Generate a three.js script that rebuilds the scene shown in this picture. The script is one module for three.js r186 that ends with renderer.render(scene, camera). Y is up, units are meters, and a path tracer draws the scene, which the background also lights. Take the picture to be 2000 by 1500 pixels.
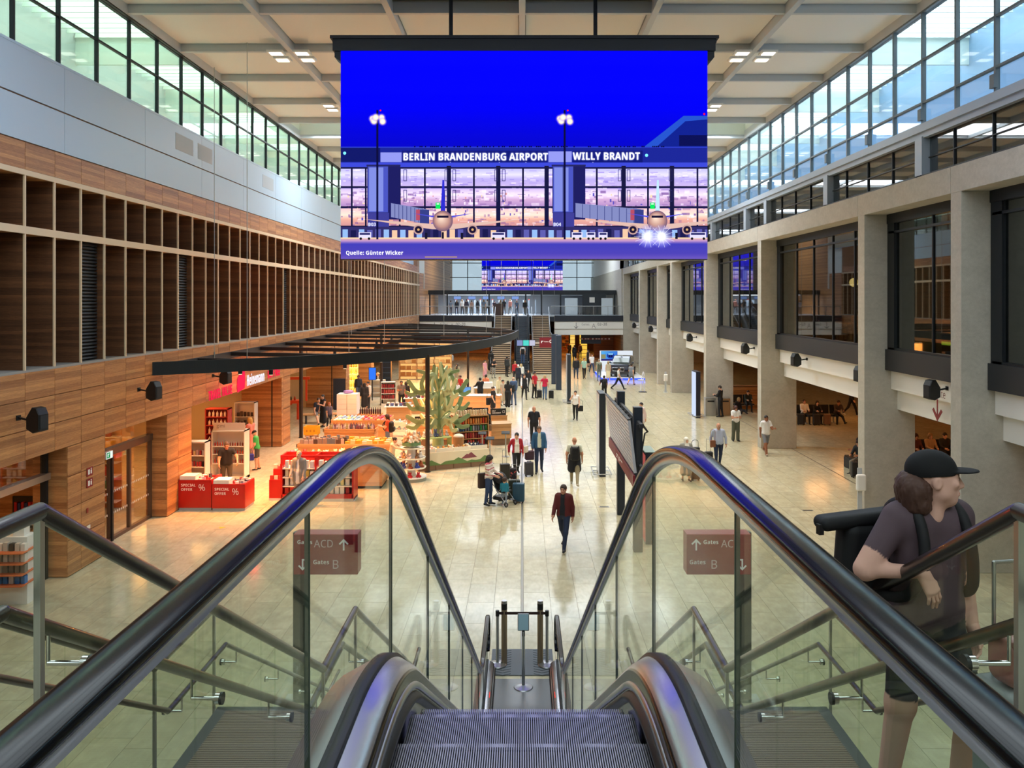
import * as THREE from 'three';
import { mergeGeometries } from 'three/addons/utils/BufferGeometryUtils.js';
import { RoundedBoxGeometry } from 'three/addons/geometries/RoundedBoxGeometry.js';
import { RectAreaLightUniformsLib } from 'three/addons/lights/RectAreaLightUniformsLib.js';
import { FontLoader } from 'three/addons/loaders/FontLoader.js';
import { TextGeometry } from 'three/addons/geometries/TextGeometry.js';
import { ImprovedNoise } from 'three/addons/math/ImprovedNoise.js';

// ---------------------------------------------------------------- camera, sky, large lights, exposure
// y up, metres; the hall runs along -z. "Z" below is the distance in front of the lens (z = -Z).
const scene = new THREE.Scene();
const EYE = 6.8, FOCAL = 1600;                       // eye height above the market floor; focal length in pixels of the 2000x1500 frame
const camera = new THREE.PerspectiveCamera(2 * Math.atan(750 / FOCAL) * 180 / Math.PI, 4 / 3, 0.05, 400);
camera.position.set(0, EYE, 0);
camera.lookAt(0, EYE, -10);
camera.setViewOffset(2000, 1500, -20, 165, 2000, 1500); // shifted lens keeps the verticals upright
camera.updateProjectionMatrix();
scene.background = new THREE.Color().setRGB(1.75, 2.25, 2.95);
const renderer = new THREE.WebGLRenderer();
renderer.toneMapping = THREE.LinearToneMapping;
renderer.toneMappingExposure = 1.2;
renderer.shadowMap.enabled = true;
RectAreaLightUniformsLib.init();

function rectLight(color, intensity, w, h, x, y, Z, tx, ty, tZ) {
  const l = new THREE.RectAreaLight(color, intensity, w, h);
  l.position.set(x, y, -Z); l.lookAt(tx, ty, -tZ); scene.add(l); return l;
}
function spot(color, intensity, x, y, Z, tx, ty, tZ, angle = 0.7, pen = 0.6, soft = 4) {
  const l = new THREE.SpotLight(color, intensity, 0, angle, pen, 2);
  l.position.set(x, y, -Z); l.target.position.set(tx, ty, -tZ); l.castShadow = true; l.shadow.radius = soft;
  scene.add(l); scene.add(l.target); return l;
}
function point(color, intensity, x, y, Z, soft = 4) {
  const l = new THREE.PointLight(color, intensity, 0, 2); l.position.set(x, y, -Z); l.castShadow = true; l.shadow.radius = soft; scene.add(l); return l;
}
const DAY = 0xeaf4ff, WARM = 0xffb469, NEUTRAL = 0xfff0dc;
// daylight that comes down through the roof lights across the hall (their louvres are built with the ceiling); the first two rows are made up, out of view
for (const [Z, w, k] of [[-4, 7, 2.0], [12.5, 7, 2.6], [39.4, 3.4, 9.0], [57.4, 3.4, 9.0], [75.4, 3.4, 8.0], [100, 8, 4.2]]) rectLight(DAY, k, 21, w, 0, 15.05, Z, 0, 0, Z + 0.001);
// daylight through the louvred roof lights over the side bays
rectLight(0xf4fff9, 3.4, 3.4, 66, -13.5, 16.4, 50, -13.5, 0, 50.001);
rectLight(0xeef8ff, 5.0, 3.4, 66, 13.5, 16.4, 50, 13.5, 0, 50.001);

// ---------------------------------------------------------------- helpers
function mulberry(a) { return () => { a |= 0; a = a + 0x6D2B79F5 | 0; let t = Math.imul(a ^ a >>> 15, 1 | a); t = t + Math.imul(t ^ t >>> 7, 61 | t) ^ t; return ((t ^ t >>> 14) >>> 0) / 4294967296; }; }
const rnd = mulberry(20240611);
const R = (a, b) => a + (b - a) * rnd();
const pick = a => a[Math.floor(rnd() * a.length)];
const noise = new ImprovedNoise();
const lerp = (a, b, t) => a + (b - a) * t, clamp = (x, a = 0, b = 1) => Math.min(b, Math.max(a, x)), rad = d => d * Math.PI / 180;
const Pt = (px, py, Z) => new THREE.Vector3((px - 1020) * Z / FOCAL, EYE - (py - 585) * Z / FOCAL, -Z);   // a pixel at a known distance
const Fl = (px, py, y = 0) => { const Z = (EYE - y) * FOCAL / (py - 585); return [(px - 1020) * Z / FOCAL, Z]; };   // a pixel on a level surface
const used = {};
function numbered(n) { if (!(n in used)) { used[n] = 0; return n; } used[n]++; return n + '_' + String(used[n]).padStart(3, '0'); }
function shadows(o) { o.castShadow = true; o.receiveShadow = true; return o; }
// box between extents, uv in metres
function uvBox(g, ou = 0, ov = 0) {
  const p = g.attributes.position, n = g.attributes.normal, uv = new Float32Array(p.count * 2);
  for (let i = 0; i < p.count; i++) {
    const ax = Math.abs(n.getX(i)), ay = Math.abs(n.getY(i)), az = Math.abs(n.getZ(i));
    if (ay >= ax && ay >= az) { uv[2 * i] = p.getX(i) + ou; uv[2 * i + 1] = p.getZ(i) + ov; }
    else if (ax >= az) { uv[2 * i] = p.getZ(i) + ou; uv[2 * i + 1] = p.getY(i) + ov; }
    else { uv[2 * i] = p.getX(i) + ou; uv[2 * i + 1] = p.getY(i) + ov; }
  }
  g.setAttribute('uv', new THREE.BufferAttribute(uv, 2)); return g;
}
function bx(x0, x1, y0, y1, Z0, Z1, ou = 0, ov = 0) {
  const g = new THREE.BoxGeometry(Math.abs(x1 - x0), Math.abs(y1 - y0), Math.abs(Z1 - Z0));
  g.translate((x0 + x1) / 2, (y0 + y1) / 2, -(Z0 + Z1) / 2); return uvBox(g, ou, ov);
}
function cb(w, h, d, x = 0, y = 0, z = 0) { const g = new THREE.BoxGeometry(w, h, d); g.translate(x, y, z); return uvBox(g); }
function rbx(w, h, d, r, x = 0, y = 0, z = 0, seg = 1) { const g = new RoundedBoxGeometry(w, h, d, seg, r); g.translate(x, y, z); return uvBox(g); }
function cyl(r0, r1, h, x = 0, y = 0, z = 0, seg = 14, open = false) { const g = new THREE.CylinderGeometry(r1, r0, h, seg, 1, open); g.translate(x, y + h / 2, z); return g; }
function tube(pts, r, seg = 8, closed = false, tension = 0.02, n = 0) {
  const v = pts.map(p => p.isVector3 ? p : new THREE.Vector3(...p));
  let c; if (tension < 0) { c = new THREE.CatmullRomCurve3(v, closed); } else { c = new THREE.CurvePath(); for (let i = 0; i + 1 < v.length; i++) c.add(new THREE.LineCurve3(v[i], v[i + 1])); }
  if (tension >= 0) { const parts = []; for (let i = 0; i + 1 < v.length; i++) parts.push(rod(v[i], v[i + 1], r, seg)); for (let i = 1; i + 1 < v.length; i++) { const s = new THREE.SphereGeometry(r, seg, 6); s.translate(v[i].x, v[i].y, v[i].z); parts.push(s); } return merge(parts); }
  return new THREE.TubeGeometry(c, n || v.length * 5, r, seg, closed);
}
function rod(a, b, r, seg = 8, r2 = r) {
  a = a.isVector3 ? a : new THREE.Vector3(...a); b = b.isVector3 ? b : new THREE.Vector3(...b);
  const d = b.clone().sub(a), g = new THREE.CylinderGeometry(r2, r, d.length(), seg);
  g.applyQuaternion(new THREE.Quaternion().setFromUnitVectors(new THREE.Vector3(0, 1, 0), d.clone().normalize()));
  g.translate((a.x + b.x) / 2, (a.y + b.y) / 2, (a.z + b.z) / 2); return g;
}
function bar(a, b, w, h) {                          // rectangular bar between two points, w across, h upright
  a = a.isVector3 ? a : new THREE.Vector3(...a); b = b.isVector3 ? b : new THREE.Vector3(...b);
  const d = b.clone().sub(a), L = d.length(), g = new THREE.BoxGeometry(w, h, L); uvBox(g);
  const m = new THREE.Matrix4().lookAt(b, a, new THREE.Vector3(0, 1, 0)); g.applyMatrix4(m);
  g.translate((a.x + b.x) / 2, (a.y + b.y) / 2, (a.z + b.z) / 2); return g;
}
function prep(g) {
  if (g.index) g = g.toNonIndexed();
  for (const k of Object.keys(g.attributes)) if (!['position', 'normal', 'uv', 'color'].includes(k)) g.deleteAttribute(k);
  if (!g.attributes.normal) g.computeVertexNormals();
  if (!g.attributes.uv) uvBox(g);
  return g;
}
function merge(list) {
  list = list.flat(Infinity).filter(Boolean).map(prep);
  if (list.length === 1) return list[0];
  const col = list.some(g => g.attributes.color);
  if (col) for (const g of list) if (!g.attributes.color) g.setAttribute('color', new THREE.BufferAttribute(new Float32Array(g.attributes.position.count * 3).fill(1), 3));
  return mergeGeometries(list);
}
const unitBox = uvBox(new THREE.BoxGeometry(1, 1, 1));
function obj(name, geos, mat, parent) {             // ONE named mesh; top-level when no parent is given
  const m = shadows(new THREE.Mesh(Array.isArray(geos) ? merge(geos) : geos, mat));
  if (parent) { m.name = name; parent.add(m); } else { m.name = numbered(name); scene.add(m); }
  return m;
}
function put(name, geo, mat, parent, x, y, z, ry = 0, s) {   // a mesh that shares its geometry
  const m = shadows(new THREE.Mesh(geo, mat)); m.position.set(x, y, z); m.rotation.y = ry; if (s) m.scale.set(...s);
  if (parent) { m.name = name; parent.add(m); } else { m.name = numbered(name); scene.add(m); } return m;
}
function tag(o, label, category, group, kind) { o.userData.label = label; if (category) o.userData.category = category; if (group) o.userData.group = group; if (kind) o.userData.kind = kind; return o; }
function thing(name, label, category, x = 0, y = 0, Z = 0, turn = 0, group) {
  const o = new THREE.Group(); o.name = numbered(name); scene.add(o); o.position.set(x, y, -Z); o.rotation.y = turn; return tag(o, label, category, group);
}
function setting(name, label) { const o = new THREE.Group(); o.name = name; scene.add(o); o.userData.kind = 'structure'; if (label) o.userData.label = label; return o; }
function dup(root, x, y, Z, turn = 0, label, group) {
  const r = root.clone(); r.name = numbered(root.name.replace(/_\d{3}$/, '')); r.userData = { ...root.userData }; scene.add(r); r.position.set(x, y, -Z); r.rotation.y = turn;
  if (label) r.userData.label = label; if (group) r.userData.group = group; return r;
}

// ---------------------------------------------------------------- textures (computed) and materials
function dataTex(w, h, f, srgb = true) {
  const d = new Uint8Array(w * h * 4);
  for (let y = 0; y < h; y++) for (let x = 0; x < w; x++) { const c = f(x / w, y / h, x, y), i = 4 * (y * w + x); d[i] = clamp(c[0], 0, 255); d[i + 1] = clamp(c[1], 0, 255); d[i + 2] = clamp(c[2], 0, 255); d[i + 3] = 255; }
  const t = new THREE.DataTexture(d, w, h); t.wrapS = t.wrapT = THREE.RepeatWrapping; t.magFilter = THREE.LinearFilter; t.minFilter = THREE.LinearMipmapLinearFilter; t.generateMipmaps = true;
  if (srgb) t.colorSpace = THREE.SRGBColorSpace; t.needsUpdate = true; return t;
}
// periodic noise: x,y in 0..1, f periods
const pn = (x, y, f, s = 0) => { const a = x * 2 * Math.PI, r = f / (2 * Math.PI); return noise.noise(Math.cos(a) * r + s * 7.3, Math.sin(a) * r + s * 3.1, 0.5 + s + Math.sin(y * 2 * Math.PI) * r + 1.7 * Math.cos(y * 2 * Math.PI) * r * 0.6); };
function canvasTex(w, h, draw) { const c = document.createElement('canvas'); c.width = w; c.height = h; const g = c.getContext('2d'); draw(g, w, h); const t = new THREE.CanvasTexture(c); t.colorSpace = THREE.SRGBColorSpace; t.anisotropy = 8; return t; }
// strips of wood 8 cm high of varied tone: 2.4 x 2.4 m
const woodSeg = []; { const r = mulberry(5); for (let k = 0; k < 30; k++) { const row = []; let x = 0; while (x < 1) { const L = 1; row.push([x, Math.min(1, x + L), r(), r() * 9]); x += L; } woodSeg.push(row); } }
function woodTex(light, dark, grain, n = 512) {
  return dataTex(n, n, (u, v) => {
    const k = Math.floor(v * 30), row = woodSeg[k], s = row.find(q => u >= q[0] && u < q[1]) || row[0], f = v * 30 - k;
    const g = noise.noise(u * 18 + s[3], v * 260, s[3]) * 0.55 + noise.noise(u * 60, v * 700, s[3] + 4) * 0.35 + noise.noise(u * 4 + s[3] * 2, v * 90, s[3]) * 0.5;
    let t = s[2] * 0.6 + 0.2 + g * grain; if (f < 0.035 ) t -= 0.22;
    t = clamp(t); return [lerp(dark[0], light[0], t), lerp(dark[1], light[1], t), lerp(dark[2], light[2], t)];
  });
}
function rep(t, sx, sy = sx) { const c = t.clone(); c.repeat.set(sx, sy); c.needsUpdate = true; return c; }
const tWood = rep(woodTex([216, 158, 98], [136, 84, 46], 0.36), 1 / 2.4);
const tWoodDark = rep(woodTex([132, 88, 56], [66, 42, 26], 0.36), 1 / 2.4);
const tOak = rep(woodTex([222, 172, 116], [170, 118, 70], 0.28, 256), 1 / 2.4);
const tStone = rep(dataTex(512, 512, (u, v) => { const a = pn(u, v, 9, 1) * 10 + noise.noise(u * 40, v * 14, 3) * 9 + noise.noise(u * 170, v * 120, 7) * 8 + noise.noise(u * 14, v * 6, 9) * 8; return [194 + a, 187 + a, 158 + a * 0.9]; }), 1 / 2.5);
const tConcrete = rep(dataTex(512, 512, (u, v) => { const a = noise.noise(u * 7, v * 9, 1) * 9 + noise.noise(u * 30, v * 33, 2) * 7 + noise.noise(u * 150, v * 150, 3) * 9; return [186 + a, 180 + a, 166 + a]; }), 1 / 3);
const tSpeck = rep(dataTex(256, 256, (u, v) => { const a = 128 + noise.noise(u * 90, v * 90, 3) * 70 + noise.noise(u * 30, v * 30, 8) * 40; return [a, a, a]; }, false), 1);
const matCache = {};
function mat(color, rough = 0.7, metal = 0, extra = {}) {
  const key = color + '|' + rough + '|' + metal + '|' + JSON.stringify(Object.keys(extra).map(k => [k, extra[k] && extra[k].uuid ? extra[k].uuid : extra[k]]));
  if (matCache[key]) return matCache[key];
  const P = 'transmission clearcoat sheen anisotropy ior thickness'.split(' ').some(k => k in extra) ? THREE.MeshPhysicalMaterial : THREE.MeshStandardMaterial;
  return matCache[key] = new P({ color, roughness: rough, metalness: metal, ...extra });
}
const M = {
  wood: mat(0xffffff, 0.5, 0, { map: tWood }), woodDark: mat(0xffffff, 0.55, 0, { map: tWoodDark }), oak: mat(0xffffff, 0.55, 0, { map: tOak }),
  finEdge: mat(0xe6cda8, 0.55), concrete: mat(0xffffff, 0.85, 0, { map: tConcrete, bumpMap: tSpeck, bumpScale: 0.002 }),
  beige: mat(0xe9e8e2, 0.8), white: mat(0xf0ece4, 0.6), cream: mat(0xece2c8, 0.6), panelMetal: mat(0xb6cad8, 0.5, 0.1), grayMetal: mat(0xc4c8ca, 0.45, 0.1),
  steelBlue: mat(0x9fa9b3, 0.45, 0.2), frame: mat(0x23282c, 0.5, 0.3), frameGray: mat(0x6f7678, 0.5, 0.3), black: mat(0x101113, 0.5), charcoal: mat(0x24262a, 0.6), navy: mat(0x1b2230, 0.45),
  chrome: mat(0xd8dadc, 0.12, 1), steel: mat(0xb4b6b8, 0.3, 0.95), brushed: mat(0xb9bac2, 0.27, 0.9), rubber: mat(0x0a0d11, 0.15, 0, { ior: 1.42, specularIntensity: 0.5 }),
  red: mat(0xb81a16, 0.35), wine: mat(0x7c1622, 0.4), glassDark: null,
  pane: mat(0xffffff, 0.02, 0, { transmission: 1, ior: 1.45 }), paneMint: mat(0xe8f5ee, 0.03, 0, { transmission: 1, ior: 1.45 }), paneBlue: mat(0xf0f7fb, 0.03, 0, { transmission: 1, ior: 1.45 }),
  paneSkyDim: mat(0xb6b7b2, 0.03, 0, { transmission: 1, ior: 1.45 }),  // grey tint added to dim the bright sky behind the end window
  paneGreen: mat(0xf8fbf6, 0.012, 0, { transmission: 1, ior: 1.42, specularIntensity: 0.36 }), paneTint: mat(0xb4bcba, 0.02, 0, { transmission: 1, ior: 1.85 }),
};
function glow(color, k = 1, map) { const o = { color: 0x040404, roughness: 1, specularIntensity: 0, emissive: map ? 0xffffff : color, emissiveIntensity: k }; if (map) o.emissiveMap = map; return new THREE.MeshPhysicalMaterial(o); }

// ================================================================ SETTING
const XL = -11.1, XR = 10.9, ZEND = 88.5, UP = 5.05;          // faces of the side walls, edge of the far gallery, level of the upper floor
// ---------------------------------------------------------------- floor: limestone slabs 0.6 x 1.2 m with recessed joints
const floor = setting('floor', 'polished beige limestone floor of the market hall');
{
  obj('screed', [bx(-22, 26, -0.3, -0.012, -11, 130)], mat(0x6f6552, 0.9), floor);
  const tones = [[1, 1, 1], [0.965, 0.955, 0.93], [1.02, 1.01, 1.0], [0.93, 0.925, 0.91], [0.985, 0.97, 0.94], [1.0, 0.985, 0.955]];
  const mTile = new THREE.MeshStandardMaterial({ map: tStone, roughness: 0.2, metalness: 0, vertexColors: true });
  mTile.roughness = 0.15;
  const W = 0.6, L = 1.2, variants = [];
  for (let k = 0; k < 12; k++) { const g = prep(new THREE.BoxGeometry(W - 0.006, 0.02, L - 0.006)); uvBox(g, k * 0.7, k * 1.13); const c = new Float32Array(g.attributes.position.count * 3), t = tones[k % 6]; for (let i = 0; i < c.length; i++) c[i] = t[i % 3]; g.setAttribute('color', new THREE.BufferAttribute(c, 3)); variants.push(g); }
  const spots = [];
  for (let i = -36; i < 42; i++) {
    const x = (i + 0.5) * W + (i >= 0 ? 0.03 : -0.03), off = (((i * 7) % 4 + 4) % 4) * 0.3;
    for (let j = -9; j < 92; j++) {
      const Z = 26.8 + (j - 15) * L + off; if (Math.abs(x - 12.3) < 0.001) continue;
      const px = 1020 + x * FOCAL / Math.max(Z, 0.5), py = 585 + EYE * FOCAL / Math.max(Z, 0.5);
      const inView = Z > 11 && px > -40 && px < 2040 && py < 1560;
      spots.push([x, Z, inView ? Z : 999 + Math.abs(Z)]);
    }
  }
  spots.sort((a, b) => a[2] - b[2]);
  const rest = [];
  spots.forEach(([x, Z, s], n) => {
    const k = Math.floor(rnd() * 12);
    if (n < 290) put('tile', variants[k], mTile, floor, x, -0.01, -Z);
    else { const g = variants[k].clone(); g.translate(x, -0.01, -Z); rest.push(g); }
  });
  const f = obj('tile_field', rest, mTile, floor); f.userData.kind = 'stuff';
  obj('expansion_joint', [bx(-0.028, 0.028, -0.012, 0.001, 12.2, 60)], mat(0x8d8a80, 0.35, 0.7), floor);
  obj('expansion_joint', [bx(12.28, 12.32, -0.012, 0.0008, 16, 88)], mat(0x3b3226, 0.6), floor);
  obj('expansion_joint', [bx(-11, 12.3, -0.012, 0.0009, 26.78, 26.81)], mat(0x8b7f66, 0.6), floor);
}
{ const s = thing('floor_plate', 'small floor plate with a yellow triangle near the red counters', 'floor plate', -8.95, 0.001, 24.4); obj('plate', [cb(0.34, 0.004, 0.34, 0, 0.002, 0)], mat(0xa89a7c, 0.5), s); obj('triangle', [(() => { const g = new THREE.CylinderGeometry(0.12, 0.12, 0.004, 3); g.translate(0, 0.005, 0); return g; })()], mat(0xd8b020, 0.5), s);
  for (const [px, py, lb] of [[1578, 997, 'small dark floor slot near the dispenser post'], [1180, 990, 'small dark floor slot before the flight board']]) { const [x, Z] = Fl(px, py); const v = thing('floor_slot', lb, 'floor slot', x, 0.001, Z); obj('frame', [cb(0.34, 0.004, 0.12, 0, 0.002, 0)], M.steel, v); obj('slot', [cb(0.3, 0.004, 0.08, 0, 0.003, 0)], M.black, v); } }
// ---------------------------------------------------------------- left wall: timber with deep niches, metal band above
const wallLeft = setting('wall_left', 'timber clad side wall with rows of deep niches under a pale metal band');
const BAY = 1.163, Z0 = 17.13 - BAY * 2;                       // niche spacing
const zAt = k => Z0 + BAY * k;
const NB = Math.floor((ZEND - Z0) / BAY);
const openings = [[14.5, 20.0], [21.85, 25.6], [27.5, 37.8], [39.2, 51.6], [52.6, 60.2], [61.4, 88.5]];   // shop fronts at ground level
{
  const core = [bx(XL - 1.6, XL - 1.03, 3.2, 12.4, 2, ZEND), bx(XL - 1.6, XL - 0.03, 3.2, 5.15, 2, ZEND), bx(XL - 1.6, XL - 0.03, 9.62, 12.44, 2, ZEND), bx(XL - 1.6, XL - 0.03, 0, 12.4, -11, Z0)];
  let last = Z0; for (const [a, b] of openings) { if (a > last) core.push(bx(XL - 0.6, XL - 0.03, 0, 3.3, last + 0.06, a)); last = b; }
  obj('wall_core', core, mat(0x9a6a40, 0.8), wallLeft);
  // cladding panels: four rows below the niches, one band above; shared geometries with their own run of grain
  const rows = [[0.02, 0.9], [0.9, 1.68], [1.68, 2.46], [2.46, 3.2], [3.2, 3.87], [3.87, 4.54], [4.54, 5.21], [9.7, 10.32]];
  const geos = {};
  const panelGeo = (w, h, v) => { const key = w.toFixed(3) + h.toFixed(3) + v; return geos[key] ||= (() => { const g = prep(new THREE.BoxGeometry(0.03, h - 0.016, w - 0.016)); return uvBox(g, v * 0.37 + 3, Math.floor(v * 5.3) * 0.08); })(); };
  const far = [];
  for (let k = 0; k < NB; k++) rows.forEach(([y0, y1], ri) => {
    let a = zAt(k), b = zAt(k + 1);
    if (y1 < 3.25) { for (const [o0, o1] of openings) { if (a >= o0 && b <= o1) { a = b; break; } if (a < o1 && b > o1) a = Math.max(a, o1); if (a < o0 && b > o0) b = Math.min(b, o0); } }
    if (b - a < 0.08) return;
    const v = (k * 5 + ri * 3) % 11, g = panelGeo(b - a, y1 - y0, v);
    if (a < 47) put('wood_panel', g, M.wood, wallLeft, XL - 0.015, (y0 + y1) / 2, -(a + b) / 2);
    else { const c = g.clone(); c.translate(XL - 0.015, (y0 + y1) / 2, -(a + b) / 2); far.push(c); }
  });
  obj('wood_panel_field', far, M.wood, wallLeft).userData.kind = 'stuff';
  // niches: fins, ledges, backs, louvred cells
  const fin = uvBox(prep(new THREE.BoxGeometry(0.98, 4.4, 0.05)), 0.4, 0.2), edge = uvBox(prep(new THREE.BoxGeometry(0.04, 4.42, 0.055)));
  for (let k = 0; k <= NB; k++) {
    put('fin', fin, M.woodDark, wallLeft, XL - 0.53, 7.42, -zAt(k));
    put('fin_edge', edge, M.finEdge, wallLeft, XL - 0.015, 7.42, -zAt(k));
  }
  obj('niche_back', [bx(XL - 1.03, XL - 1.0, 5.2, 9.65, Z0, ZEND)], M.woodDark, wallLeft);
  obj('shelf', [bx(XL - 1.0, XL - 0.03, 8.29, 8.42, Z0, ZEND)], M.wood, wallLeft);
  obj('shelf_edge', [bx(XL - 0.04, XL + 0.012, 8.27, 8.44, Z0, ZEND)], M.finEdge, wallLeft);
  obj('shelf_edge', [bx(XL - 0.04, XL + 0.012, 9.58, 9.7, Z0, ZEND)], M.finEdge, wallLeft);
  obj('shelf', [bx(XL - 1.0, XL - 0.03, 9.6, 9.66, Z0, ZEND)], M.wood, wallLeft);
  obj('sill', [bx(XL - 1.0, XL + 0.005, 5.16, 5.215, Z0, ZEND)], mat(0x9b9a94, 0.6), wallLeft);
  const slat = uvBox(prep(new THREE.BoxGeometry(0.05, 0.045, BAY - 0.1))); slat.rotateZ(0.5);
  for (const c of [5, 10, 20, 30, 40]) {
    const zc = -(zAt(c) + BAY / 2);
    obj('louver_back', [bx(XL - 0.3, XL - 0.26, 5.22, 8.28, zAt(c) + 0.04, zAt(c + 1) - 0.04)], M.black, wallLeft);
    if (c < 21) for (let i = 0; i < 34; i++) put('louver_slat', slat, M.charcoal, wallLeft, XL - 0.2, 5.28 + i * 0.089, zc);
    else { const many = []; for (let i = 0; i < 34; i++) { const g = slat.clone(); g.translate(XL - 0.2, 5.28 + i * 0.089, zc); many.push(g); } obj('louver_field', many, M.charcoal, wallLeft).userData.kind = 'stuff'; }
  }
  // pale metal band: two courses of long sheets
  for (let k = -1; k < 16; k++) for (const [y0, y1] of [[10.34, 11.3], [11.34, 12.42]]) { const a = Math.max(2, 15.6 + 4.25 * k), b = Math.min(ZEND + 4, 15.6 + 4.25 * (k + 1)); if (b > a) obj('metal_panel', [bx(XL - 0.05, XL + 0.01, y0, y1, a + 0.008, b - 0.008)], M.panelMetal, wallLeft); }
  for (const [a, b] of [[26.2, 27.6], [28.0, 29.3], [35, 36.5]]) obj('speaker_grille', [bx(XL + 0.01, XL + 0.016, 11.62, 12.15, a, b)], mat(0xb3bdc2, 0.7), wallLeft);
  obj('metal_ledge', [bx(XL - 0.6, XL + 0.02, 12.4, 12.46, 2, ZEND + 4)], M.panelMetal, wallLeft);
  // plinth under the piers
}
// ---------------------------------------------------------------- clerestory glazing left and right, with the bays behind it
function glazing(name, label, x, rowsY, zs, pane, frameMat, thick, rails) {
  const w = setting(name, label), s = Math.sign(x);
  const pg = {};
  for (let k = 0; k + 1 < zs.length; k++) for (let r = 0; r + 1 < rowsY.length; r++) {
    const a = zs[k], b = zs[k + 1], h = rowsY[r + 1] - rowsY[r], key = (b - a).toFixed(2) + '_' + r;
    pg[key] ||= new THREE.BoxGeometry(0.012, h, b - a);
    put('pane', pg[key], pane, w, x, rowsY[r] + h / 2, -(a + b) / 2);
  }
  const H = rowsY[rowsY.length - 1] - rowsY[0], mg = uvBox(new THREE.BoxGeometry(thick * 1.6, H, thick));
  for (const z of zs) put('mullion', mg, frameMat, w, x - s * 0.02, rowsY[0] + H / 2, -z);
  for (const y of rowsY) obj('rail', [bx(x - s * (0.02 + thick * 0.7), x - s * 0.02 + s * thick * 0.7, y - thick * 0.4, y + thick * 0.4, zs[0], zs[zs.length - 1])], frameMat, w);
  return w;
}
const seq = (a, b, d) => { const o = []; for (let z = a; z <= b + 1e-6; z += d) o.push(z); return o; };
{
  glazing('window_1', 'left clerestory of green tinted panes above the metal band', -11.35, [12.46, 13.72, 14.85], seq(12.8, 86, 1.8), M.paneMint, M.frame, 0.06);
  glazing('window_2', 'right clerestory of tall panes above the pale steel beam', 11.25, [11.62, 12.3, 13.5, 14.85], seq(12.3, 88, 1.77), M.paneBlue, M.frameGray, 0.07);
  const w2 = scene.getObjectByName('window_2');
  for (let k = 4; k < 24; k += 2) obj('window_opener_box', [bx(11.1, 11.2, 11.8, 12.12, 12.3 + 1.77 * k - 0.09, 12.3 + 1.77 * k + 0.09)], M.frameGray, w2);  // opener boxes of the clerestory windows
  // left bay behind the glass: louvred roof light next to the wall, a beam, then a plain ceiling
  const bayL = setting('ceiling_bay_left', 'louvred roof light and beige ceiling of the bay behind the left clerestory');
  const mint = mat(0xe6f0e8, 0.7);
  obj('roof_light_sky', [bx(-15.6, -11.5, 16.55, 16.6, 12, 88)], glow(new THREE.Color(0.7, 0.82, 0.76), 1.0), bayL).name = 'roof_light_glow';
  const sl = uvBox(prep(new THREE.BoxGeometry(4.0, 0.22, 0.03))); sl.rotateX(-0.35);
  for (let k = 0; k < 150; k++) put('louver_slat', sl, mint, bayL, -13.55, 16.0, -(13 + k * 0.5));
  for (let Z = 14.2; Z < 88; Z += 7.2) obj('well_wall', [bx(-15.6, -11.6, 15.0, 16.5, Z, Z + 0.12)], mint, bayL);
  obj('bay_beam', [bx(-16.0, -15.6, 14.6, 16.5, 2, 92)], M.grayMetal, bayL);
  obj('bay_ceiling', [bx(-30, -16, 14.95, 15.1, 2, 92)], M.beige, bayL);
  glazing('window_22', 'added unseen glass facade letting daylight into the left bay', -30, [12.4, 14.95], seq(2, 92, 3.6), M.pane, M.frameGray, 0.1);  // unseen outer glazing, added so daylight reaches the hall ceiling
  obj('bay_wall', [bx(-30, -11.4, 12.2, 12.4, -11, 92), bx(-30, -11, 8, 17, 92, 92.2), bx(-30, -11, 12, 17, 1.8, 2), bx(-16, -11.0, 16.6, 16.7, -11, 92), bx(-11.5, -11.4, 14.9, 16.7, 12, 92)], mat(0xdedcd4, 0.8), bayL);
  // right bay: the same roof light, outer facade open to the sky
  const bayR = setting('ceiling_bay_right', 'louvred roof light and facade of the bay behind the right clerestory');
  obj('roof_light_glow', [bx(11.5, 15.6, 16.55, 16.6, 12, 88)], glow(new THREE.Color(0.9, 1.0, 1.02), 1.0), bayR);
  for (let k = 0; k < 150; k++) put('louver_slat', sl, mint, bayR, 13.55, 16.0, -(13 + k * 0.5));
  for (let Z = 14.2; Z < 88; Z += 7.2) obj('well_wall', [bx(11.6, 15.6, 15.0, 16.5, Z, Z + 0.12)], mint, bayR);
  obj('bay_beam', [bx(15.6, 16.0, 14.5, 16.5, 2, 92)], mat(0x8fb0cc, 0.5, 0.2), bayR);
  obj('bay_ceiling', [bx(16, 26, 14.95, 15.1, 2, 92)], mat(0xa8c4dc, 0.7), bayR);
  obj('bay_wall', [bx(11.4, 26, 9.9, 10.1, -11, 92), bx(11, 26, 8, 17, 92, 92.2), bx(11, 26, 8, 17, 1.8, 2), bx(11, 16, 16.6, 16.7, -11, 92), bx(11.4, 11.5, 14.9, 16.7, 12, 92)], mat(0xe6eaec, 0.8), bayR);
  const fac = glazing('window_3', 'outer glass facade of the right bay with daylight behind', 26, [10.1, 12.4, 14.95], seq(2, 92, 3.6), M.pane, M.frameGray, 0.1);
  for (let Z = 16; Z < 90; Z += 7.2) obj('bay_column', [cyl(0.3, 0.3, 5, 19.5, 10.1, -Z, 16)], M.white, bayR);
}
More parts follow.
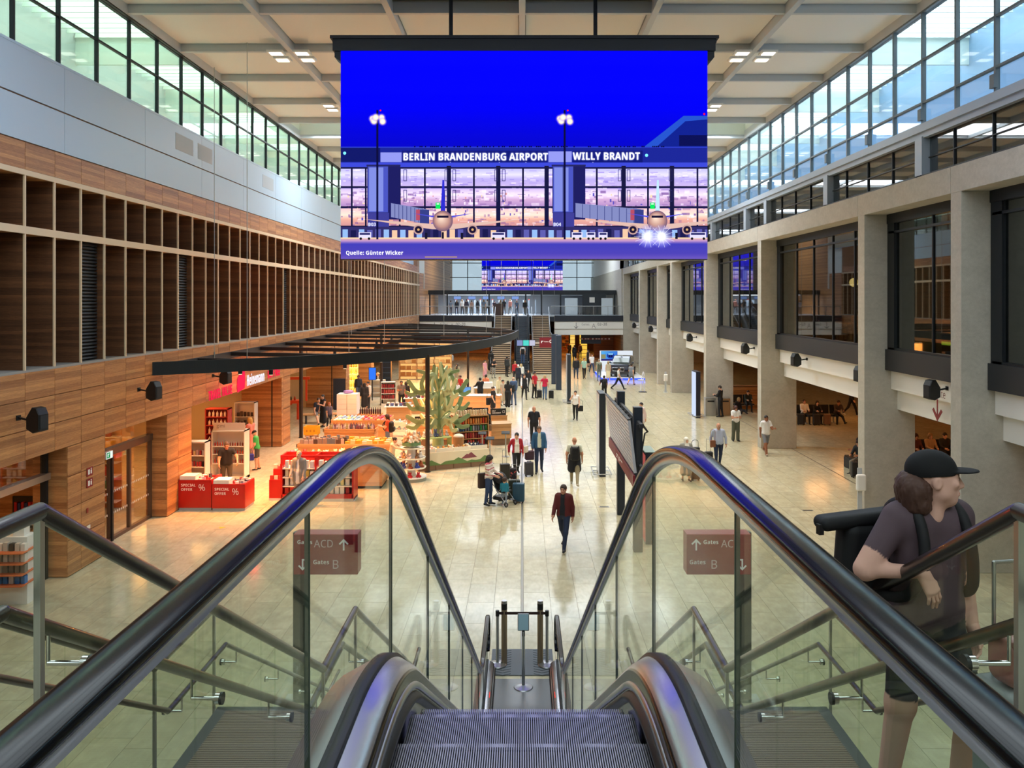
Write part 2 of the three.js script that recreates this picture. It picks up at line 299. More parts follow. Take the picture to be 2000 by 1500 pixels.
// ---------------------------------------------------------------- right wall: concrete frame, steel strip, upper windows
const wallRight = setting('wall_right', 'concrete frame of the right side with dark upper windows');
const COL = [[20.35, 20.85], [26.1, 26.6], [37.4, 37.95], [48.6, 49.2], [59.8, 60.4], [65.8, 66.4], [76, 76.6], [88, 88.8]];
{
  const joints = [2, 14.9, ...COL.map(c => c[1])];
  for (let i = 0; i + 1 < joints.length; i++) obj('concrete_beam', [bx(XR, 12.2, 9.5, 10.17, joints[i] + 0.008, joints[i + 1] - 0.008)], M.concrete, wallRight);
  obj('wall_core', [bx(12.0, 12.3, 9.5, 10.15, 2, 90), bx(XR + 0.2, 12.5, 0, 9.5, -11, 14.4), bx(XR + 0.3, 12, 0, 16.7, -11, 2)], mat(0x8f8b80, 0.8), wallRight);
  obj('dark_gap', [bx(XR + 0.12, 11.4, 10.17, 10.24, 2, 92)], M.black, wallRight);
  // strip of low windows between steel posts
  const posts = [16.0, 22.8, 29.8, 37.2, 40.6, 47.8, 55, 62.2, 69.4, 76.6, 83.8];
  for (const z of posts) obj('steel_post', [bx(11.02, 11.3, 10.2, 11.3, z - 0.2, z + 0.2)], M.steelBlue, wallRight);
  obj('steel_beam', [bx(10.98, 11.4, 11.42, 11.64, 2, 92)], M.steelBlue, wallRight);
  obj('steel_beam', [bx(11.06, 11.4, 11.26, 11.42, 2, 92)], M.steelBlue, wallRight);
  glazing('window_4', 'low strip of dark reflecting panes between the steel posts', 11.25, [10.24, 10.72, 11.26], seq(14.2, 88, 1.77), M.paneTint, M.frame, 0.035);
  const strip = mat(0x23302f, 0.6); obj('strip_back', [bx(13.2, 13.3, 10.1, 11.5, 2, 92), bx(11.4, 13.3, 11.3, 11.42, 2, 92)], strip, wallRight);
  // white downstand beams and dark aprons between the columns
  const bays = [[14.4, 20.35], ...COL.slice(0, -1).map((c, i) => [c[1], COL[i + 1][0]])];
  let n = 5;
  for (const [a, b] of bays) {
    obj('white_beam', [bx(11.75, 12.5, 3.95, 4.58, a, b)], M.white, wallRight);
    obj('white_beam', [bx(11.95, 12.6, 3.3, 3.95, a, b)], M.white, wallRight);
    const w = setting('window_' + n++, 'upper window in a dark frame between two concrete columns');
    obj('apron', [bx(11.55, 11.8, 4.56, 5.22, a + 0.02, b - 0.02)], M.charcoal, w);
    obj('head', [bx(11.6, 11.85, 9.2, 9.5, a + 0.02, b - 0.02)], M.frame, w);
    obj('side_panel', [bx(11.62, 11.8, 5.2, 9.3, b - 0.5, b - 0.03)], M.frame, w);
    obj('side_panel', [bx(11.62, 11.8, 5.2, 9.3, a + 0.03, a + 0.14)], M.frame, w);
    const N = Math.max(2, Math.round((b - a - 0.6) / 2.2)), step = (b - a - 0.64) / N;
    for (let k = 0; k < N; k++) {
      const p = a + 0.14 + k * step, q = p + step;
      for (const [y0, y1] of [[5.22, 8.92], [8.92, 9.22]]) obj('pane', [bx(11.7, 11.712, y0, y1, p, q)], M.paneTint, w);
      obj('mullion', [bx(11.66, 11.76, 5.2, 9.25, q - 0.025, q + 0.025)], M.frame, w);
    }
    obj('transom', [bx(11.62, 11.76, 8.88, 8.95, a + 0.1, b - 0.1)], M.frame, w);
    obj('rail', [bx(11.62, 11.76, 5.2, 5.28, a + 0.1, b - 0.1)], M.frame, w);
  }
}
COL.forEach(([a, b], i) => {
  const c = thing('concrete_column', 'tall smooth grey concrete column carrying the concrete beam', 'column', XR, 0, (a + b) / 2, 0, 'concrete columns along the hall');
  const d = b - a;
  obj('shaft', [(() => { const g = new RoundedBoxGeometry(1.62, 9.5, d, 1, 0.015); g.translate(0.81, 4.75, 0); return uvBox(g, i * 1.3, i); })()], M.concrete, c);
});
// ---------------------------------------------------------------- ceiling: coffers between beams, roof lights, clusters of downlights
const ceiling = setting('ceiling', 'beige panelled hall ceiling between pale steel beams');
{
  const xs = [-11.3, -7.55, -3.75, 0, 3.75, 7.55, 11.3], zs = seq(-9.2, 130, 3.6).map(z => z + 0.12 + 0.2);   // beams at 23.32, 26.92 ...
  const CY = 15.2, light = z => [39.4, 57.4, 75.4].some(c => Math.abs(z - c) < 1.7);
  const grid = zs.map(z => z);
  const off = 23.3 - grid.find(z => z > 21.5); const gz = grid.map(z => z + off);
  const pg = {};
  const rest = [], beamsFar = [];
  for (let k = 0; k + 1 < gz.length; k++) for (let i = 0; i + 1 < xs.length; i++) {
    const a = gz[k] + 0.06, b = gz[k + 1] - 0.06, x0 = xs[i] + 0.06, x1 = xs[i + 1] - 0.06, m = (a + b) / 2;
    const dark = (m > 19 && m < 23.3 && Math.abs((x0 + x1) / 2) < 3.7), lit = light(m) || (m > 8.5 && m < 16.5) || m < 1 || (m > 95 && m < 105);  // also opens the two made-up roof light rows nearest the lens
    if (dark) {
      obj('grille_back', [bx(x0, x1, CY + 0.5, CY + 0.55, a, b)], M.black, ceiling);
      const gs = []; for (let s = 0; s < 26; s++) gs.push(bx(x0, x1, CY + 0.02, CY + 0.2, a + s * 0.134, a + s * 0.134 + 0.04)); obj('grille', gs, mat(0x8a8578, 0.6), ceiling);
    } else if (lit) {
      const g = obj('roof_light_glow', [bx(x0, x1, CY + 1.5, CY + 1.55, a, b)], glow(new THREE.Color(0.72, 0.92, 0.86), 1.05), ceiling);
      const gs = []; for (let s = 0; s < 7; s++) gs.push(bx(x0, x1, CY + 1.15, CY + 1.4, a + 0.2 + s * 0.48, a + 0.24 + s * 0.48)); obj('louver_set', gs, mat(0xdfe8dd, 0.7), ceiling);
      obj('well_wall', [bx(x0, x0 + 0.03, CY - 0.1, CY + 1.5, a, b), bx(x1 - 0.03, x1, CY - 0.1, CY + 1.5, a, b), bx(x0, x1, CY - 0.1, CY + 1.5, a, a + 0.03), bx(x0, x1, CY - 0.1, CY + 1.5, b - 0.03, b)], mat(0xe2e6da, 0.7), ceiling);
      if (m > 30 && i % 2 === 0) obj('well_brace', [bar([x0 + 0.1, CY + 0.2, -a], [x1 - 0.1, CY + 1.1, -a - 1.6], 0.1, 0.12)], M.grayMetal, ceiling);
    } else if (m > 18 && m < 90) {
      const key = (x1 - x0).toFixed(2); pg[key] ||= (() => { const g = new THREE.BoxGeometry(x1 - x0 - 0.1, 0.06, b - a - 0.1); return uvBox(g); })();
      put('ceiling_panel', pg[key], M.beige, ceiling, (x0 + x1) / 2, CY, -m);
    } else rest.push(bx(x0, x1, CY - 0.03, CY + 0.03, a, b));
  }
  obj('ceiling_panel_field', rest, M.beige, ceiling).userData.kind = 'stuff';
  for (const z of gz) obj('cross_beam', [bx(-11.3, 11.3, 14.92, 15.3, z - 0.075, z + 0.075)], M.grayMetal, ceiling);
  for (const x of xs) obj('long_beam', [bx(x - (Math.abs(x) > 11 ? 0.12 : 0.09), x + (Math.abs(x) > 11 ? 0.12 : 0.09), 14.88, 15.3, -11, 130)], M.grayMetal, ceiling);
  for (const s of [-1, 1]) obj('black_rail', [bx(s * 11.2, s * 11.42, 14.84, 14.96, 2, 92)], M.black, ceiling);
  obj('roof_slab', [bx(-11.6, 11.6, 16.9, 17.1, -11, 131)], mat(0x77736a, 0.9), ceiling);
  const lampBox = uvBox(new THREE.BoxGeometry(0.52, 0.07, 0.42)), lens = uvBox(new THREE.BoxGeometry(0.38, 0.02, 0.3));
  const mLens = glow(new THREE.Color(1, 0.93, 0.82), 2.2);
  for (const Zk of [26.9, 34.1, 44.9, 52.1, 62.9, 70.1]) for (const X of [-7.55, 7.55]) {
    for (const dx of [-0.42, 0.42]) for (const dz of [-0.36, 0.36]) {
      const l = thing('ceiling_downlight', 'square white downlight hung in fours where ceiling beams cross', 'downlight', X + dx, 14.78, Zk + dz, 0, 'downlights under the ceiling beams');
      put('housing', lampBox, M.white, l, 0, 0.02, 0); put('lens', lens, mLens, l, 0, -0.025, 0);
      l.children.forEach(c => c.castShadow = false);
    }
    spot(NEUTRAL, 260, X, 14.7, Zk, X * 0.6, 0, Zk, 0.75, 0.7, 15);
  }
}
// ---------------------------------------------------------------- upper floor behind and beside the escalator, closing walls
{
  const upper = setting('floor_upper', 'upper level floor at the head of the stairs');
  obj('slab', [bx(-11.2, 11.2, UP - 0.5, UP, -11, 2.3), bx(-11.2, -3.25, UP - 0.5, UP, 2.3, 2.9), bx(3.25, 11.2, UP - 0.5, UP, 2.3, 2.9)], mat(0xbdb59f, 0.5), upper);
  const back = setting('wall_back', 'plain wall behind the upper level'); obj('panel', [bx(-11.5, 11.5, 0, 17, -11.3, -11)], mat(0xc6bda8, 0.8), back);
}
// ---------------------------------------------------------------- far end: gallery, stairs head, security hall, end window
{
  const g = setting('floor_gallery', 'upper gallery at the far end with a dark edge and a white beam'); const Z = ZEND;
  obj('slab', [bx(-22, 26, UP - 0.1, UP, Z, 130)], mat(0xb4bcc4, 0.3), g);
  for (const [a, b] of [[-11.1, -3.3], [3.5, 10.9]]) {
    obj('edge_band', [bx(a, b, UP - 0.62, UP + 0.02, Z - 0.1, Z + 0.25)], M.navy, g);
    obj('white_beam', [bx(a, b, 3.62, UP - 0.62, Z, Z + 0.5)], M.white, g); obj('white_beam', [bx(a, b, 2.98, 3.6, Z + 0.12, Z + 0.6)], M.white, g);
  }
  obj('edge_band', [bx(-3.3, 3.5, UP - 0.62, UP, Z + 0.05, Z + 0.3)], M.navy, g);
  obj('soffit', [bx(-22, 26, 2.95, 3.0, Z + 0.6, 112)], mat(0xcfc3ae, 0.8), g);
  const win = setting('window_20', 'tall end window with pale sky behind'); 
  const xs = seq(-11.2, 11.2, 2.8), ys = [5.05, 8.0, 10.2, 12.4, 14.9];
  for (let i = 0; i + 1 < xs.length; i++) for (let j = 0; j + 1 < ys.length; j++) obj('pane', [bx(xs[i], xs[i + 1], ys[j], ys[j + 1], 126, 126.02)], M.paneSkyDim, win);
  for (const x of xs) obj('mullion', [bx(x - 0.06, x + 0.06, 5.05, 15, 125.9, 126.06)], M.frameGray, win);
  for (const y of ys) obj('rail', [bx(-11.2, 11.2, y - 0.06, y + 0.06, 125.9, 126.06)], M.frameGray, win);
  const w = setting('wall_far', 'walls around the security hall beyond the gallery');
  obj('side', [bx(-11.6, -11.1, 5, 17, 93, 130), bx(-11.5, -11.1, 5.05, 9.7, ZEND, 93)], M.wood, w);
  obj('side', [bx(10.9, 11.4, 5, 9.5, 90, 130), bx(10.9, 11.2, 9.5, 10.2, 90, 130)], M.concrete, w);
  obj('side', [bx(11.0, 11.4, 10.2, 17, 92, 130)], M.white, w);
  obj('end', [bx(-11.6, 11.6, 15, 17, 126, 126.3), bx(-22, 26, 0, 5, 112, 112.2), bx(-22, -21.8, 0, 5, Z, 112), bx(25.8, 26, 0, 5, Z, 112)], mat(0x8a5a34, 0.7), w);
}

// ================================================================ ESCALATOR underfoot
// a path in (Z, Y): flat, round knee, 30 degree slope, round knee, flat
function flight(zA, zPI, yTop, R1, yBot, R2, zEnd, slope = rad(30), n = 10) {
  const t = Math.tan(slope), T1 = R1 * Math.tan(slope / 2), T2 = R2 * Math.tan(slope / 2), zB = zPI + (yTop - yBot) / t, out = [[zA, yTop]];
  for (let k = 1; k <= 6; k++) out.push([lerp(zA, zPI - T1, k / 6), yTop]);
  out.pop();
  for (let k = 0; k <= n; k++) { const a = slope * k / n; out.push([zPI - T1 + R1 * Math.sin(a), yTop - R1 * (1 - Math.cos(a))]); }
  for (let k = 1; k < 8; k++) out.push([lerp(zPI + T1 * Math.cos(slope), zB - T2 * Math.cos(slope), k / 8), lerp(yTop - T1 * Math.sin(slope), yBot + T2 * Math.sin(slope), k / 8)]);
  for (let k = 0; k <= n; k++) { const a = slope * (1 - k / n); out.push([zB + T2 - R2 * Math.sin(a), yBot + R2 * (1 - Math.cos(a))]); }
  out.push([zEnd, yBot]); return out;
}
// sweep a section (closed loop of [x, n]) along a path in (Z, Y) at lateral position x0; n is measured along the path's upward normal
function sweep(path, section, x0, closedSection = true, flip = 1) {
  const P = [], I = [], m = section.length, uv = [];
  let len = 0;
  path.forEach(([Z, Y], i) => {
    const a = path[Math.max(0, i - 1)], b = path[Math.min(path.length - 1, i + 1)], dz = b[0] - a[0], dy = b[1] - a[1], L = Math.hypot(dz, dy), nz = -dy / L, ny = dz / L;
    if (i) len += Math.hypot(Z - path[i - 1][0], Y - path[i - 1][1]);
    section.forEach(([sx, sn], j) => { P.push(x0 + sx * flip, Y + ny * sn, -(Z + nz * sn)); uv.push(j / m, len); });
  });
  const J = closedSection ? m : m - 1;
  for (let i = 0; i + 1 < path.length; i++) for (let j = 0; j < J; j++) { const a = i * m + j, b = i * m + (j + 1) % m, c = a + m, d = b + m; if (flip > 0) I.push(a, c, b, b, c, d); else I.push(a, b, c, b, d, c); }
  const g = new THREE.BufferGeometry(); g.setAttribute('position', new THREE.Float32BufferAttribute(P, 3)); g.setAttribute('uv', new THREE.Float32BufferAttribute(uv, 2)); g.setIndex(I); g.computeVertexNormals(); return g;
}
const PI_Z = 3.58, HR = 6.24;
const esc = thing('escalator', 'glass sided escalator with black handrails leading down from the upper level', 'escalator');
{
  const hr = flight(-0.6, PI_Z, HR, 3.1, 1.08, 2.2, 14.75, rad(30), 16);
  // newel: the handrail turns round and back under itself
  for (let k = 1; k <= 8; k++) { const a = Math.PI * k / 8; hr.push([14.75 + 0.3 * Math.sin(a), 0.78 + 0.3 * Math.cos(a)]); }
  const sec = []; for (let k = 0; k < 20; k++) { const a = Math.PI * 2 * k / 20, c = Math.cos(a), s = Math.sin(a); sec.push([-0.041 * Math.sign(c) * Math.pow(Math.abs(c), 0.75), (s > 0 ? 0.022 : 0.016) * Math.sign(s) * Math.pow(Math.abs(s), 0.8)]); }
  const deckPath = flight(-0.6, PI_Z, UP, 2.0, 0.0, 1.6, 14.9, rad(30), 14);
  const low = flight(-0.6, PI_Z, UP, 2.0, 0.02, 1.6, 14.9, rad(30), 14);
  for (const s of [-1, 1]) {
    obj('handrail', [sweep(hr, sec, s * 0.625)], M.rubber, esc);
    obj('handrail_track', [sweep(hr.slice(0, -3), [[0.016, -0.012], [-0.016, -0.012], [-0.016, -0.05], [0.016, -0.05]], s * 0.625)], M.steel, esc);
    obj('inner_deck', [sweep(low, [[0.612, 0.21], [0.602, 0.222], [0.54, 0.19], [0.522, 0.165]], 0, false, s)], M.brushed, esc);
    obj('skirt', [sweep(low, [[0.524, 0.17], [0.512, 0.16], [0.512, -0.12]], 0, false, s)], mat(0x0d0d0e, 0.22, 0.3), esc);
    obj('brush_strip', [sweep(low, [[0.513, 0.075], [0.484, 0.055], [0.484, 0.035], [0.513, 0.02]], 0, false, s)], M.black, esc);
    obj('skirt_trim', [sweep(low, [[0.512, 0.115], [0.5, 0.11], [0.5, 0.085], [0.512, 0.08]], 0, false, s)], M.steel, esc);
    obj('outer_deck', [sweep(low, [[0.66, 0.222], [0.7, 0.212], [0.80, 0.16], [0.80, -0.55]], 0, false, s)], mat(0xb4b6ba, 0.35, 0.75), esc);
    obj('gasket', [sweep(low, [[0.612, 0.205], [0.612, 0.24], [0.66, 0.24], [0.66, 0.205]], 0, false, s)], M.black, esc);
    // glass: panels between deck and rail, with open joints
    const at = (path, Z) => { for (let i = 0; i + 1 < path.length; i++) if (Z >= path[i][0] && Z <= path[i + 1][0]) return lerp(path[i][1], path[i + 1][1], (Z - path[i][0]) / (path[i + 1][0] - path[i][0])); return path[path.length - 1][1]; };
    const seams = [-0.5, 0.9, 2.42, 3.95, 5.5, 7.1, 8.7, 10.3, 11.9, 13.4, 14.8];
    for (let k = 0; k + 1 < seams.length; k++) {
      const pts = [], a = seams[k] + 0.004, b = seams[k + 1] - 0.004, N = 6, top = [], bot = [];
      for (let i = 0; i <= N; i++) { const Z = lerp(a, b, i / N); top.push([Z, at(hr.slice(0, -8), Z) - 0.03]); bot.push([Z, at(low, Z) + 0.2]); }
      const pos = [], idx = [], X0 = s * 0.629, X1 = s * 0.641;
      for (const X of [X0, X1]) for (let i = 0; i <= N; i++) { pos.push(X, top[i][1], -top[i][0], X, bot[i][1], -bot[i][0]); }
      const h = 2 * (N + 1);
      for (let i = 0; i < N; i++) { const q = 2 * i; if (s > 0) idx.push(q, q + 1, q + 2, q + 1, q + 3, q + 2, h + q, h + q + 2, h + q + 1, h + q + 1, h + q + 2, h + q + 3); else idx.push(q, q + 2, q + 1, q + 1, q + 2, q + 3, h + q, h + q + 1, h + q + 2, h + q + 1, h + q + 3, h + q + 2); idx.push(q, q + 2, h + q, q + 2, h + q + 2, h + q); }
      const g = new THREE.BufferGeometry(); g.setAttribute('position', new THREE.Float32BufferAttribute(pos, 3)); g.setIndex(idx);
      const gg = g.toNonIndexed(); gg.computeVertexNormals();
      obj('glass_panel', [gg], M.paneGreen, esc);
      obj('panel_joint', [bx(s * 0.627, s * 0.643, bot[N][1] + 0.03, top[N][1], b + 0.001, b + 0.007)], mat(0x2c3a32, 0.4), esc);
    }
    obj('red_lamp', [bx(s * 0.54, s * 0.6, 0.205, 0.215, 13.55, 13.75)], glow(new THREE.Color(1, 0.05, 0.03), 1.0), esc);
    obj('sticker', [bx(s * 0.545, s * 0.605, 0.195, 0.206, 14.1, 14.5)], mat(0x3a5fa8, 0.5), esc);
    // truss cladding below the deck
    obj('side_cladding', [sweep(low, [[0.80, -0.5], [0.80, -1.0]], 0, false, s)], mat(0xa0a2a6, 0.4, 0.6), esc);
  }
  obj('underside', [sweep(low, [[-0.8, -1.0], [0.8, -1.0]], 0, false, 1)], mat(0x8a8c90, 0.6, 0.4), esc);
  // steps with ribbed treads
  const ribs = [bx(-0.5, 0.5, -0.06, -0.014, -0.2, 0.2)];
  for (let k = 0; k < 108; k++) { const x = -0.495 + k * 0.0092; ribs.push(bx(x, x + 0.0046, -0.014, 0, -0.2, 0.2)); }
  for (let k = 0; k < 108; k++) { const x = -0.495 + k * 0.0092; ribs.push(bx(x, x + 0.0046, -0.2, -0.01, 0.185, 0.2)); }
  ribs.push(bx(-0.5, 0.5, -0.2, -0.01, 0.17, 0.188));
  const stepGeo = merge(ribs.slice(1, -1)), baseGeo = merge([ribs[0], ribs[ribs.length - 1]]), mStep = mat(0xb4b2b6, 0.3, 0.85), mGroove = mat(0x1a1a1c, 0.6, 0.4);
  const at2 = Z => { for (let i = 0; i + 1 < low.length; i++) if (Z >= low[i][0] && Z <= low[i + 1][0]) return lerp(low[i][1], low[i + 1][1], (Z - low[i][0]) / (low[i + 1][0] - low[i][0])); return 0; };
  for (let Z = 1.45; Z < 13.2; ) { { const sp = put('step', baseGeo, mGroove, esc, 0, at2(Z + 0.2) - 0.005, -Z); put('tread_ribs', stepGeo, mStep, sp, 0, 0, 0); } Z += 0.402 * Math.max(0.9, Math.cos(Math.atan2(at2(Z) - at2(Z + 0.4), 0.4))); }
  obj('landing_plate', [bx(-0.52, 0.52, 0.005, 0.03, 12.95, 14.62)], mat(0x6d6f70, 0.35, 0.6), esc);
  obj('landing_plate', [bx(-0.6, 0.6, UP - 0.02, UP + 0.004, -1, 1.26)], mat(0x8d8f90, 0.35, 0.7), esc);
}
// ---------------------------------------------------------------- flanking staircases
const mBrownRail = mat(0x2d211d, 0.32, 0, { clearcoat: 0.4 });
function staircase(s, label) {
  const st = thing('staircase', label, 'staircase');
  const xi = s * 1.83, xo = s * 3.12, ZS = 2.9, riser = 0.1732, going = 0.3, mStone = mat(0xb9ab90, 0.5), mDark = mat(0x3a3f3e, 0.5), mMat = mat(0x8f7d68, 0.85);
  const box = (y0, y1, a, b) => bx(Math.min(xi, xo), Math.max(xi, xo), y0, y1, a, b);
  let y = UP, Z = ZS; const pathIn = [[-1, UP], [ZS, UP]];
  const flightOf = n => { for (let k = 0; k < n; k++) { y -= riser; obj('step', [box(y - 0.28, y, Z, Z + going + 0.02)], mStone, st); obj('nosing', [box(y, y + 0.004, Z + going - 0.06, Z + going)], mDark, st); Z += going; } };
  flightOf(14); const yL = y; pathIn.push([Z - going * 0.2, yL]);
  obj('landing', [box(yL - 0.3, yL, Z, Z + 1.3)], mDark, st);
  const ribs = [box(yL, yL + 0.006, Z + 0.02, Z + 1.16)]; obj('landing_mat', [bx(Math.min(s * 1.95, s * 3.0), Math.max(s * 1.95, s * 3.0), yL, yL + 0.008, Z - 0.02, Z + 1.2)], mMat, st);
  const rg = []; for (let k = 0; k < 40; k++) rg.push(bx(Math.min(s * 1.95, s * 3.0), Math.max(s * 1.95, s * 3.0), yL + 0.007, yL + 0.012, Z + k * 0.03, Z + k * 0.03 + 0.012)); obj('mat_ribs', rg, mat(0x76675a, 0.9), st);
  Z += 1.3; pathIn.push([Z, yL]); const rest = Math.round(yL / riser); flightOf(rest); pathIn.push([Z, 0]); pathIn.push([Z + 0.7, 0]);
  // balustrades: inner one beside the escalator, outer one on the open side
  for (const [X, rr, off, label2] of [[s > 0 ? 1.76 : -1.71, 0.032, s * 0.13, 'inner'], [s * 3.16, 0.026, -s * 0.12, 'outer']]) {
    const top = pathIn.map(([z, yy]) => new THREE.Vector3(X, yy + 1.0, -z)), lower = pathIn.map(([z, yy]) => new THREE.Vector3(X + off, yy + 0.64, -z));
    obj('handrail', [tube(top, rr, 14)], mBrownRail, st);
    obj('lower_handrail', [tube(lower, rr * 0.9, 12)], mBrownRail, st);
    for (let i = 0; i + 1 < pathIn.length; i++) {
      const [z0, y0] = pathIn[i], [z1, y1] = pathIn[i + 1], n = Math.max(1, Math.round((z1 - z0) / 1.5));
      for (let k = 0; k < n; k++) {
        const a = lerp(z0, z1, k / n) + 0.006, b = lerp(z0, z1, (k + 1) / n) - 0.006, ya = lerp(y0, y1, k / n), yb = lerp(y0, y1, (k + 1) / n);
        const sh = new THREE.Shape([[a, ya + 0.97], [b, yb + 0.97], [b, yb - 0.12], [a, ya - 0.12]].map(p => new THREE.Vector2(...p)));
        const g = new THREE.ExtrudeGeometry(sh, { depth: 0.014, bevelEnabled: false }); g.rotateY(Math.PI / 2); g.translate(X - 0.007, 0, 0);
        obj('glass_panel', [prep(g)], M.paneGreen, st);
        // bracket of the lower rail and glass clamp near each panel end
        const zc = lerp(a, b, 0.2), yc = lerp(ya, yb, 0.2), sg = Math.sign(off);
        obj('bracket', [rod([X, yc + 0.5, -zc], [X + off, yc + 0.5, -zc], 0.011, 8), rod([X + off, yc + 0.5, -zc], [X + off, yc + 0.62, -zc], 0.008, 8), rod([X - sg * 0.004, yc + 0.5, -zc], [X - sg * 0.03, yc + 0.5, -zc], 0.03, 12)], M.chrome, st);
        obj('clamp_disc', [rod([X - sg * 0.03, yc + 0.5, -zc], [X - sg * 0.046, yc + 0.5, -zc], 0.034, 14)], mat(0x3a3d3a, 0.4, 0.5), st);
      }
    }
    for (const [z0, y0] of [pathIn[1], pathIn[2], pathIn[3]]) obj('post', [bx(X - 0.012, X + 0.012, y0 - 0.1, y0 + 0.98, z0 - 0.014, z0 + 0.014)], M.steel, st);
  }
  obj('stringer', [0, 1].map(i => { const [z0, y0] = pathIn[1 + 2 * i], [z1, y1] = pathIn[2 + 2 * i]; return [bar([xi, y0 - 0.22, -z0], [xi, y1 - 0.22, -z1], 0.05, 0.4), bar([xo, y0 - 0.22, -z0], [xo, y1 - 0.22, -z1], 0.05, 0.4)]; }), mat(0x9fa19c, 0.5, 0.4), st);
  return st;
}
staircase(-1, 'glass sided staircase descending between the escalator and the timber wall side');
staircase(1, 'glass sided staircase on which a person in a black cap is climbing');
// ---------------------------------------------------------------- foot of the escalator: mat, stanchions, bollards
{
  const m = thing('entrance_mat', 'dark grey mat with herringbone pattern between two bollards', 'mat', 0, 0.004, 15.35);
  obj('base', [cb(1.16, 0.012, 1.1, 0, 0.006, 0)], mat(0x6b6f72, 0.8), m);
  const z = []; for (const cx of [-0.36, 0.36]) for (let k = 0; k < 11; k++) { const zz = -0.5 + k * 0.1; z.push(bar([cx - 0.15, 0.0125, zz], [cx, 0.0125, zz + 0.07], 0.012, 0.006), bar([cx + 0.15, 0.0125, zz], [cx, 0.0125, zz + 0.07], 0.012, 0.006)); }
  obj('herringbone_lines', z, mat(0x34383b, 0.8), m);
  for (const x of [-0.335, 0.335]) {
    const b = thing('bollard', 'slim bronze steel bollard with a black band near its top on the mat', 'bollard', x, 0.016, 15.25, 0, 'bollards on the mat');
    obj('post', [cyl(0.055, 0.055, 1.02, 0, 0, 0, 18)], mat(0x9a8870, 0.3, 0.8), b); obj('band', [cyl(0.056, 0.056, 0.11, 0, 1.02, 0, 18)], M.black, b); obj('cap', [cyl(0.057, 0.05, 0.05, 0, 1.13, 0, 18)], M.steel, b);
  }
  const stan = (x, Z, label, h) => { const t = thing('stanchion', label, 'stanchion', x, 0.03, Z, 0, 'stanchions at the escalator foot'); obj('base', [cyl(0.17, 0.16, 0.015, 0, 0, 0, 24), cyl(0.16, 0.03, 0.03, 0, 0.015, 0, 24)], M.steel, t); obj('post', [cyl(0.028, 0.028, h, 0, 0.03, 0, 14)], M.steel, t); return t; };
  const c = stan(0.02, 14.3, 'centre stanchion carrying a small pale blue notice board', 0.95);
  obj('notice_board', [rbx(0.2, 0.3, 0.03, 0.012, 0, 1.14, 0)], mat(0x8a8d8e, 0.4, 0.5), c);
  obj('notice_face', [cb(0.175, 0.27, 0.008, 0, 1.14, 0.016)], new THREE.MeshStandardMaterial({ roughness: 0.5, map: canvasTex(128, 192, (g, w, h) => { g.fillStyle = '#a9d0e2'; g.fillRect(0, 0, w, h); g.strokeStyle = '#274a5c'; g.lineWidth = 5; g.beginPath(); g.moveTo(52, 128); g.lineTo(92, 128); g.moveTo(78, 114); g.lineTo(92, 128); g.lineTo(78, 142); g.stroke(); g.fillStyle = '#4c7a90'; g.fillRect(30, 46, 68, 5); g.fillRect(30, 60, 54, 5); }) }), c);
  obj('holder', [cb(0.05, 0.1, 0.05, 0, 0.95, 0)], M.black, c);
  for (const s of [-1, 1]) { const t = stan(s * 0.46, 15.2, s < 0 ? 'belt stanchion beside the left newel joined to the notice stanchion' : 'belt stanchion beside the right newel joined to the notice stanchion', 0.88); delete t.userData.group; obj('belt_head', [cyl(0.036, 0.036, 0.1, 0, 0.9, 0, 14)], M.black, t); if (s < 0) obj('belt', [bar([0.03, 0.95, 0], [0.89, 0.95, 0], 0.006, 0.05)], mat(0x35201c, 0.7), t); }
  delete c.userData.group;
}

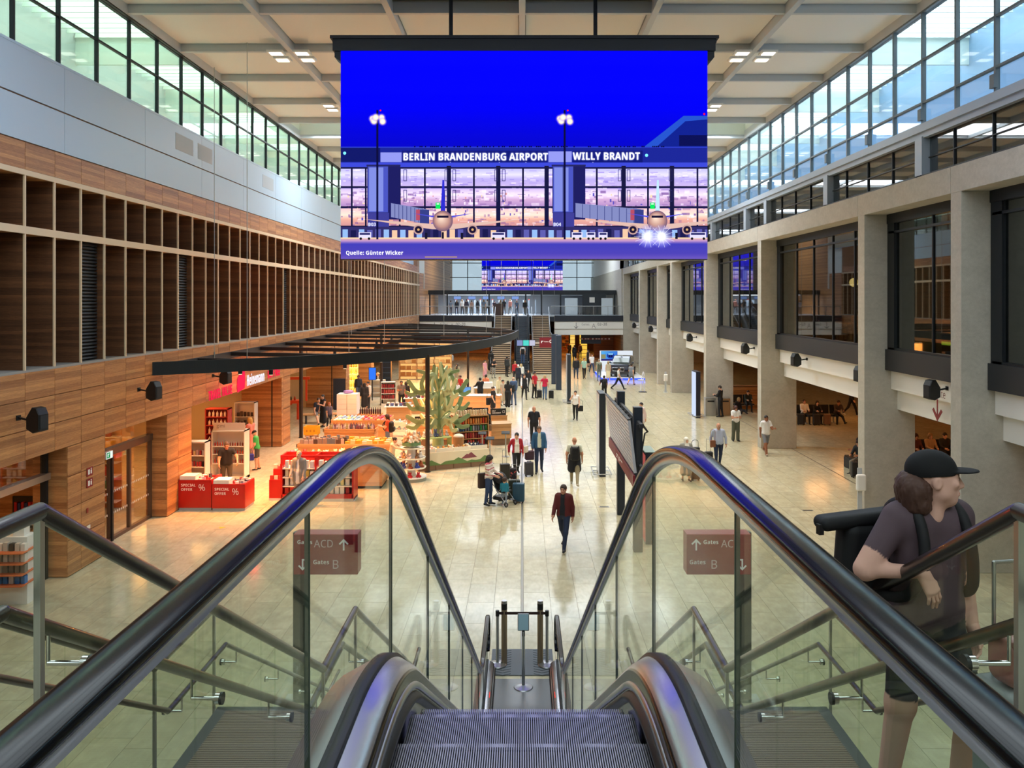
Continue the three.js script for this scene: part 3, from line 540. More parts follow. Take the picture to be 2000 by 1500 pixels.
// ================================================================ THE TWO VIDEO WALLS
const tScreen = canvasTex(2048, 1160, (g, W, H) => {
  const r = mulberry(11), rect = (c, x, y, w, h) => { g.fillStyle = c; g.fillRect(x, y, w, h); };
  let gr = g.createLinearGradient(0, 0, 0, 540); gr.addColorStop(0, '#0404f4'); gr.addColorStop(0.6, '#0202ea'); gr.addColorStop(1, '#0606c0'); g.fillStyle = gr; g.fillRect(0, 0, W, 540);
  // terminal roof to the right
  g.fillStyle = '#10208a'; g.beginPath(); g.moveTo(1690, 540); g.lineTo(1915, 362); g.lineTo(2048, 362); g.lineTo(2048, 540); g.fill();
  g.fillStyle = '#2450c4'; g.beginPath(); g.moveTo(1690, 538); g.lineTo(1915, 362); g.lineTo(2048, 362); g.lineTo(2048, 382); g.lineTo(1925, 392); g.lineTo(1760, 538); g.fill();
  rect('#0a0f50', 1890, 470, 158, 60); g.fillStyle = '#ff1040'; g.beginPath(); g.arc(2030, 352, 6, 0, 7); g.fill();
  // roof band with the airport's name
  rect('#1a2490', 0, 534, W, 92); rect('#2c3cc4', 0, 534, W, 6); rect('#101764', 0, 540, 220, 78); rect('#8d92e6', 222, 566, 118, 54); rect('#8d92e6', 1160, 560, 130, 60); rect('#0f1670', 342, 556, 812, 66); rect('#0f1670', 1296, 556, 390, 66);
  for (let x = 350; x < 1830; x += 10) if (r() < 0.5) rect('#050838', x, 530, 7, 7);
  g.font = 'bold 58px sans-serif'; g.fillStyle = '#ffffff'; g.textBaseline = 'alphabetic';
  const fit = (t, x, y, w) => { g.save(); g.translate(x, y); g.scale(w / g.measureText(t).width, 1); g.shadowColor = '#cfd4ff'; g.shadowBlur = 8; g.fillText(t, 0, 0); g.restore(); };
  fit('BERLIN BRANDENBURG AIRPORT', 346, 610, 812); fit('WILLY BRANDT', 1296, 607, 376);
  g.fillStyle = '#7fe8ff'; g.beginPath(); g.arc(1708, 582, 9, 0, 7); g.arc(22, 570, 9, 0, 7); g.fill();
  for (const x of [496, 612, 770, 886, 1034, 1408]) { g.fillStyle = '#d6dcff'; g.beginPath(); g.arc(x, 626, 6, 0, 7); g.fill(); }
  rect('#3a46d0', 0, 622, W, 28);
  // glass front: lit rooms behind a grid
  rect('#2a2868', 0, 648, W, 400);
  for (let row = 0; row < 3; row++) { const y = 654 + row * 112, q = g.createLinearGradient(0, y, 0, y + 104); q.addColorStop(0, ['#b8b4f8', '#cdb6f0', '#f0c4c8'][row]); q.addColorStop(0.35, ['#e2dcff', '#f2e2ff', '#ffe2d0'][row]); q.addColorStop(0.6, ['#b6a8e8', '#d0a8d0', '#e6a898'][row]); q.addColorStop(1, ['#c9b4e8', '#a884c0', '#c88a90'][row]); g.fillStyle = q; g.fillRect(0, y, W, 104); }
  for (let k = 0; k < 900; k++) { const y = 660 + r() * 320, lo = y > 770; g.fillStyle = `rgba(${r() < 0.5 ? '255,244,255' : lo ? '120,80,150' : '150,130,220'},${0.25 + 0.4 * r()})`; g.fillRect(r() * W, y, 6 + r() * 40, 3 + r() * (lo ? 14 : 6)); }
  for (let k = 0; k < 220; k++) rect(pick(['#5c50b8', '#8f6aa8', '#d8989a', '#f4e0f8', '#ffd8b0']), r() * W, 790 + r() * 190, 3 + r() * 8, 4 + r() * 14);
  g.fillStyle = '#16163c'; for (const x of [62, 140, 330, 470, 604, 744, 880, 1018, 1150, 1290, 1430, 1580, 1716, 1850, 1992]) g.fillRect(x - 5, 648, 10, 330); for (const y of [648, 754, 866, 974]) g.fillRect(0, y, W, 9);
  for (const x of [604, 880, 1150, 1580, 1850]) g.fillRect(x - 12, 640, 24, 420);
  g.strokeStyle = '#2c2c60'; g.lineWidth = 3; for (const x of [352, 582, 626, 860, 902, 1550, 1600, 1834]) for (const y of [662, 776]) g.strokeRect(x, y, 16, 62);
  // stair towers
  for (const x of [150, 1184]) { rect('#4650b8', x, 640, 116, 262); rect('#7a86d8', x + 8, 650, 80, 244); rect('#1c1c5c', x + 116, 640, 66, 300); rect('#23235c', x - 6, 634, 190, 10); g.strokeStyle = '#262660'; g.lineWidth = 4; g.strokeRect(x, 640, 116, 262); g.beginPath(); g.moveTo(x + 58, 640); g.lineTo(x + 58, 900); g.stroke(); rect('#3c3c90', x, 902, 120, 140); g.font = 'bold 26px sans-serif'; g.fillStyle = '#e6e8ff'; g.fillText(x < 500 ? 'B03' : 'B04', x + 2, 976); }
  rect('#302c64', 0, 980, W, 66); for (let x = 10; x < W; x += 46) rect(pick(['#8fb4e8', '#e8c0a0', '#19194a', '#5a5aa8', '#20204c']), x, 992 + r() * 8, 30, 50);
  // apron
  gr = g.createLinearGradient(0, 1040, 0, 1160); gr.addColorStop(0, '#e6b49a'); gr.addColorStop(0.16, '#b48ac0'); gr.addColorStop(0.3, '#3f3cb0'); gr.addColorStop(0.75, '#4a3fae'); gr.addColorStop(1, '#6a55b4'); g.fillStyle = gr; g.fillRect(0, 1040, W, 120);
  rect('#ffd9a8', 0, 1040, W, 6);
  // masts with flood lights
  for (const x of [204, 1250]) { rect('#0c0c38', x - 5, 330, 11, 720); for (const [dx, dy] of [[-26, 378], [24, 372], [-18, 392], [30, 394], [-8, 370]]) { const q = g.createRadialGradient(x + dx, dy, 2, x + dx, dy, 26); q.addColorStop(0, '#ffffff'); q.addColorStop(0.45, '#ffe9c8'); q.addColorStop(1, 'rgba(120,80,255,0)'); g.fillStyle = q; g.fillRect(x + dx - 28, dy - 28, 56, 56); } g.fillStyle = '#ff1848'; g.beginPath(); g.arc(x + 18, 332, 5, 0, 7); g.fill(); }
  // jet bridges and aircraft seen head-on
  for (const [ax, bx2] of [[570, 280], [1768, 1310]]) {
    g.fillStyle = '#7d84b8'; g.beginPath(); g.moveTo(bx2, 848); g.lineTo(ax - 90, 882); g.lineTo(ax - 90, 966); g.lineTo(bx2, 926); g.fill(); g.strokeStyle = '#343a78'; g.lineWidth = 3; for (let k = 0; k < 9; k++) { const u = bx2 + k * (ax - 90 - bx2) / 9; g.beginPath(); g.moveTo(u, 850 + k * 4); g.lineTo(u, 926 + k * 4.4); g.stroke(); } rect('#b04a60', ax - 150, 884, 22, 60); rect('#343c80', ax - 128, 884, 52, 84);
    g.fillStyle = ax < 1000 ? '#2a2ac8' : '#b8dcf4'; g.beginPath(); g.moveTo(ax - 12, 900); g.lineTo(ax - 2, 720); g.lineTo(ax + 8, 720); g.lineTo(ax + 14, 900); g.fill();
    g.fillStyle = '#d8b4a8'; g.beginPath(); g.moveTo(ax - 440, 938); g.lineTo(ax, 968); g.lineTo(ax + 440, 938); g.lineTo(ax + 60, 994); g.lineTo(ax - 60, 994); g.fill(); g.fillStyle = '#4a4ad0'; g.beginPath(); g.moveTo(ax - 170, 905); g.lineTo(ax, 925); g.lineTo(ax + 170, 905); g.lineTo(ax, 938); g.fill();
    const q = g.createRadialGradient(ax - 10, 930, 5, ax, 950, 62); q.addColorStop(0, '#f2d6c0'); q.addColorStop(0.6, '#b88a80'); q.addColorStop(1, '#5a4468'); g.fillStyle = q; g.beginPath(); g.ellipse(ax, 948, 56, 58, 0, 0, 7); g.fill(); rect('#1a1430', ax - 32, 918, 64, 12);
    for (const e of [-136, 166]) { g.fillStyle = '#c09a94'; g.beginPath(); g.arc(ax + e, 996, 28, 0, 7); g.fill(); g.fillStyle = '#1c1430'; g.beginPath(); g.arc(ax + e, 996, 20, 0, 7); g.fill(); g.fillStyle = '#d4a870'; g.beginPath(); g.arc(ax + e, 996, 7, 0, 7); g.fill(); }
    rect('#14142c', ax - 100, 1014, 14, 34); rect('#14142c', ax + 100, 1014, 14, 34); rect('#14142c', ax - 6, 1010, 12, 36); rect('#10e060', ax - 40, 846, 26, 34); rect('#ffffff', ax - 34, 850, 14, 6);
  }
  for (const [x, w] of [[100, 70], [842, 76], [1290, 60], [1372, 50], [1440, 50], [1950, 90]]) { rect('#dcd6f0', x, 1010, w, 34); rect('#3a3a70', x + 6, 1014, w - 12, 12); g.fillStyle = '#111'; g.beginPath(); g.arc(x + 12, 1046, 7, 0, 7); g.arc(x + w - 12, 1046, 7, 0, 7); g.fill(); }
  for (const x of [1716, 1792]) { const q = g.createRadialGradient(x, 1034, 2, x, 1034, 70); q.addColorStop(0, '#ffffff'); q.addColorStop(0.25, '#f0f4ff'); q.addColorStop(1, 'rgba(120,120,255,0)'); g.fillStyle = q; g.fillRect(x - 80, 964, 160, 150); g.strokeStyle = 'rgba(240,244,255,0.8)'; g.lineWidth = 2; for (let k = 0; k < 14; k++) { const a = k * Math.PI / 7; g.beginPath(); g.moveTo(x, 1034); g.lineTo(x + 78 * Math.cos(a), 1034 + 62 * Math.sin(a)); g.stroke(); } }
  g.fillStyle = '#c8a060'; g.fillRect(470, 1146, 180, 5);
  g.font = 'bold 30px sans-serif'; g.fillStyle = '#fff'; g.fillText('Quelle: Günter Wicker', 28, 1136);
});
const mScreen = glow(0xffffff, 1.0, tScreen);
function videoWall(Z, label, near) {
  const half = 4.985, y0 = 7.9, y1 = 13.56, cx = 0.05 * Z / 22.4 * (near ? 1 : 0), t = thing('video_wall', label, 'screen', cx, 0, Z);
  obj('screen_face', [(() => { const g = new THREE.PlaneGeometry(half * 2, y1 - y0); g.translate(0, (y0 + y1) / 2, 0.13); return g; })()], mScreen, t);
  obj('cabinet', [bx(-half, half, y0 - 0.02, y1, -0.125, 0.35)], M.black, t);
  const sh = new THREE.Shape([[-5.22, 13.93], [5.24, 13.93], [5.24, 13.8], [5.18, 13.72], [5.18, 13.4], [5.1, 13.3], [-5.02, 13.3], [-5.16, 13.4], [-5.16, 13.72], [-5.22, 13.8]].map(p => new THREE.Vector2(...p)));
  const g = new THREE.ExtrudeGeometry(sh, { depth: 0.5, bevelEnabled: false }); g.translate(0, 0, -0.4); obj('top_housing', [prep(g), bx(-5.2, 5.2, 13.56, 13.9, -0.16, 0.4)], mat(0x1c2226, 0.5), t);
  obj('lip', [bx(-5.26, 5.28, 13.88, 13.96, -0.22, 0.42)], mat(0x1c2226, 0.5), t);
  for (const x of [-2.0, 1.95]) obj('hanger_pole', [cyl(0.055, 0.055, 1.3, x, 13.9, 0, 14)], M.frame, t);
  rectLight(0x5a55ff, 0.35, half * 2, y1 - y0, cx, (y0 + y1) / 2, Z - 0.2, cx, (y0 + y1) / 2, Z - 5);
  return t;
}
videoWall(22.4, 'huge hanging screen showing a night terminal front with two parked aircraft', true);
videoWall(101, 'far hanging screen over the gallery repeating the night terminal picture', false);
// ---------------------------------------------------------------- steel canopy over the market stands
{
  const YC = 4.72, c = thing('steel_canopy', 'black leaf shaped steel frame canopy hung above the market stands', 'canopy');
  const near = new THREE.CatmullRomCurve3([[-11.15, 24.6], [-9.4, 25.7], [-7.1, 27.6], [-5.0, 30.1], [-3.5, 32.8], [-1.9, 38], [-0.7, 44.6], [-0.25, 50.4]].map(p => new THREE.Vector3(p[0], YC, -p[1])));
  const farC = new THREE.CatmullRomCurve3([[-0.25, 50.4], [-1.7, 55], [-4.0, 60], [-6.7, 64], [-9.2, 66], [-11.1, 64]].map(p => new THREE.Vector3(p[0], YC, -p[1])));
  const rim = (curve, n, h) => { const pts = curve.getPoints(n), out = []; for (let i = 0; i + 1 < pts.length; i++) out.push(bar(pts[i], pts[i + 1], 0.09, h)); return out; };
  obj('rim', rim(near, 46, 0.4), M.frame, c); obj('rim', rim(farC, 30, 0.3), M.frame, c);
  obj('wall_rail', [bar([-10.95, YC, -24.7], [-10.95, YC, -64], 0.08, 0.24)], M.frame, c); const lampSpots = [];
  const on = (curve, Z) => { let best = null; for (const p of curve.getPoints(200)) if (!best || Math.abs(-p.z - Z) < Math.abs(-best.z - Z)) best = p; return best; };
  for (const [za, zb] of [[27.6, 26.9], [30.8, 29.3], [34.2, 32], [37.8, 35.2], [41.5, 39], [45.5, 43], [49.5, 47.4]]) obj('rafter', [bar([-10.95, YC + 0.04, -za], on(near, zb).clone().setY(YC + 0.04), 0.1, 0.14)], M.frame, c);
  for (const [za, zb] of [[54, 52], [58.5, 56.5], [62, 61]]) obj('rafter', [bar([-10.95, YC + 0.04, -za], on(farC, zb).clone().setY(YC + 0.04), 0.1, 0.14)], M.frame, c);
  for (const [x, Z] of [[-10.9, 29.0], [-8.8, 26.2], [-6.6, 31.2], [-6.4, 38], [-9.6, 46], [-4.4, 46], [-7, 55], [-2.2, 50], [-1.2, 47]]) { obj('hanger_rod', [cyl(0.012, 0.012, 10.3, x, YC, -Z, 6)], mat(0xb9bcb8, 0.4, 0.6), c); obj('hanger_clip', [cyl(0.03, 0.03, 0.12, x, YC + 0.1, -Z, 8)], M.steel, c); }
  // down lamps under the canopy light the stands
  const lens = glow(new THREE.Color(1, 0.72, 0.42), 2.0), can = cyl(0.07, 0.07, 0.16, 0, 0, 0, 12), disc = cyl(0.055, 0.055, 0.012, 0, -0.012, 0, 12);
  for (const [za, zb, cv] of [[27.6, 26.9, near], [30.8, 29.3, near], [34.2, 32, near], [37.8, 35.2, near], [41.5, 39, near], [45.5, 43, near], [49.5, 47.4, near], [58.5, 56.5, farC]]) for (const f of za < 31 ? [0.5, 0.85] : [0.3, 0.75]) { const q = on(cv, zb), x = lerp(-10.95, q.x, f), Z = lerp(za, -q.z, f);
    const l = thing('canopy_spotlight', 'small black can spotlight under the steel canopy', 'spotlight', x, YC - 0.4, Z, 0, 'can spotlights under the steel canopy');
    put('can', can, M.frame, l, 0, 0, 0); put('lamp_lens', disc, lens, l, 0, 0, 0); obj('stem', [cyl(0.012, 0.012, 0.24, 0, 0.14, 0, 6)], M.frame, l);
    spot(0xffa050, 85, x, YC - 0.45, Z, x, 0, Z, 0.95, 0.8, 5);
  }
  // posts that carry the canopy
  for (const [px, py] of [[835, 922], [588, 855], [745, 790], [914, 760]]) { const [x, Z] = Fl(px, py); const p = thing('canopy_post', 'round dark steel post carrying the leaf shaped canopy', 'post', x, 0, Z, 0, 'posts of the steel canopy'); obj('shaft', [cyl(0.09, 0.09, YC - 0.1, 0, 0, 0, 16)], mat(0x3b2c22, 0.5, 0.2), p); obj('collar', [cyl(0.12, 0.12, 0.03, 0, 0, 0, 16)], M.frame, p); }
}
// ---------------------------------------------------------------- loudspeakers on brackets
function loudspeaker(x, y, Z, s, label, turn) {
  const t = thing('wall_speaker', label, 'speaker', x, y, Z, turn); t.scale.setScalar(0.8);
  const sh = new THREE.Shape([[-0.2, -0.2], [0.0, -0.3], [0.2, -0.24], [0.2, 0.18], [0.12, 0.34], [-0.02, 0.36], [-0.2, 0.1]].map(p => new THREE.Vector2(...p)));
  const g = new THREE.ExtrudeGeometry(sh, { depth: 0.3, bevelEnabled: true, bevelSize: 0.02, bevelThickness: 0.02, bevelSegments: 1 }); g.translate(0, 0, -0.15); obj('cabinet', [prep(g)], M.black, t);
  obj('grille', [cb(0.012, 0.36, 0.26, 0.225, -0.02, 0)], M.charcoal, t);
  obj('bracket', [bar([-0.16, 0, 0], [-0.62, 0.06, 0], 0.05, 0.05), cb(0.03, 0.14, 0.14, -0.63, 0.06, 0), cb(0.06, 0.22, 0.06, -0.2, 0.02, 0)], M.black, t);
  return t;
}
for (const [px, py, lb] of [[72, 822, 'black loudspeaker on the timber wall above the corner shop'], [300, 765, 'black loudspeaker on the timber wall beside the canopy tip'], [440, 737, 'black loudspeaker on the timber wall under the canopy rim']]) { const Z = 10.6 * FOCAL / (1020 - px); loudspeaker(-10.59, EYE - (py - 585) * Z / FOCAL, Z, 1, lb, -0.25); }
for (const [px, py, lb] of [[1810, 750, 'by the Gate arrow behind the climbing person'], [1672, 726, 'at the edge of the second near column'], [1548, 700, 'between the second and third near columns'], [1450, 681, 'between the third and fourth columns'], [1343, 660, 'above the pale blue lit totem'], [1268, 643, 'above the white post dispenser'], [1236, 636, 'nearest the far gallery']]) { const Z = 11.1 * FOCAL / (px - 1020); const y = EYE - (py - 585) * Z / FOCAL; loudspeaker(11.24, Math.min(4.3, Math.max(3.98, y)), Z, -1, 'black loudspeaker on the white beam ' + lb, Math.PI + 0.25); }
// ---------------------------------------------------------------- pylons, boards and totems along the middle of the hall
function totem(name, label, cat, x, Z, w, h, d, faceMat, bodyMat, guard, turn = 0) {
  const t = thing(name, label, cat, x, 0, Z, turn); obj('body', [rbx(w, h, d, 0.012, 0, h / 2, 0)], bodyMat, t);
  if (faceMat) obj('screen_face', [cb(0.012, h * 0.96, d * 0.94, -w / 2 - 0.004, h / 2, 0)], faceMat, t);
  if (guard) obj('guard_rail', [tube([[-w / 2 - 0.22, 0.12, d / 2 + 0.12], [w / 2 + 0.22, 0.12, d / 2 + 0.12], [w / 2 + 0.22, 0.12, -d / 2 - 0.12], [-w / 2 - 0.22, 0.12, -d / 2 - 0.12], [-w / 2 - 0.22, 0.12, d / 2 + 0.12]], 0.018, 8), rod([-w / 2, 0.12, 0], [-w / 2 - 0.22, 0.12, 0], 0.014), rod([w / 2, 0.12, 0], [w / 2 + 0.22, 0.12, 0], 0.014)], M.steel, t);
  return t;
}
const mPale = mat(0xc7ccd4, 0.25), mPylon = mat(0x222a36, 0.45);
totem('information_totem', 'tall dark pylon with a pale side face and a floor guard rail', 'pylon', 3.08, 32, 0.24, 3.2, 1.2, mPale, mPylon, true);
totem('information_totem', 'slim dark pylon with guard rail standing beyond the woman in white top', 'pylon', 3.05, 54, 0.24, 3.2, 1.2, mPale, mPylon, true);
totem('information_totem', 'tall dark blue pylon standing in front of the far right stairs', 'pylon', 2.75, 62, 0.4, 4.1, 1.0, null, mat(0x2b3647, 0.5), false);
totem('information_totem', 'dark blue slab standing just behind the tall blue pylon', 'pylon', 2.6, 66, 0.5, 4.0, 0.4, null, mat(0x2b3647, 0.5), false);
const blueTot = totem('advert_totem', 'dark edged totem with a pale blue lit face beside a concrete column', 'totem', 10.1, 47.6, 0.26, 2.65, 1.2, glow(new THREE.Color(0.62, 0.72, 0.95), 0.9), mat(0x16182c, 0.4), true);
{
  // departures board hung between two dark posts
  const b = thing('departures_board', 'long tilted flight board of pale screens above a red strip between dark posts', 'flight board', 3.0, 0, 24.2);
  for (const dz of [-1.75, 2.05]) obj('post', [rbx(0.24, 3.9, 0.26, 0.01, 0.12, 1.95, dz)], mPylon, b);
  for (let k = 0; k < 6; k++) { const z = -3.1 + k * 0.98; const p = obj('screen_panel', [cb(0.07, 1.4, 0.94, 0, 0, 0)], mat(0xb8b6ba, 0.25), b); p.position.set(-0.12, 2.95, z + 0.5); p.rotation.z = 0.12; obj('bezel', [cb(0.09, 0.03, 0.95, 0, 0.71, 0), cb(0.09, 0.03, 0.95, 0, -0.71, 0)], M.charcoal, p); const ls = []; for (let i = 0; i < 11; i++) ls.push(cb(0.004, 0.018, 0.8, -0.037, 0.55 - i * 0.11, 0)); obj('text_lines', ls, mat(0x77747c, 0.5), p); }
  obj('red_strip', [bx(-0.12, -0.06, 1.92, 2.22, -2.9, 3.1)], M.wine, b);
  obj('strip_text', [(() => { const g = new THREE.PlaneGeometry(3.4, 0.26); g.rotateY(-Math.PI / 2); g.translate(-0.125, 2.07, 0.6); return g; })()], new THREE.MeshStandardMaterial({ roughness: 0.5, map: canvasTex(1024, 80, (g, w, h) => { g.fillStyle = '#7c1622'; g.fillRect(0, 0, w, h); g.fillStyle = '#fff'; g.fillRect(80, 24, 120, 12); g.fillRect(80, 46, 80, 12); g.fillRect(260, 20, 60, 40); g.fillRect(360, 24, 160, 12); }) }), b);
  obj('rear_frame', [bar([0.1, 3.5, 2.9], [0.1, 3.5, -2.9], 0.08, 0.12), bar([0.1, 2.4, 2.9], [0.1, 2.4, -2.9], 0.08, 0.12), ...seq(-2.6, 2.6, 0.65).map(z => cb(0.1, 1.1, 0.08, 0.06, 2.95, z)), ...seq(-2.4, 2.4, 0.6).map(z => rod([0.14, 2.5, z], [0.22, 3.3, z + 0.3], 0.02))], M.charcoal, b);
  const r = thing('advert_totem', 'dark totem with a red lit side face next to the flight board', 'totem', 3.55, 0, 23.2);
  obj('body', [rbx(0.26, 2.55, 0.95, 0.012, 0, 1.275, 0)], mPylon, r); obj('screen_face', [cb(0.012, 2.4, 0.9, -0.135, 1.27, 0)], glow(new THREE.Color(0.55, 0.12, 0.1), 0.6), r); obj('top_cap', [cb(0.3, 0.02, 0.98, 0, 2.56, 0)], mat(0x9ab0a0, 0.3), r);
}
// red gate signs on dark pylons at the foot of the stairs
function arrow(g, x, y, s, kind, flip) {
  g.save(); g.translate(x, y); g.scale(flip ? -s : s, s); g.lineWidth = 15; g.strokeStyle = '#fff'; g.lineCap = 'butt'; g.lineJoin = 'miter'; g.beginPath();
  if (kind === 'up') { g.moveTo(0, 50); g.lineTo(0, -40); g.moveTo(-38, -4); g.lineTo(0, -42); g.lineTo(38, -4); }
  else { g.moveTo(46, -48); g.lineTo(2, -48); g.lineTo(2, 36); g.moveTo(-34, 4); g.lineTo(2, 40); g.lineTo(38, 4); }
  g.stroke(); g.restore();
}
for (const s of [-1, 1]) {
  const Z = 13.9, t = thing('gate_sign', s < 0 ? 'red gate sign on a dark pylon at the foot of the left stairs' : 'red gate sign on a dark pylon at the foot of the right stairs', 'sign', s * 3.3, 0, Z);
  obj('pylon', [rbx(0.22, 2.85, 0.12, 0.01, s * 0.48, 1.425, -0.05)], mat(0x3a3d38, 0.3), t);
  obj('sign_box', [rbx(1.08, 0.68, 0.3, 0.012, 0, 2.52, 0)], mat(0x8a0d1f, 0.4), t);
  obj('sign_face', [(() => { const g = new THREE.PlaneGeometry(1.06, 0.66); g.translate(0, 2.52, 0.152); return g; })()], new THREE.MeshStandardMaterial({ roughness: 0.45, map: canvasTex(636, 396, (g, w, h) => {
    g.fillStyle = '#8a0d1f'; g.fillRect(0, 0, w, h); g.fillStyle = '#ffffff';
    const L = s < 0;
    arrow(g, L ? 500 : 90, 100, 1.15, 'up'); g.font = 'bold 56px sans-serif'; g.fillText('Gates', L ? 30 : 160, 92); g.font = '104px sans-serif'; g.fillStyle = '#e0c8cc'; g.fillText('ACD', L ? 200 : 340, 126); g.fillStyle = '#f4eeee';
    arrow(g, L ? 84 : 556, 304, 1.1, 'turn', !L); g.font = 'bold 60px sans-serif'; g.fillText('Gates', L ? 190 : 20, 296); g.font = '120px sans-serif'; g.fillStyle = '#e0c8cc'; g.fillText('B', L ? 380 : 232, 340);
  }) }), t);
  obj('foot_plate', [cb(0.5, 0.015, 0.3, s * 0.48, 0.0075, -0.05)], M.steel, t);
}

// ================================================================ SHOPS ALONG THE LEFT WALL
const fontBold = await new FontLoader().loadAsync('fonts/droid/droid_sans_bold.typeface.json');
const fontReg = await new FontLoader().loadAsync('fonts/droid/droid_sans_regular.typeface.json');
function letters(text, size, depth = 0.03, font = fontBold) { const g = new TextGeometry(text, { font, size, depth, curveSegments: 4, bevelEnabled: false }); g.computeBoundingBox(); g.translate(-g.boundingBox.min.x, 0, 0); g.userData.w = g.boundingBox.max.x - g.boundingBox.min.x; return g; }
const signCanvas = (w, h, draw, k) => { const t = canvasTex(w, h, draw); return k ? glow(0xffffff, k, t) : new THREE.MeshStandardMaterial({ map: t, roughness: 0.5 }); };
const shell = mat(0xd8c4a4, 0.8);
// rooms behind the openings
function room(n, label, x0, x1, y0, y1, za, zb, m, skip = '') {          // walls with thickness around a room that opens on one side
  const r = setting('wall_' + n, label), o = [];
  if (!skip.includes('l')) o.push(bx(x0 - 0.15, x0, y0, y1, za, zb)); if (!skip.includes('r')) o.push(bx(x1, x1 + 0.15, y0, y1, za, zb));
  if (!skip.includes('n')) o.push(bx(x0, x1, y0, y1, za - 0.12, za)); if (!skip.includes('f')) o.push(bx(x0, x1, y0, y1, zb, zb + 0.12));
  if (!skip.includes('t')) o.push(bx(x0, x1, y1, y1 + 0.12, za, zb));
  obj('panel', o, m, r); return r;
}
room('shop_corner', 'walls of the corner shop behind its glass front', -19, -11.75, 0, 3.22, 13, 21.3, shell, 'r');
room('shop_perfume', 'walls of the large shop behind the doors and the open front', -21, -11.72, 0, 3.22, 21.5, 38.0, shell, 'r');
room('shop_orange', 'walls of the dark shop with orange fittings', -19, -11.72, 0, 3.22, 39.2, 51.8, shell, 'r');
room('shop_yellow', 'walls of the shop with yellow lit shelves', -19, -11.72, 0, 3.22, 52.6, 60.4, shell, 'r');
room('shop_last', 'walls of the last shop on the timber side', -21, -11.72, 0, 3.22, 61.4, 88.4, mat(0x9a7a58, 0.8), 'r');
function ceilingStrip(x, y, Z, w, d, k, color, label, group) { const t = thing('ceiling_light_panel', label, 'ceiling light', x, y, Z, 0, group); obj('diffuser_lamp', [cb(w, 0.02, d, 0, -0.01, 0)], glow(color, 1.6), t); obj('frame', [cb(w + 0.06, 0.03, d + 0.06, 0, 0.016, 0)], M.white, t); rectLight(color, k, w, d, x, y - 0.03, Z, x, 0, Z + 0.001); }
for (const [x, Z, k] of [[-13.4, 18, 5], [-13.6, 23.6, 7], [-13.3, 29.4, 9], [-15.6, 30.4, 9], [-13.4, 33.4, 9], [-16, 35, 9], [-13.4, 44, 4], [-13.4, 49, 4], [-13.2, 56, 10], [-13.6, 66, 9], [-13.6, 74, 9], [-13.6, 82, 7]]) ceilingStrip(x, 3.19, Z, 1.2, 1.2, k, 0xffb060, 'square warm ceiling light inside a shop on the timber side', 'shop ceiling lights');
// timber reveals that close each opening
{
  const rv = (name, x0, za, zb, split) => { const w = setting(name, 'timber reveal beside a shop opening'); const rows = [[0.02, 0.55], [0.55, 1.35], [1.35, 3.2]]; const cols = split ? [[x0, split - 0.03], [split + 0.03, XL - 0.02]] : [[x0, XL - 0.02]]; cols.forEach(([a, b], i) => rows.forEach(([y0, y1], j) => obj('wood_panel', [bx(a, b, y0 + 0.005, y1 - 0.005, za, za + 0.04, i * 0.7 + j, j * 0.4)], M.wood, w))); obj('core', [bx(x0 - 0.02, XL - 0.05, 0, 3.22, za + 0.04, zb)], mat(0x9a6a40, 0.8), w); if (split) obj('door_gap', [bx(split - 0.03, split + 0.03, 0, 3.2, za + 0.01, za + 0.03)], M.black, w); };
  rv('trim_1', -11.95, 20.0, 21.3); rv('trim_2', -11.75, 25.6, 27.4); rv('trim_3', -12.95, 37.8, 39.1, -11.55); rv('trim_4', -13.6, 51.6, 52.5, -12.0); rv('trim_5', -13.0, 60.2, 61.3);
}
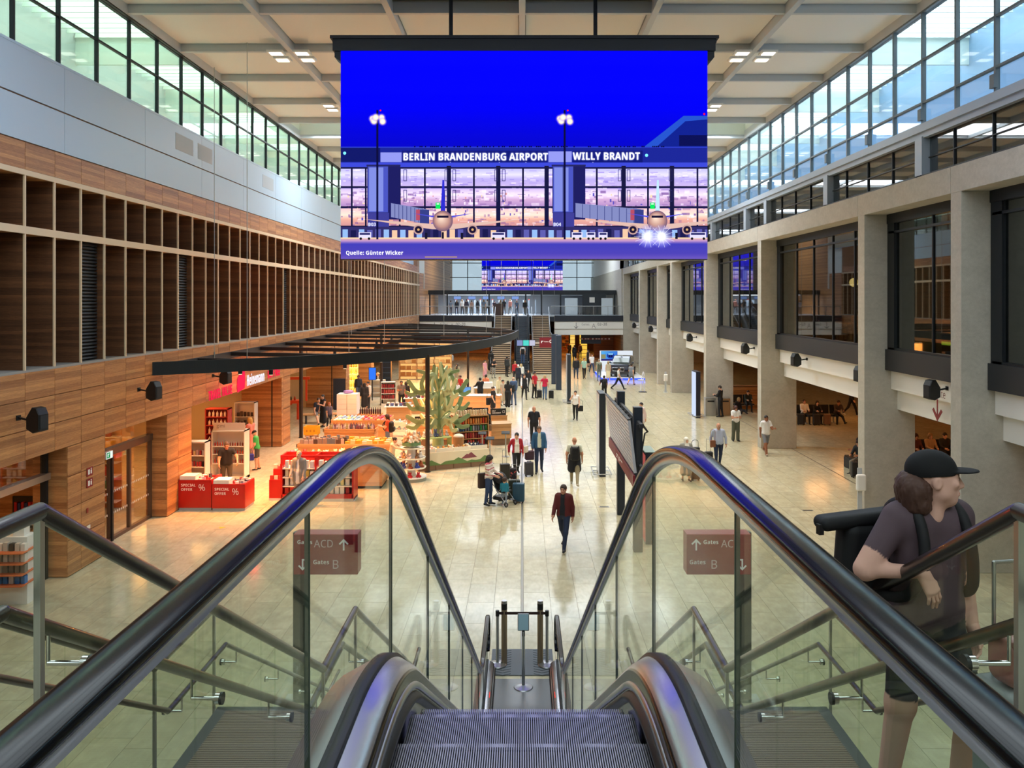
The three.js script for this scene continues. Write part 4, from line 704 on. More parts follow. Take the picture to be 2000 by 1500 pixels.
// ---- corner shop front: transom, glass above, goods inside
{
  const w = setting('window_21', 'glass transom over the corner shop front');
  obj('transom_beam', [bx(-11.7, -11.5, 2.42, 2.58, 13, 19.98)], mat(0xb09a86, 0.35, 0.5), w);
  for (let k = 0; k < 3; k++) obj('pane', [bx(-11.62, -11.61, 2.58, 3.2, 14 + 2 * k, 16 + 2 * k - 0.02)], M.pane, w);
  obj('edge_post', [bx(-11.7, -11.56, 0, 3.2, 19.88, 19.98)], M.frame, w);
  const wall = setting('wall_corner_back', 'timber back wall of the corner shop'); obj('panel', [bx(-14.6, -11.95, 0, 3.2, 21.2, 21.28)], M.wood, wall);
  const rack = thing('hook_rack', 'black hook rack of red and blue packs on the corner shop wall', 'rack', -12.66, 0, 21.15); obj('board', [cb(0.92, 1.5, 0.03, 0, 0.95, 0)], mat(0x3a2c22, 0.7), rack); obj('frame', [cb(0.96, 0.03, 0.05, 0, 1.71, 0), cb(0.03, 1.55, 0.05, 0.47, 0.95, 0), cb(0.03, 1.55, 0.05, -0.47, 0.95, 0)], M.charcoal, rack);
  const c = thing('sweet_tube_display', 'clear tube display of pink sweets on a white drum with a toy filled top', 'display', Fl(120, 1120)[0], 0, Fl(120, 1120)[1]);
  obj('drum', [cyl(0.2, 0.2, 0.36, 0, 0, 0, 24)], M.white, c); obj('sweets', [cyl(0.155, 0.155, 0.5, 0, 0.36, 0, 20)], mat(0xc8508c, 0.7), c); obj('tube', [cyl(0.17, 0.17, 1.02, 0, 0.36, 0, 24, true)], M.pane, c); obj('upper_sweets', [cyl(0.155, 0.155, 0.25, 0, 0.9, 0, 20)], mat(0xd88ab0, 0.7), c); obj('collar', [cyl(0.2, 0.22, 0.17, 0, 1.38, 0, 24)], M.white, c);
  for (const [dx, dz, col] of [[-0.08, 0.05, 0x3c3c9c], [0.09, 0.04, 0x2aa0a0], [0.0, -0.08, 0x6a4aa8], [0.02, 0.1, 0x3a4ab0]]) obj('toy', [(() => { const g = new THREE.SphereGeometry(0.08, 10, 8); g.translate(dx, 1.6, dz); return g; })()], mat(col, 0.6), c);
  const s = thing('magazine_shelf', 'white tiered shelf with orange edges at the corner shop front', 'shelf', -11.5, 0, 18.35, 0.05);
  obj('body', [cb(0.9, 1.5, 0.42, 0, 0.75, -0.12), cb(0.24, 0.24, 0.24, 0.22, 1.62, -0.1)], M.white, s); for (const y of [0.5, 0.74, 0.98, 1.22]) obj('shelf_board', [cb(1.0, 0.02, 0.6, 0, y, 0.1), cb(1.02, 0.022, 0.02, 0, y, 0.41), cb(0.02, 0.022, 0.6, 0.505, y, 0.1)], mat(0xd8703a, 0.5), s);
  obj('cylinder_top', [cyl(0.1, 0.1, 0.24, 0.28, 1.74, -0.1, 18)], M.white, s);
}
// ---- automatic double door
{
  const d = setting('door_1', 'wide glass sliding door with bronze frame in the timber wall'); const mF = mat(0x6a5546, 0.4, 0.4), x = -11.62;
  for (const z of [21.9, 23.05, 24.2, 25.55]) obj('stile', [bx(x - 0.05, x + 0.05, 0, 2.5, z - 0.05, z + 0.05)], mF, d);
  obj('head', [bx(x - 0.12, x + 0.08, 2.42, 2.62, 21.86, 25.6)], mF, d); obj('sill', [bx(x - 0.06, x + 0.06, 0, 0.09, 21.9, 25.55)], mF, d);
  for (const [a, b] of [[21.95, 23.0], [23.1, 24.15], [24.25, 25.5]]) { obj('pane', [bx(x - 0.006, x + 0.006, 0.09, 2.42, a, b)], M.pane, d); for (const y of [0.72, 1.32]) { const ds = []; for (let z = a + 0.06; z < b - 0.05; z += 0.11) ds.push(bx(x + 0.008, x + 0.011, y, y + 0.06, z, z + 0.04)); obj('marking', ds, M.white, d); } }
  obj('pane', [bx(x - 0.006, x + 0.006, 2.62, 3.2, 21.9, 25.55)], M.pane, d); obj('dark_gap', [bx(x + 0.04, x + 0.1, 0, 2.4, 23.02, 23.1)], M.black, d);
  const e = thing('exit_sign', 'small lit green and white exit sign above the sliding door', 'sign', -11.4, 2.52, 22.55); obj('box', [cb(0.08, 0.2, 0.36)], M.white, e); obj('sign_face', [(() => { const g = new THREE.PlaneGeometry(0.34, 0.18); g.rotateY(Math.PI / 2); g.translate(0.042, 0, 0); return g; })()], signCanvas(128, 68, (g, w, h) => { g.fillStyle = '#eef6ee'; g.fillRect(0, 0, w, h); g.fillStyle = '#1f8a4c'; g.fillRect(6, 6, 70, 56); g.fillStyle = '#fff'; g.fillRect(24, 16, 16, 36); g.beginPath(); g.arc(52, 22, 6, 0, 7); g.fill(); }, 0.9), e);
}
// fire safety plates on the pier, service hatches
for (const [py, kind] of [[921, 0], [943, 1]]) { const Z = 21.0, p = thing('fire_plate', kind ? 'red hydrant plate below the alarm plate on the timber pier' : 'red alarm plate on the timber pier by the sliding door', 'sign', XL + 0.012, EYE - (py - 585) * Z / FOCAL, Z); obj('plate', [cb(0.012, 0.22, 0.28)], mat(0x8c1218, 0.5), p); obj('symbol', [cb(0.004, 0.13, 0.08, 0.008, 0, 0.05), cb(0.004, 0.1, 0.06, 0.008, -0.01, -0.06), cb(0.004, 0.03, 0.04, 0.008, 0.07, -0.06)], M.white, p); }
for (const [y, z, wd, h, c] of [[1.42, 20.9, 0.07, 0.12, 0x9c2a20], [0.98, 20.95, 0.16, 0.09, 0xe8e0d0], [0.68, 20.95, 0.07, 0.14, 0xb8a090]]) { const p = thing('pier_fitting', c === 0x9c2a20 ? 'small red call point on the timber pier' : c === 0xe8e0d0 ? 'small white name plate on a timber hatch' : 'small pale pictogram on a timber hatch', 'fitting', XL + 0.008, y, z); obj('plate', [cb(0.012, h, wd)], mat(c, 0.6), p); }
// ---- shop name in lit letters over the open front
{
  const t = thing('shop_sign', 'lit red and white shop name over the open shop front', 'sign', XL + 0.012, 3.27, 28.9); const red = glow(new THREE.Color(0.95, 0.02, 0.08), 0.9), wht = glow(new THREE.Color(0.95, 0.9, 1), 0.95);
  const word = (s, size, m, Z, y, W, nm) => { const g = letters(s, size, 0.008); g.scale(W / g.userData.w, 1, 1); g.rotateY(Math.PI / 2); g.translate(0, y, -(Z - 28.9)); obj(nm, [prep(g)], m, t); };
  word('TRAVEL VALUE', 0.34, red, 28.95, -0.06, 2.35, 'lit_word_sign'); word('Heinemann', 0.44, wht, 33.0, 0.04, 2.2, 'lit_word_sign'); word('DUTY FREE', 0.34, red, 35.7, 0.08, 1.8, 'lit_word_sign');
  const sh = new THREE.Shape(); sh.moveTo(0.1, -0.3); sh.lineTo(0.9, -0.2); sh.quadraticCurveTo(1.02, 0.3, 0.86, 0.62); sh.lineTo(0.4, 0.56); sh.quadraticCurveTo(0.32, 0.34, 0.14, 0.3); sh.quadraticCurveTo(0.0, 0.1, 0.1, -0.3);
  const g = new THREE.ExtrudeGeometry(sh, { depth: 0.01, bevelEnabled: false }); g.rotateY(Math.PI / 2); g.translate(0, 0.2, -2.9); obj('lit_logo_sign', [prep(g)], red, t);
  point(0xff2030, 3, XL + 0.5, 3.4, 32.3, 6);
}
// ================================================================ PRODUCTS: single things on the shelves
const protos = {
  carton: prep(uvBox(new THREE.BoxGeometry(1, 1, 1).translate(0, 0.5, 0))),
  bottle: prep(new THREE.LatheGeometry([[0, 0], [0.5, 0], [0.5, 0.6], [0.42, 0.7], [0.18, 0.8], [0.17, 0.97], [0.22, 0.97], [0.22, 1], [0, 1]].map(p => new THREE.Vector2(...p)), 8)),
  can: prep(new THREE.LatheGeometry([[0, 0], [0.42, 0], [0.5, 0.06], [0.5, 0.92], [0.4, 1], [0, 1]].map(p => new THREE.Vector2(...p)), 10)),
  sachet: (() => { const g = new RoundedBoxGeometry(1, 1, 1, 1, 0.3); g.translate(0, 0.5, 0); return prep(uvBox(g)); })(),
};
function plushGeo(seed) { const r = mulberry(seed), e = 0.1 + 0.1 * r(); return prep(fieldMesh([-0.9, -0.1, -0.8], [0.9, 1.5, 0.9], 0.11, [{ a: [0, 0.4, 0], e: [0.45, 0.42, 0.4], k: 0.1 }, { a: [0, 0.95, 0.12], e: [0.34, 0.3, 0.32], k: 0.12 }, { a: [0, 0.86, 0.4], e: [0.16, 0.13, 0.14], k: 0.1 }, ...[-1, 1].flatMap(s => [{ a: [s * 0.25, 1.2, 0.05], e: [e, 0.14 + e * 0.6, 0.1], k: 0.08 }, { a: [s * 0.4, 0.5, 0.2], b: [s * 0.55, 0.3, 0.38], ra: 0.15, rb: 0.13, k: 0.1 }, { a: [s * 0.25, 0.16, 0.25], b: [s * 0.32, 0.13, 0.6], ra: 0.17, rb: 0.15, k: 0.1 }])])); }
let plushSet = null;
function goods(kind, name, spots, size, colors, label, category, group, jitter = 0) {
  const ms = colors.map(c => mat(c, kind === 'bottle' ? 0.25 : 0.6));
  for (const [x, y, Z, ry = 0] of spots) {
    const k = 1 + (rnd() - 0.5) * jitter, geo = kind === 'plush' ? pick(plushSet) : protos[kind];
    tag(put(name, geo, pick(ms), null, x, y, -Z, kind === 'plush' ? ry + R(-0.8, 0.8) : ry, [size[0] * k, size[1] * (kind === 'plush' ? k : 1 + (rnd() - 0.5) * jitter), size[2] * k]), label, category, group);
  }
}
const rowOf = (x0, x1, n, y, Z, ry = 0) => Array.from({ length: n }, (_, i) => [lerp(x0, x1, n > 1 ? i / (n - 1) : 0.5), y, Z, ry]);
// packs on the corner shop rack and shelf
for (let r = 0; r < 4; r++) goods('carton', 'hook_pack', rowOf(-13.02, -12.3, 9, 0.32 + r * 0.34, 21.08), [0.07, 0.24, 0.08], r === 3 ? [0xb01c22, 0xc02a28, 0x8a1a24, 0x2a3a7c] : r === 2 ? [0xe0d8c8, 0x2a7a6a, 0xc0a060, 0x3a3a6a] : [0xb8a890, 0x6a5a44, 0xd0c0a0, 0x8a3a2c], 'small hanging pack on the corner shop hook rack', 'pack', 'packs on the hook rack', 0.2);
for (const [y, c] of [[0.51, [0x3a7ac0, 0xd8d8d4, 0x4a8ad0]], [0.75, [0xd0ccc0, 0xb8b0a0, 0x8a8478]], [0.99, [0xe0dcd0, 0xc8c0b0, 0xa8a090]], [1.23, [0xe8e4da, 0xd0c8b8, 0x3a3430]]]) goods('carton', 'shelf_pack', rowOf(-11.95, -11.05, 8, y, 18.18), [0.09, 0.17, 0.12], c, 'small white or grey pack on the tiered shelf with orange edges', 'pack', 'packs on the tiered shelf', 0.2);
// ---- red special offer counters
function offerCounter(x0, x1, h, Z, label) {
  const w = x1 - x0, t = thing('offer_counter', label, 'counter', (x0 + x1) / 2, 0, Z);
  obj('body', [cb(w - 0.02, h - 0.08, 0.05, 0, 0.08 + (h - 0.08) / 2, 0), cb(0.05, h - 0.08, 0.9, -w / 2 + 0.035, 0.08 + (h - 0.08) / 2, -0.45), cb(0.05, h - 0.08, 0.9, w / 2 - 0.035, 0.08 + (h - 0.08) / 2, -0.45), cb(w - 0.02, h - 0.12, 0.05, 0, 0.08 + (h - 0.12) / 2, -0.9)], mat(0xc01714, 0.3), t);
  obj('plinth', [cb(w - 0.04, 0.08, 0.9, 0, 0.04, -0.45)], M.grayMetal, t); obj('tray', [cb(w - 0.1, 0.02, 0.8, 0, h - 0.12, -0.45)], M.white, t);
  obj('riser_tray', [cb(0.5, 0.04, 0.5, -w / 2 + 0.3, h + 0.1, -0.25), cb(0.5, 0.2, 0.03, -w / 2 + 0.3, h + 0.02, -0.0), cb(0.03, 0.2, 0.5, -w / 2 + 0.54, h + 0.02, -0.25)], M.white, t);
  obj('lettering', [(() => { const g = new THREE.PlaneGeometry(0.95, 0.36); g.translate(-w / 2 + 0.53, h - 0.25, 0.027); return g; })()], signCanvas(512, 192, (g, W, H) => { g.fillStyle = '#c01714'; g.fillRect(0, 0, W, H); g.fillStyle = '#fff4ec'; g.font = 'bold 66px sans-serif'; g.fillText('SPECIAL', 18, 76, 270); g.fillText('OFFER', 18, 150, 200); g.font = '150px sans-serif'; g.fillText('%', 320, 146); }), t);
  return t;
}
offerCounter(-11.1, -10.02, 0.98, 26.45, 'red special offer counter touching the timber pier');
offerCounter(-10.0, -8.92, 0.86, 26.4, 'red special offer counter with a cut corner at the open end');
goods('carton', 'bargain_pack', [...Array(26)].map((_, i) => [R(-11.0, -10.1), 0.88, R(26.65, 27.25), R(0, 3)]).concat([...Array(26)].map(() => [R(-9.9, -9.0), 0.76, R(26.65, 27.25), R(0, 3)])), [0.12, 0.12, 0.08], [0xe8e0dc, 0xc0302c, 0x8a8490, 0xd8c8b8, 0x403a44, 0xb89ab0], 'small mixed bargain pack heaped in the red special offer counter', 'pack', 'packs heaped in the red counters', 0.5);
// ---- white display stands in the shop entrance
function stand(name, label, x, Z, w, h, d, body, levels, turn = 0, back = true) {
  const t = thing(name, label, 'display stand', x, 0, Z, turn); if (back) obj('back', [cb(w, h, 0.04, 0, h / 2, -d / 2 + 0.02)], body, t); obj('side', [cb(0.03, h, d, -w / 2 + 0.015, h / 2, 0)], body, t); obj('side', [cb(0.03, h, d, w / 2 - 0.015, h / 2, 0)], body, t); obj('plinth', [cb(w, 0.1, d, 0, 0.05, 0)], body, t); obj('top', [cb(w, 0.04, d, 0, h - 0.02, 0)], body, t);
  for (const y of levels) obj('shelf', [cb(w - 0.06, 0.025, d - 0.05, 0, y, 0.01)], body, t); return t;
}
const wBody = mat(0xefe6d6, 0.5);
stand('perfume_stand', 'white shelf stand nearest the timber pier in the shop entrance', -11.55, 29.0, 0.85, 1.8, 0.5, wBody, [0.5, 0.9, 1.3], 0);
for (const y of [0.515, 0.915, 1.315]) { goods('carton', 'perfume_box', rowOf(-11.88, -11.24, 7, y, 28.9), [0.07, 0.16, 0.06], [0xe8e0d8, 0x2a2426, 0xc0a0a0, 0xd8c090, 0xa02a30], 'small perfume box on the stand nearest the timber pier', 'box', 'perfume boxes nearest the pier', 0.4); }
stand('perfume_stand', 'white stand with red cosmetic rows and a slanted header panel', -11.1, 31.2, 1.25, 1.85, 0.6, wBody, [0.6, 0.95, 1.25], 0);
for (const y of [0.615, 0.965, 1.265]) goods('bottle', 'lipstick', rowOf(-11.62, -10.58, 12, y, 31.0), [0.05, 0.17, 0.05], [0xa82a24, 0xc04a30, 0xb83a2c, 0x7a2a22], 'small red cosmetic bottle on the stand with a slanted header', 'bottle', 'red cosmetics in the entrance', 0.4);
{ const hd = thing('header_panel', 'cream header panel with grey lettering on the cosmetic stand', 'sign', -11.1, 1.85, 31.05); obj('panel', [cb(1.2, 0.28, 0.03, 0, 0.14, 0)], mat(0xdcc8b4, 0.6), hd); obj('lettering', [(() => { const g = new THREE.PlaneGeometry(0.5, 0.2); g.translate(-0.28, 0.15, 0.018); return g; })()], signCanvas(128, 52, (g, w, h) => { g.fillStyle = '#dcc8b4'; g.fillRect(0, 0, w, h); g.fillStyle = '#6a5a50'; g.font = '44px sans-serif'; g.fillText('gimi', 12, 38); }), hd); }
stand('lit_stand', 'red framed lit stand with rows of white bottles deeper in the shop', -12.6, 34.0, 0.95, 2.3, 0.5, mat(0xb84038, 0.5), [0.9, 1.25, 1.6, 1.95], 0);
for (const y of [0.915, 1.265, 1.615, 1.965]) goods('bottle', 'lotion_bottle', rowOf(-12.92, -12.28, 5, y, 33.85), [0.1, 0.24, 0.1], [0xf4ead8, 0xe8dcc8, 0xf0e0d0], 'white lotion bottle on the red framed lit stand', 'bottle', 'lotions on the red framed stand', 0.2);
stand('perfume_stand', 'plain white stand with hanging dark items deep in the shop', -12.3, 36.5, 0.9, 2.25, 0.5, wBody, [0.8, 1.2, 1.6], 0);
for (const y of [0.815, 1.215, 1.615]) goods('carton', 'dark_pouch', rowOf(-12.6, -12.0, 5, y, 36.35), [0.1, 0.2, 0.06], [0x3a2a26, 0x4a3a32, 0x2a2022], 'dark pouch on the plain white stand deep in the shop', 'pouch', 'dark pouches deep in the shop', 0.3);
stand('perfume_stand', 'white stand at the back left of the shop entrance', -13.2, 30.6, 1.2, 1.7, 0.5, wBody, [0.5, 0.9, 1.3], 0);
for (const y of [0.515, 0.915, 1.315]) goods('carton', 'gift_box', rowOf(-13.7, -12.7, 8, y, 30.45), [0.1, 0.2, 0.08], [0xd8b060, 0xc04a30, 0xe8dcc8, 0x6a4a30], 'gift box on the white stand at the back left', 'box', 'gift boxes at the back left', 0.4);
for (const [Z, n] of [[24, 'lower'], [35.5, 'upper']]) { const s = thing('wall_shelving', Z < 30 ? 'tall warm lit shelving seen through the sliding door' : 'tall warm lit shelving on the rear wall of the shop', 'shelving', -20.4, 0, Z, Math.PI / 2); obj('back', [cb(4.8, 2.6, 0.04, 0, 1.3, -0.2)], mat(0xe0a860, 0.6), s); for (let k = 0; k < 6; k++) obj('shelf', [cb(4.8, 0.03, 0.4, 0, 0.2 + k * 0.44, 0)], wBody, s); }
{ const s = thing('wall_shelving', 'long shelf wall of bright packs facing the sliding door', 'shelving', -15.4, 0, 26.6, 0); obj('back', [cb(4.6, 2.6, 0.04, 0, 1.3, -0.2)], mat(0xcf9850, 0.6), s); for (let k = 0; k < 6; k++) obj('shelf', [cb(4.6, 0.03, 0.4, 0, 0.25 + k * 0.42, 0)], wBody, s);
  for (let k = 0; k < 6; k++) goods('carton', 'bright_pack', rowOf(-17.4, -13.4, 16, 0.265 + k * 0.42, 26.55), [0.17, 0.3, 0.12], [0xd87a2a, 0xe8c04a, 0xb83a2a, 0xe8e0d0, 0x5a7a3a, 0x6a3a24], 'bright pack on the long shelf wall facing the sliding door', 'pack', 'bright packs facing the sliding door', 0.35); }
// ---- orange shop: sloping truss, counter, shelves
{
  const o = mat(0xe0481c, 0.45), t = thing('orange_truss_counter', 'orange counter carried by a slanting orange strut', 'counter', -13.6, 0, 46.2, 0.1);
  obj('counter_top', [cb(2.2, 0.16, 0.7, 0, 1.05, 0)], o, t); obj('strut', [bar([-0.9, 0.05, 0.2], [0.6, 1.0, 0.2], 0.12, 0.2)], o, t); obj('strut', [bar([0.9, 0.0, -0.2], [0.9, 1.0, -0.2], 0.12, 0.16)], o, t); obj('upper_rail', [cb(2.4, 0.16, 0.2, 0.3, 2.3, -0.6), bar([1.3, 1.0, -0.6], [1.3, 2.3, -0.6], 0.1, 0.1), bar([-0.9, 1.0, -0.6], [-0.9, 2.3, -0.6], 0.1, 0.1)], o, t);
  goods('bottle', 'counter_bottle', rowOf(-14.5, -12.8, 9, 1.13, 46.1), [0.1, 0.28, 0.1], [0xd8b070, 0xe8e0d0, 0xb83a20, 0x4a5a3a], 'bottle lined up on the orange counter', 'bottle', 'bottles on the orange counter', 0.3);
  const b = thing('bench', 'low wooden bench in front of the orange shop', 'bench', -11.1, 0, 45.2, 0.2); obj('seat', [rbx(2.0, 0.08, 0.5, 0.02, 0, 0.48, 0)], M.oak, b); for (const x of [-0.8, 0.8]) obj('leg', [cb(0.08, 0.44, 0.4, x, 0.22, 0)], M.charcoal, b);
  const dp = thing('leaning_panel', 'dark upright panel leaning on the timber pivot wall', 'panel', -11.3, 0, 50.6, 0.1); obj('sheet', [rbx(0.75, 1.9, 0.06, 0.02, 0, 0.97, 0)], mat(0x1d2230, 0.5), dp); obj('foot', [cb(0.6, 0.03, 0.4, 0, 0.015, 0)], M.charcoal, dp);  // the last piece is one plain dark upright panel
}
// ---- yellow shop and the far glowing shelf wall
{
  const lit = thing('lit_column_shelf', 'narrow yellow glowing shelf column beside the timber pivot wall', 'shelf', -11.9, 0, 57.5); obj('glow_lamp', [cb(0.7, 2.6, 0.05, 0, 1.35, -0.2)], glow(new THREE.Color(1, 0.62, 0.12), 1.2), lit); for (let k = 0; k < 6; k++) obj('shelf', [cb(0.74, 0.03, 0.4, 0, 0.2 + k * 0.46, 0)], M.white, lit); point(0xffa030, 14, -11.9, 1.6, 56.9);
  for (let k = 0; k < 5; k++) goods('bottle', 'oil_bottle', rowOf(-12.15, -11.65, 4, 0.215 + k * 0.46, 57.4), [0.1, 0.3, 0.1], [0xd8a030, 0xe8c050, 0x9a6a20], 'golden bottle in the narrow yellow shelf', 'bottle', 'bottles in the yellow shelf', 0.2);
  const w = thing('glowing_shelf', 'wide warm glowing shelf wall of stacked boxes beyond the green tree', 'shelf', -8.2, 0, 69.5); obj('back_lamp', [cb(4.4, 3.1, 0.06, 0, 1.6, -0.3)], glow(new THREE.Color(1, 0.52, 0.16), 0.9), w); for (let k = 0; k < 6; k++) obj('shelf', [cb(4.4, 0.04, 0.5, 0, 0.3 + k * 0.55, 0)], M.oak, w); for (const x of [-2.2, -0.75, 0.75, 2.2]) obj('upright', [cb(0.08, 3.2, 0.5, x, 1.6, 0)], M.oak, w); rectLight(0xff9a40, 5, 4.2, 2.8, -8.2, 1.7, 69.1, -8.2, 1.2, 60);
  for (let k = 0; k < 5; k++) goods('carton', 'wine_crate', rowOf(-10.1, -6.3, 9, 0.32 + k * 0.55, 69.45), [0.36, 0.3, 0.3], [0xd8a060, 0xc08040, 0xe8c080, 0xb07030], 'wooden box on the wide glowing shelf wall', 'box', 'boxes on the glowing shelf wall', 0.25);
  const dk = thing('dark_shelf', 'dark shelf with blue lit edges left of the glowing shelf wall', 'shelf', -11.0, 0, 66.0); obj('frame', [cb(0.9, 2.6, 0.5, 0, 1.3, 0)], mat(0x23262c, 0.5), dk); for (let k = 0; k < 5; k++) obj('shelf_strip', [cb(0.8, 0.05, 0.02, 0, 0.5 + k * 0.42, 0.26)], mat(0x3a4a5c, 0.4), dk);
}
// ================================================================ MARKET STANDS UNDER THE CANOPY
plushSet = [1, 2, 3, 4].map(plushGeo);
// red gondola with a plush tray behind
{
  const r = mat(0xb8140f, 0.32), t = thing('red_gondola', 'red shelf unit with white packs facing the escalator', 'shelf', -6.9, 0, 27.9); obj('back', [cb(2.4, 1.5, 0.06, 0, 0.8, -0.32)], r, t); for (const x of [-1.2, -0.05, 1.2]) obj('side', [cb(0.06, 1.5, 0.7, x, 0.8, 0)], r, t); obj('plinth', [cb(2.46, 0.1, 0.72, 0, 0.05, 0)], M.grayMetal, t); obj('base', [cb(2.4, 0.14, 0.7, 0, 0.17, 0)], r, t); for (const y of [0.5, 0.8, 1.1]) obj('shelf', [cb(2.36, 0.03, 0.66, 0, y, 0)], M.white, t); obj('top_rim', [cb(2.46, 0.08, 0.08, 0, 1.52, 0.32), cb(2.46, 0.08, 0.08, 0, 1.52, -0.32)], r, t);
  for (const y of [0.245, 0.52, 0.82, 1.12]) goods('carton', 'snack_pack', rowOf(-7.95, -7.1, 6, y, 27.72).concat(rowOf(-6.8, -5.9, 6, y, 27.72)), [0.12, 0.22, 0.14], [0xf0e8da, 0xe8dcc0, 0xd8c060, 0xf0ece4, 0xb0302a], 'white snack pack on the red shelf unit', 'pack', 'packs on the red shelf unit', 0.3);
  const b = thing('red_step_box', 'low red box with a step beside the red shelf unit', 'box', -8.35, 0, 28.0); obj('lower', [cb(0.42, 0.62, 0.6, 0, 0.39, 0)], r, b); obj('upper', [cb(0.3, 0.35, 0.5, 0.05, 0.87, -0.05)], r, b); obj('plinth', [cb(0.42, 0.08, 0.6, 0, 0.04, 0)], M.grayMetal, b);
  goods('carton', 'red_can_pack', rowOf(-8.5, -8.2, 3, 0.7, 27.82).concat(rowOf(-8.42, -8.2, 2, 1.045, 28.0)), [0.12, 0.14, 0.1], [0xb03a2a, 0xe0d8c8], 'small pack on the low red step box', 'pack', 'packs on the red step box', 0.2);
}
function trayTable(label, x0, x1, za, zb, top, m, rim = 0.12, name = 'tray_table') {
  const t = thing(name, label, 'table', (x0 + x1) / 2, 0, (za + zb) / 2), w = x1 - x0, d = zb - za; obj('body', [cb(w - 0.08, top - 0.12, d - 0.08, 0, 0.1 + (top - 0.12) / 2, 0)], m, t); obj('plinth', [cb(w - 0.16, 0.1, d - 0.16, 0, 0.05, 0)], M.charcoal, t); obj('top', [cb(w, 0.03, d, 0, top - 0.015, 0)], m, t);
  obj('rim', [cb(w, rim, 0.03, 0, top + rim / 2, d / 2 - 0.015), cb(w, rim, 0.03, 0, top + rim / 2, -d / 2 + 0.015), cb(0.03, rim, d, w / 2 - 0.015, top + rim / 2, 0), cb(0.03, rim, d, -w / 2 + 0.015, top + rim / 2, 0)], m, t); return t;
}
const heap = (x0, x1, za, zb, y, n, dy = 0.12) => [...Array(n)].map((_, i) => [R(x0, x1), y + (i % 3 === 2 ? dy : 0), R(za, zb), R(-3, 3)]);
const gridHeap = (x0, x1, nx, za, zb, nz, y) => { const o = []; for (let i = 0; i < nx; i++) for (let j = 0; j < nz; j++) o.push([lerp(x0, x1, i / (nx - 1)) + R(-0.012, 0.012), y, lerp(za, zb, nz > 1 ? j / (nz - 1) : 0.5) + R(-0.012, 0.012)]); return o; };
trayTable('oak tray table full of plush toys behind the red shelf unit', -8.6, -5.0, 29.4, 30.9, 0.95, M.oak);
goods('plush', 'plush_toy', gridHeap(-7.6, -5.2, 9, 29.65, 30.65, 4, 0.95), [0.19, 0.19, 0.19], [0xe8d4b0, 0xf0e2c8, 0xdcc09a, 0xe8dcd0], 'cream plush toy in the oak tray behind the red shelf unit', 'plush toy', 'cream plush toys in the oak tray', 0.4);
goods('plush', 'plush_toy', gridHeap(-8.45, -7.8, 3, 29.65, 30.65, 3, 0.95), [0.2, 0.2, 0.2], [0xc02a28, 0x6ab0b0, 0xd0689a], 'bright red pink or turquoise plush toy at the end of the oak tray', 'plush toy', 'bright plush toys in the oak tray', 0.3);
trayTable('oak stepped table of picture boxes behind the plush tray', -9.1, -5.3, 33.0, 34.4, 0.85, M.oak);
goods('carton', 'puzzle_box', gridHeap(-8.95, -7.3, 10, 33.25, 34.1, 3, 0.85), [0.135, 0.28, 0.07], [0x5a4a44, 0x9a8a80, 0x6a7a8c, 0xb0a090, 0x3a3430, 0xc8b8b0], 'picture box standing on the stepped oak table', 'box', 'picture boxes on the stepped table', 0.3);
goods('carton', 'biscuit_tin', gridHeap(-7.1, -5.5, 8, 33.25, 34.1, 3, 0.85), [0.18, 0.22, 0.12], [0xd8a830, 0xe8d8a0, 0xc89a40, 0xe8e0c8], 'yellow biscuit box on the stepped oak table', 'box', 'yellow biscuit boxes on the stepped table', 0.3);
trayTable('oak shelf table of drinks in front of the sweets tray', -8.8, -6.5, 36.2, 37.2, 0.95, M.oak);
goods('bottle', 'drink_bottle', gridHeap(-8.6, -6.7, 18, 36.4, 37.0, 3, 0.95), [0.09, 0.28, 0.09], [0x5a5a68, 0xb0a8b0, 0x7a4a5a, 0xa09a6a, 0xd0c8c0], 'small bottle on the oak drinks table', 'bottle', 'bottles on the oak drinks table', 0.2);
trayTable('oak tray table heaped with wrapped sweets', -9.0, -6.3, 38.4, 40.2, 1.0, M.oak, 0.14);
goods('sachet', 'sweet_bag', gridHeap(-8.85, -7.75, 7, 38.6, 40.0, 6, 1.0), [0.15, 0.14, 0.13], [0xe0d890, 0x9ab8d0, 0xd8dcd8, 0x7aa8d0], 'pale blue or yellow bag of sweets in the oak tray', 'sweets bag', 'pale sweet bags', 0.3);
goods('sachet', 'sweet_bag', gridHeap(-7.6, -6.45, 7, 38.6, 40.0, 6, 1.0), [0.15, 0.14, 0.13], [0xd86a3a, 0xc04a6a, 0xe8b060, 0xd88a9a, 0xb83a44], 'orange or pink bag of sweets in the oak tray', 'sweets bag', 'orange and pink sweet bags', 0.3);
{ const p = thing('blue_pallet_box', 'pale blue box carrying a stack of white cartons', 'box', -9.0, 0, 42.4); obj('box', [cb(1.15, 0.62, 0.9, 0, 0.31, 0)], mat(0x9ab4d0, 0.5), p); obj('rim', [cb(1.19, 0.05, 0.94, 0, 0.62, 0)], mat(0x86a2c0, 0.5), p);
  for (let l = 0; l < 5; l++) for (let i = 0; i < 2; i++) for (let j = 0; j < 2; j++) tag(put('white_carton', protos.carton, mat(0xdcdcdc, 0.6), null, -9.26 + i * 0.52, 0.648 + l * 0.26, -(42.2 + j * 0.42), 0, [0.5, 0.255, 0.4]), 'white carton in the tall stack on the pale blue box', 'carton', 'white cartons in the tall stack');
  tag(put('violet_bag', protos.sachet, mat(0x9a86c8, 0.6), null, -9.0, 1.95, -42.4, 0.4, [0.5, 0.16, 0.3]), 'crumpled violet bag on top of the white carton stack', 'bag'); }
trayTable('narrow oak stand with a row of dark bottles', -8.3, -7.1, 41.2, 41.8, 1.0, M.oak, 0.03);
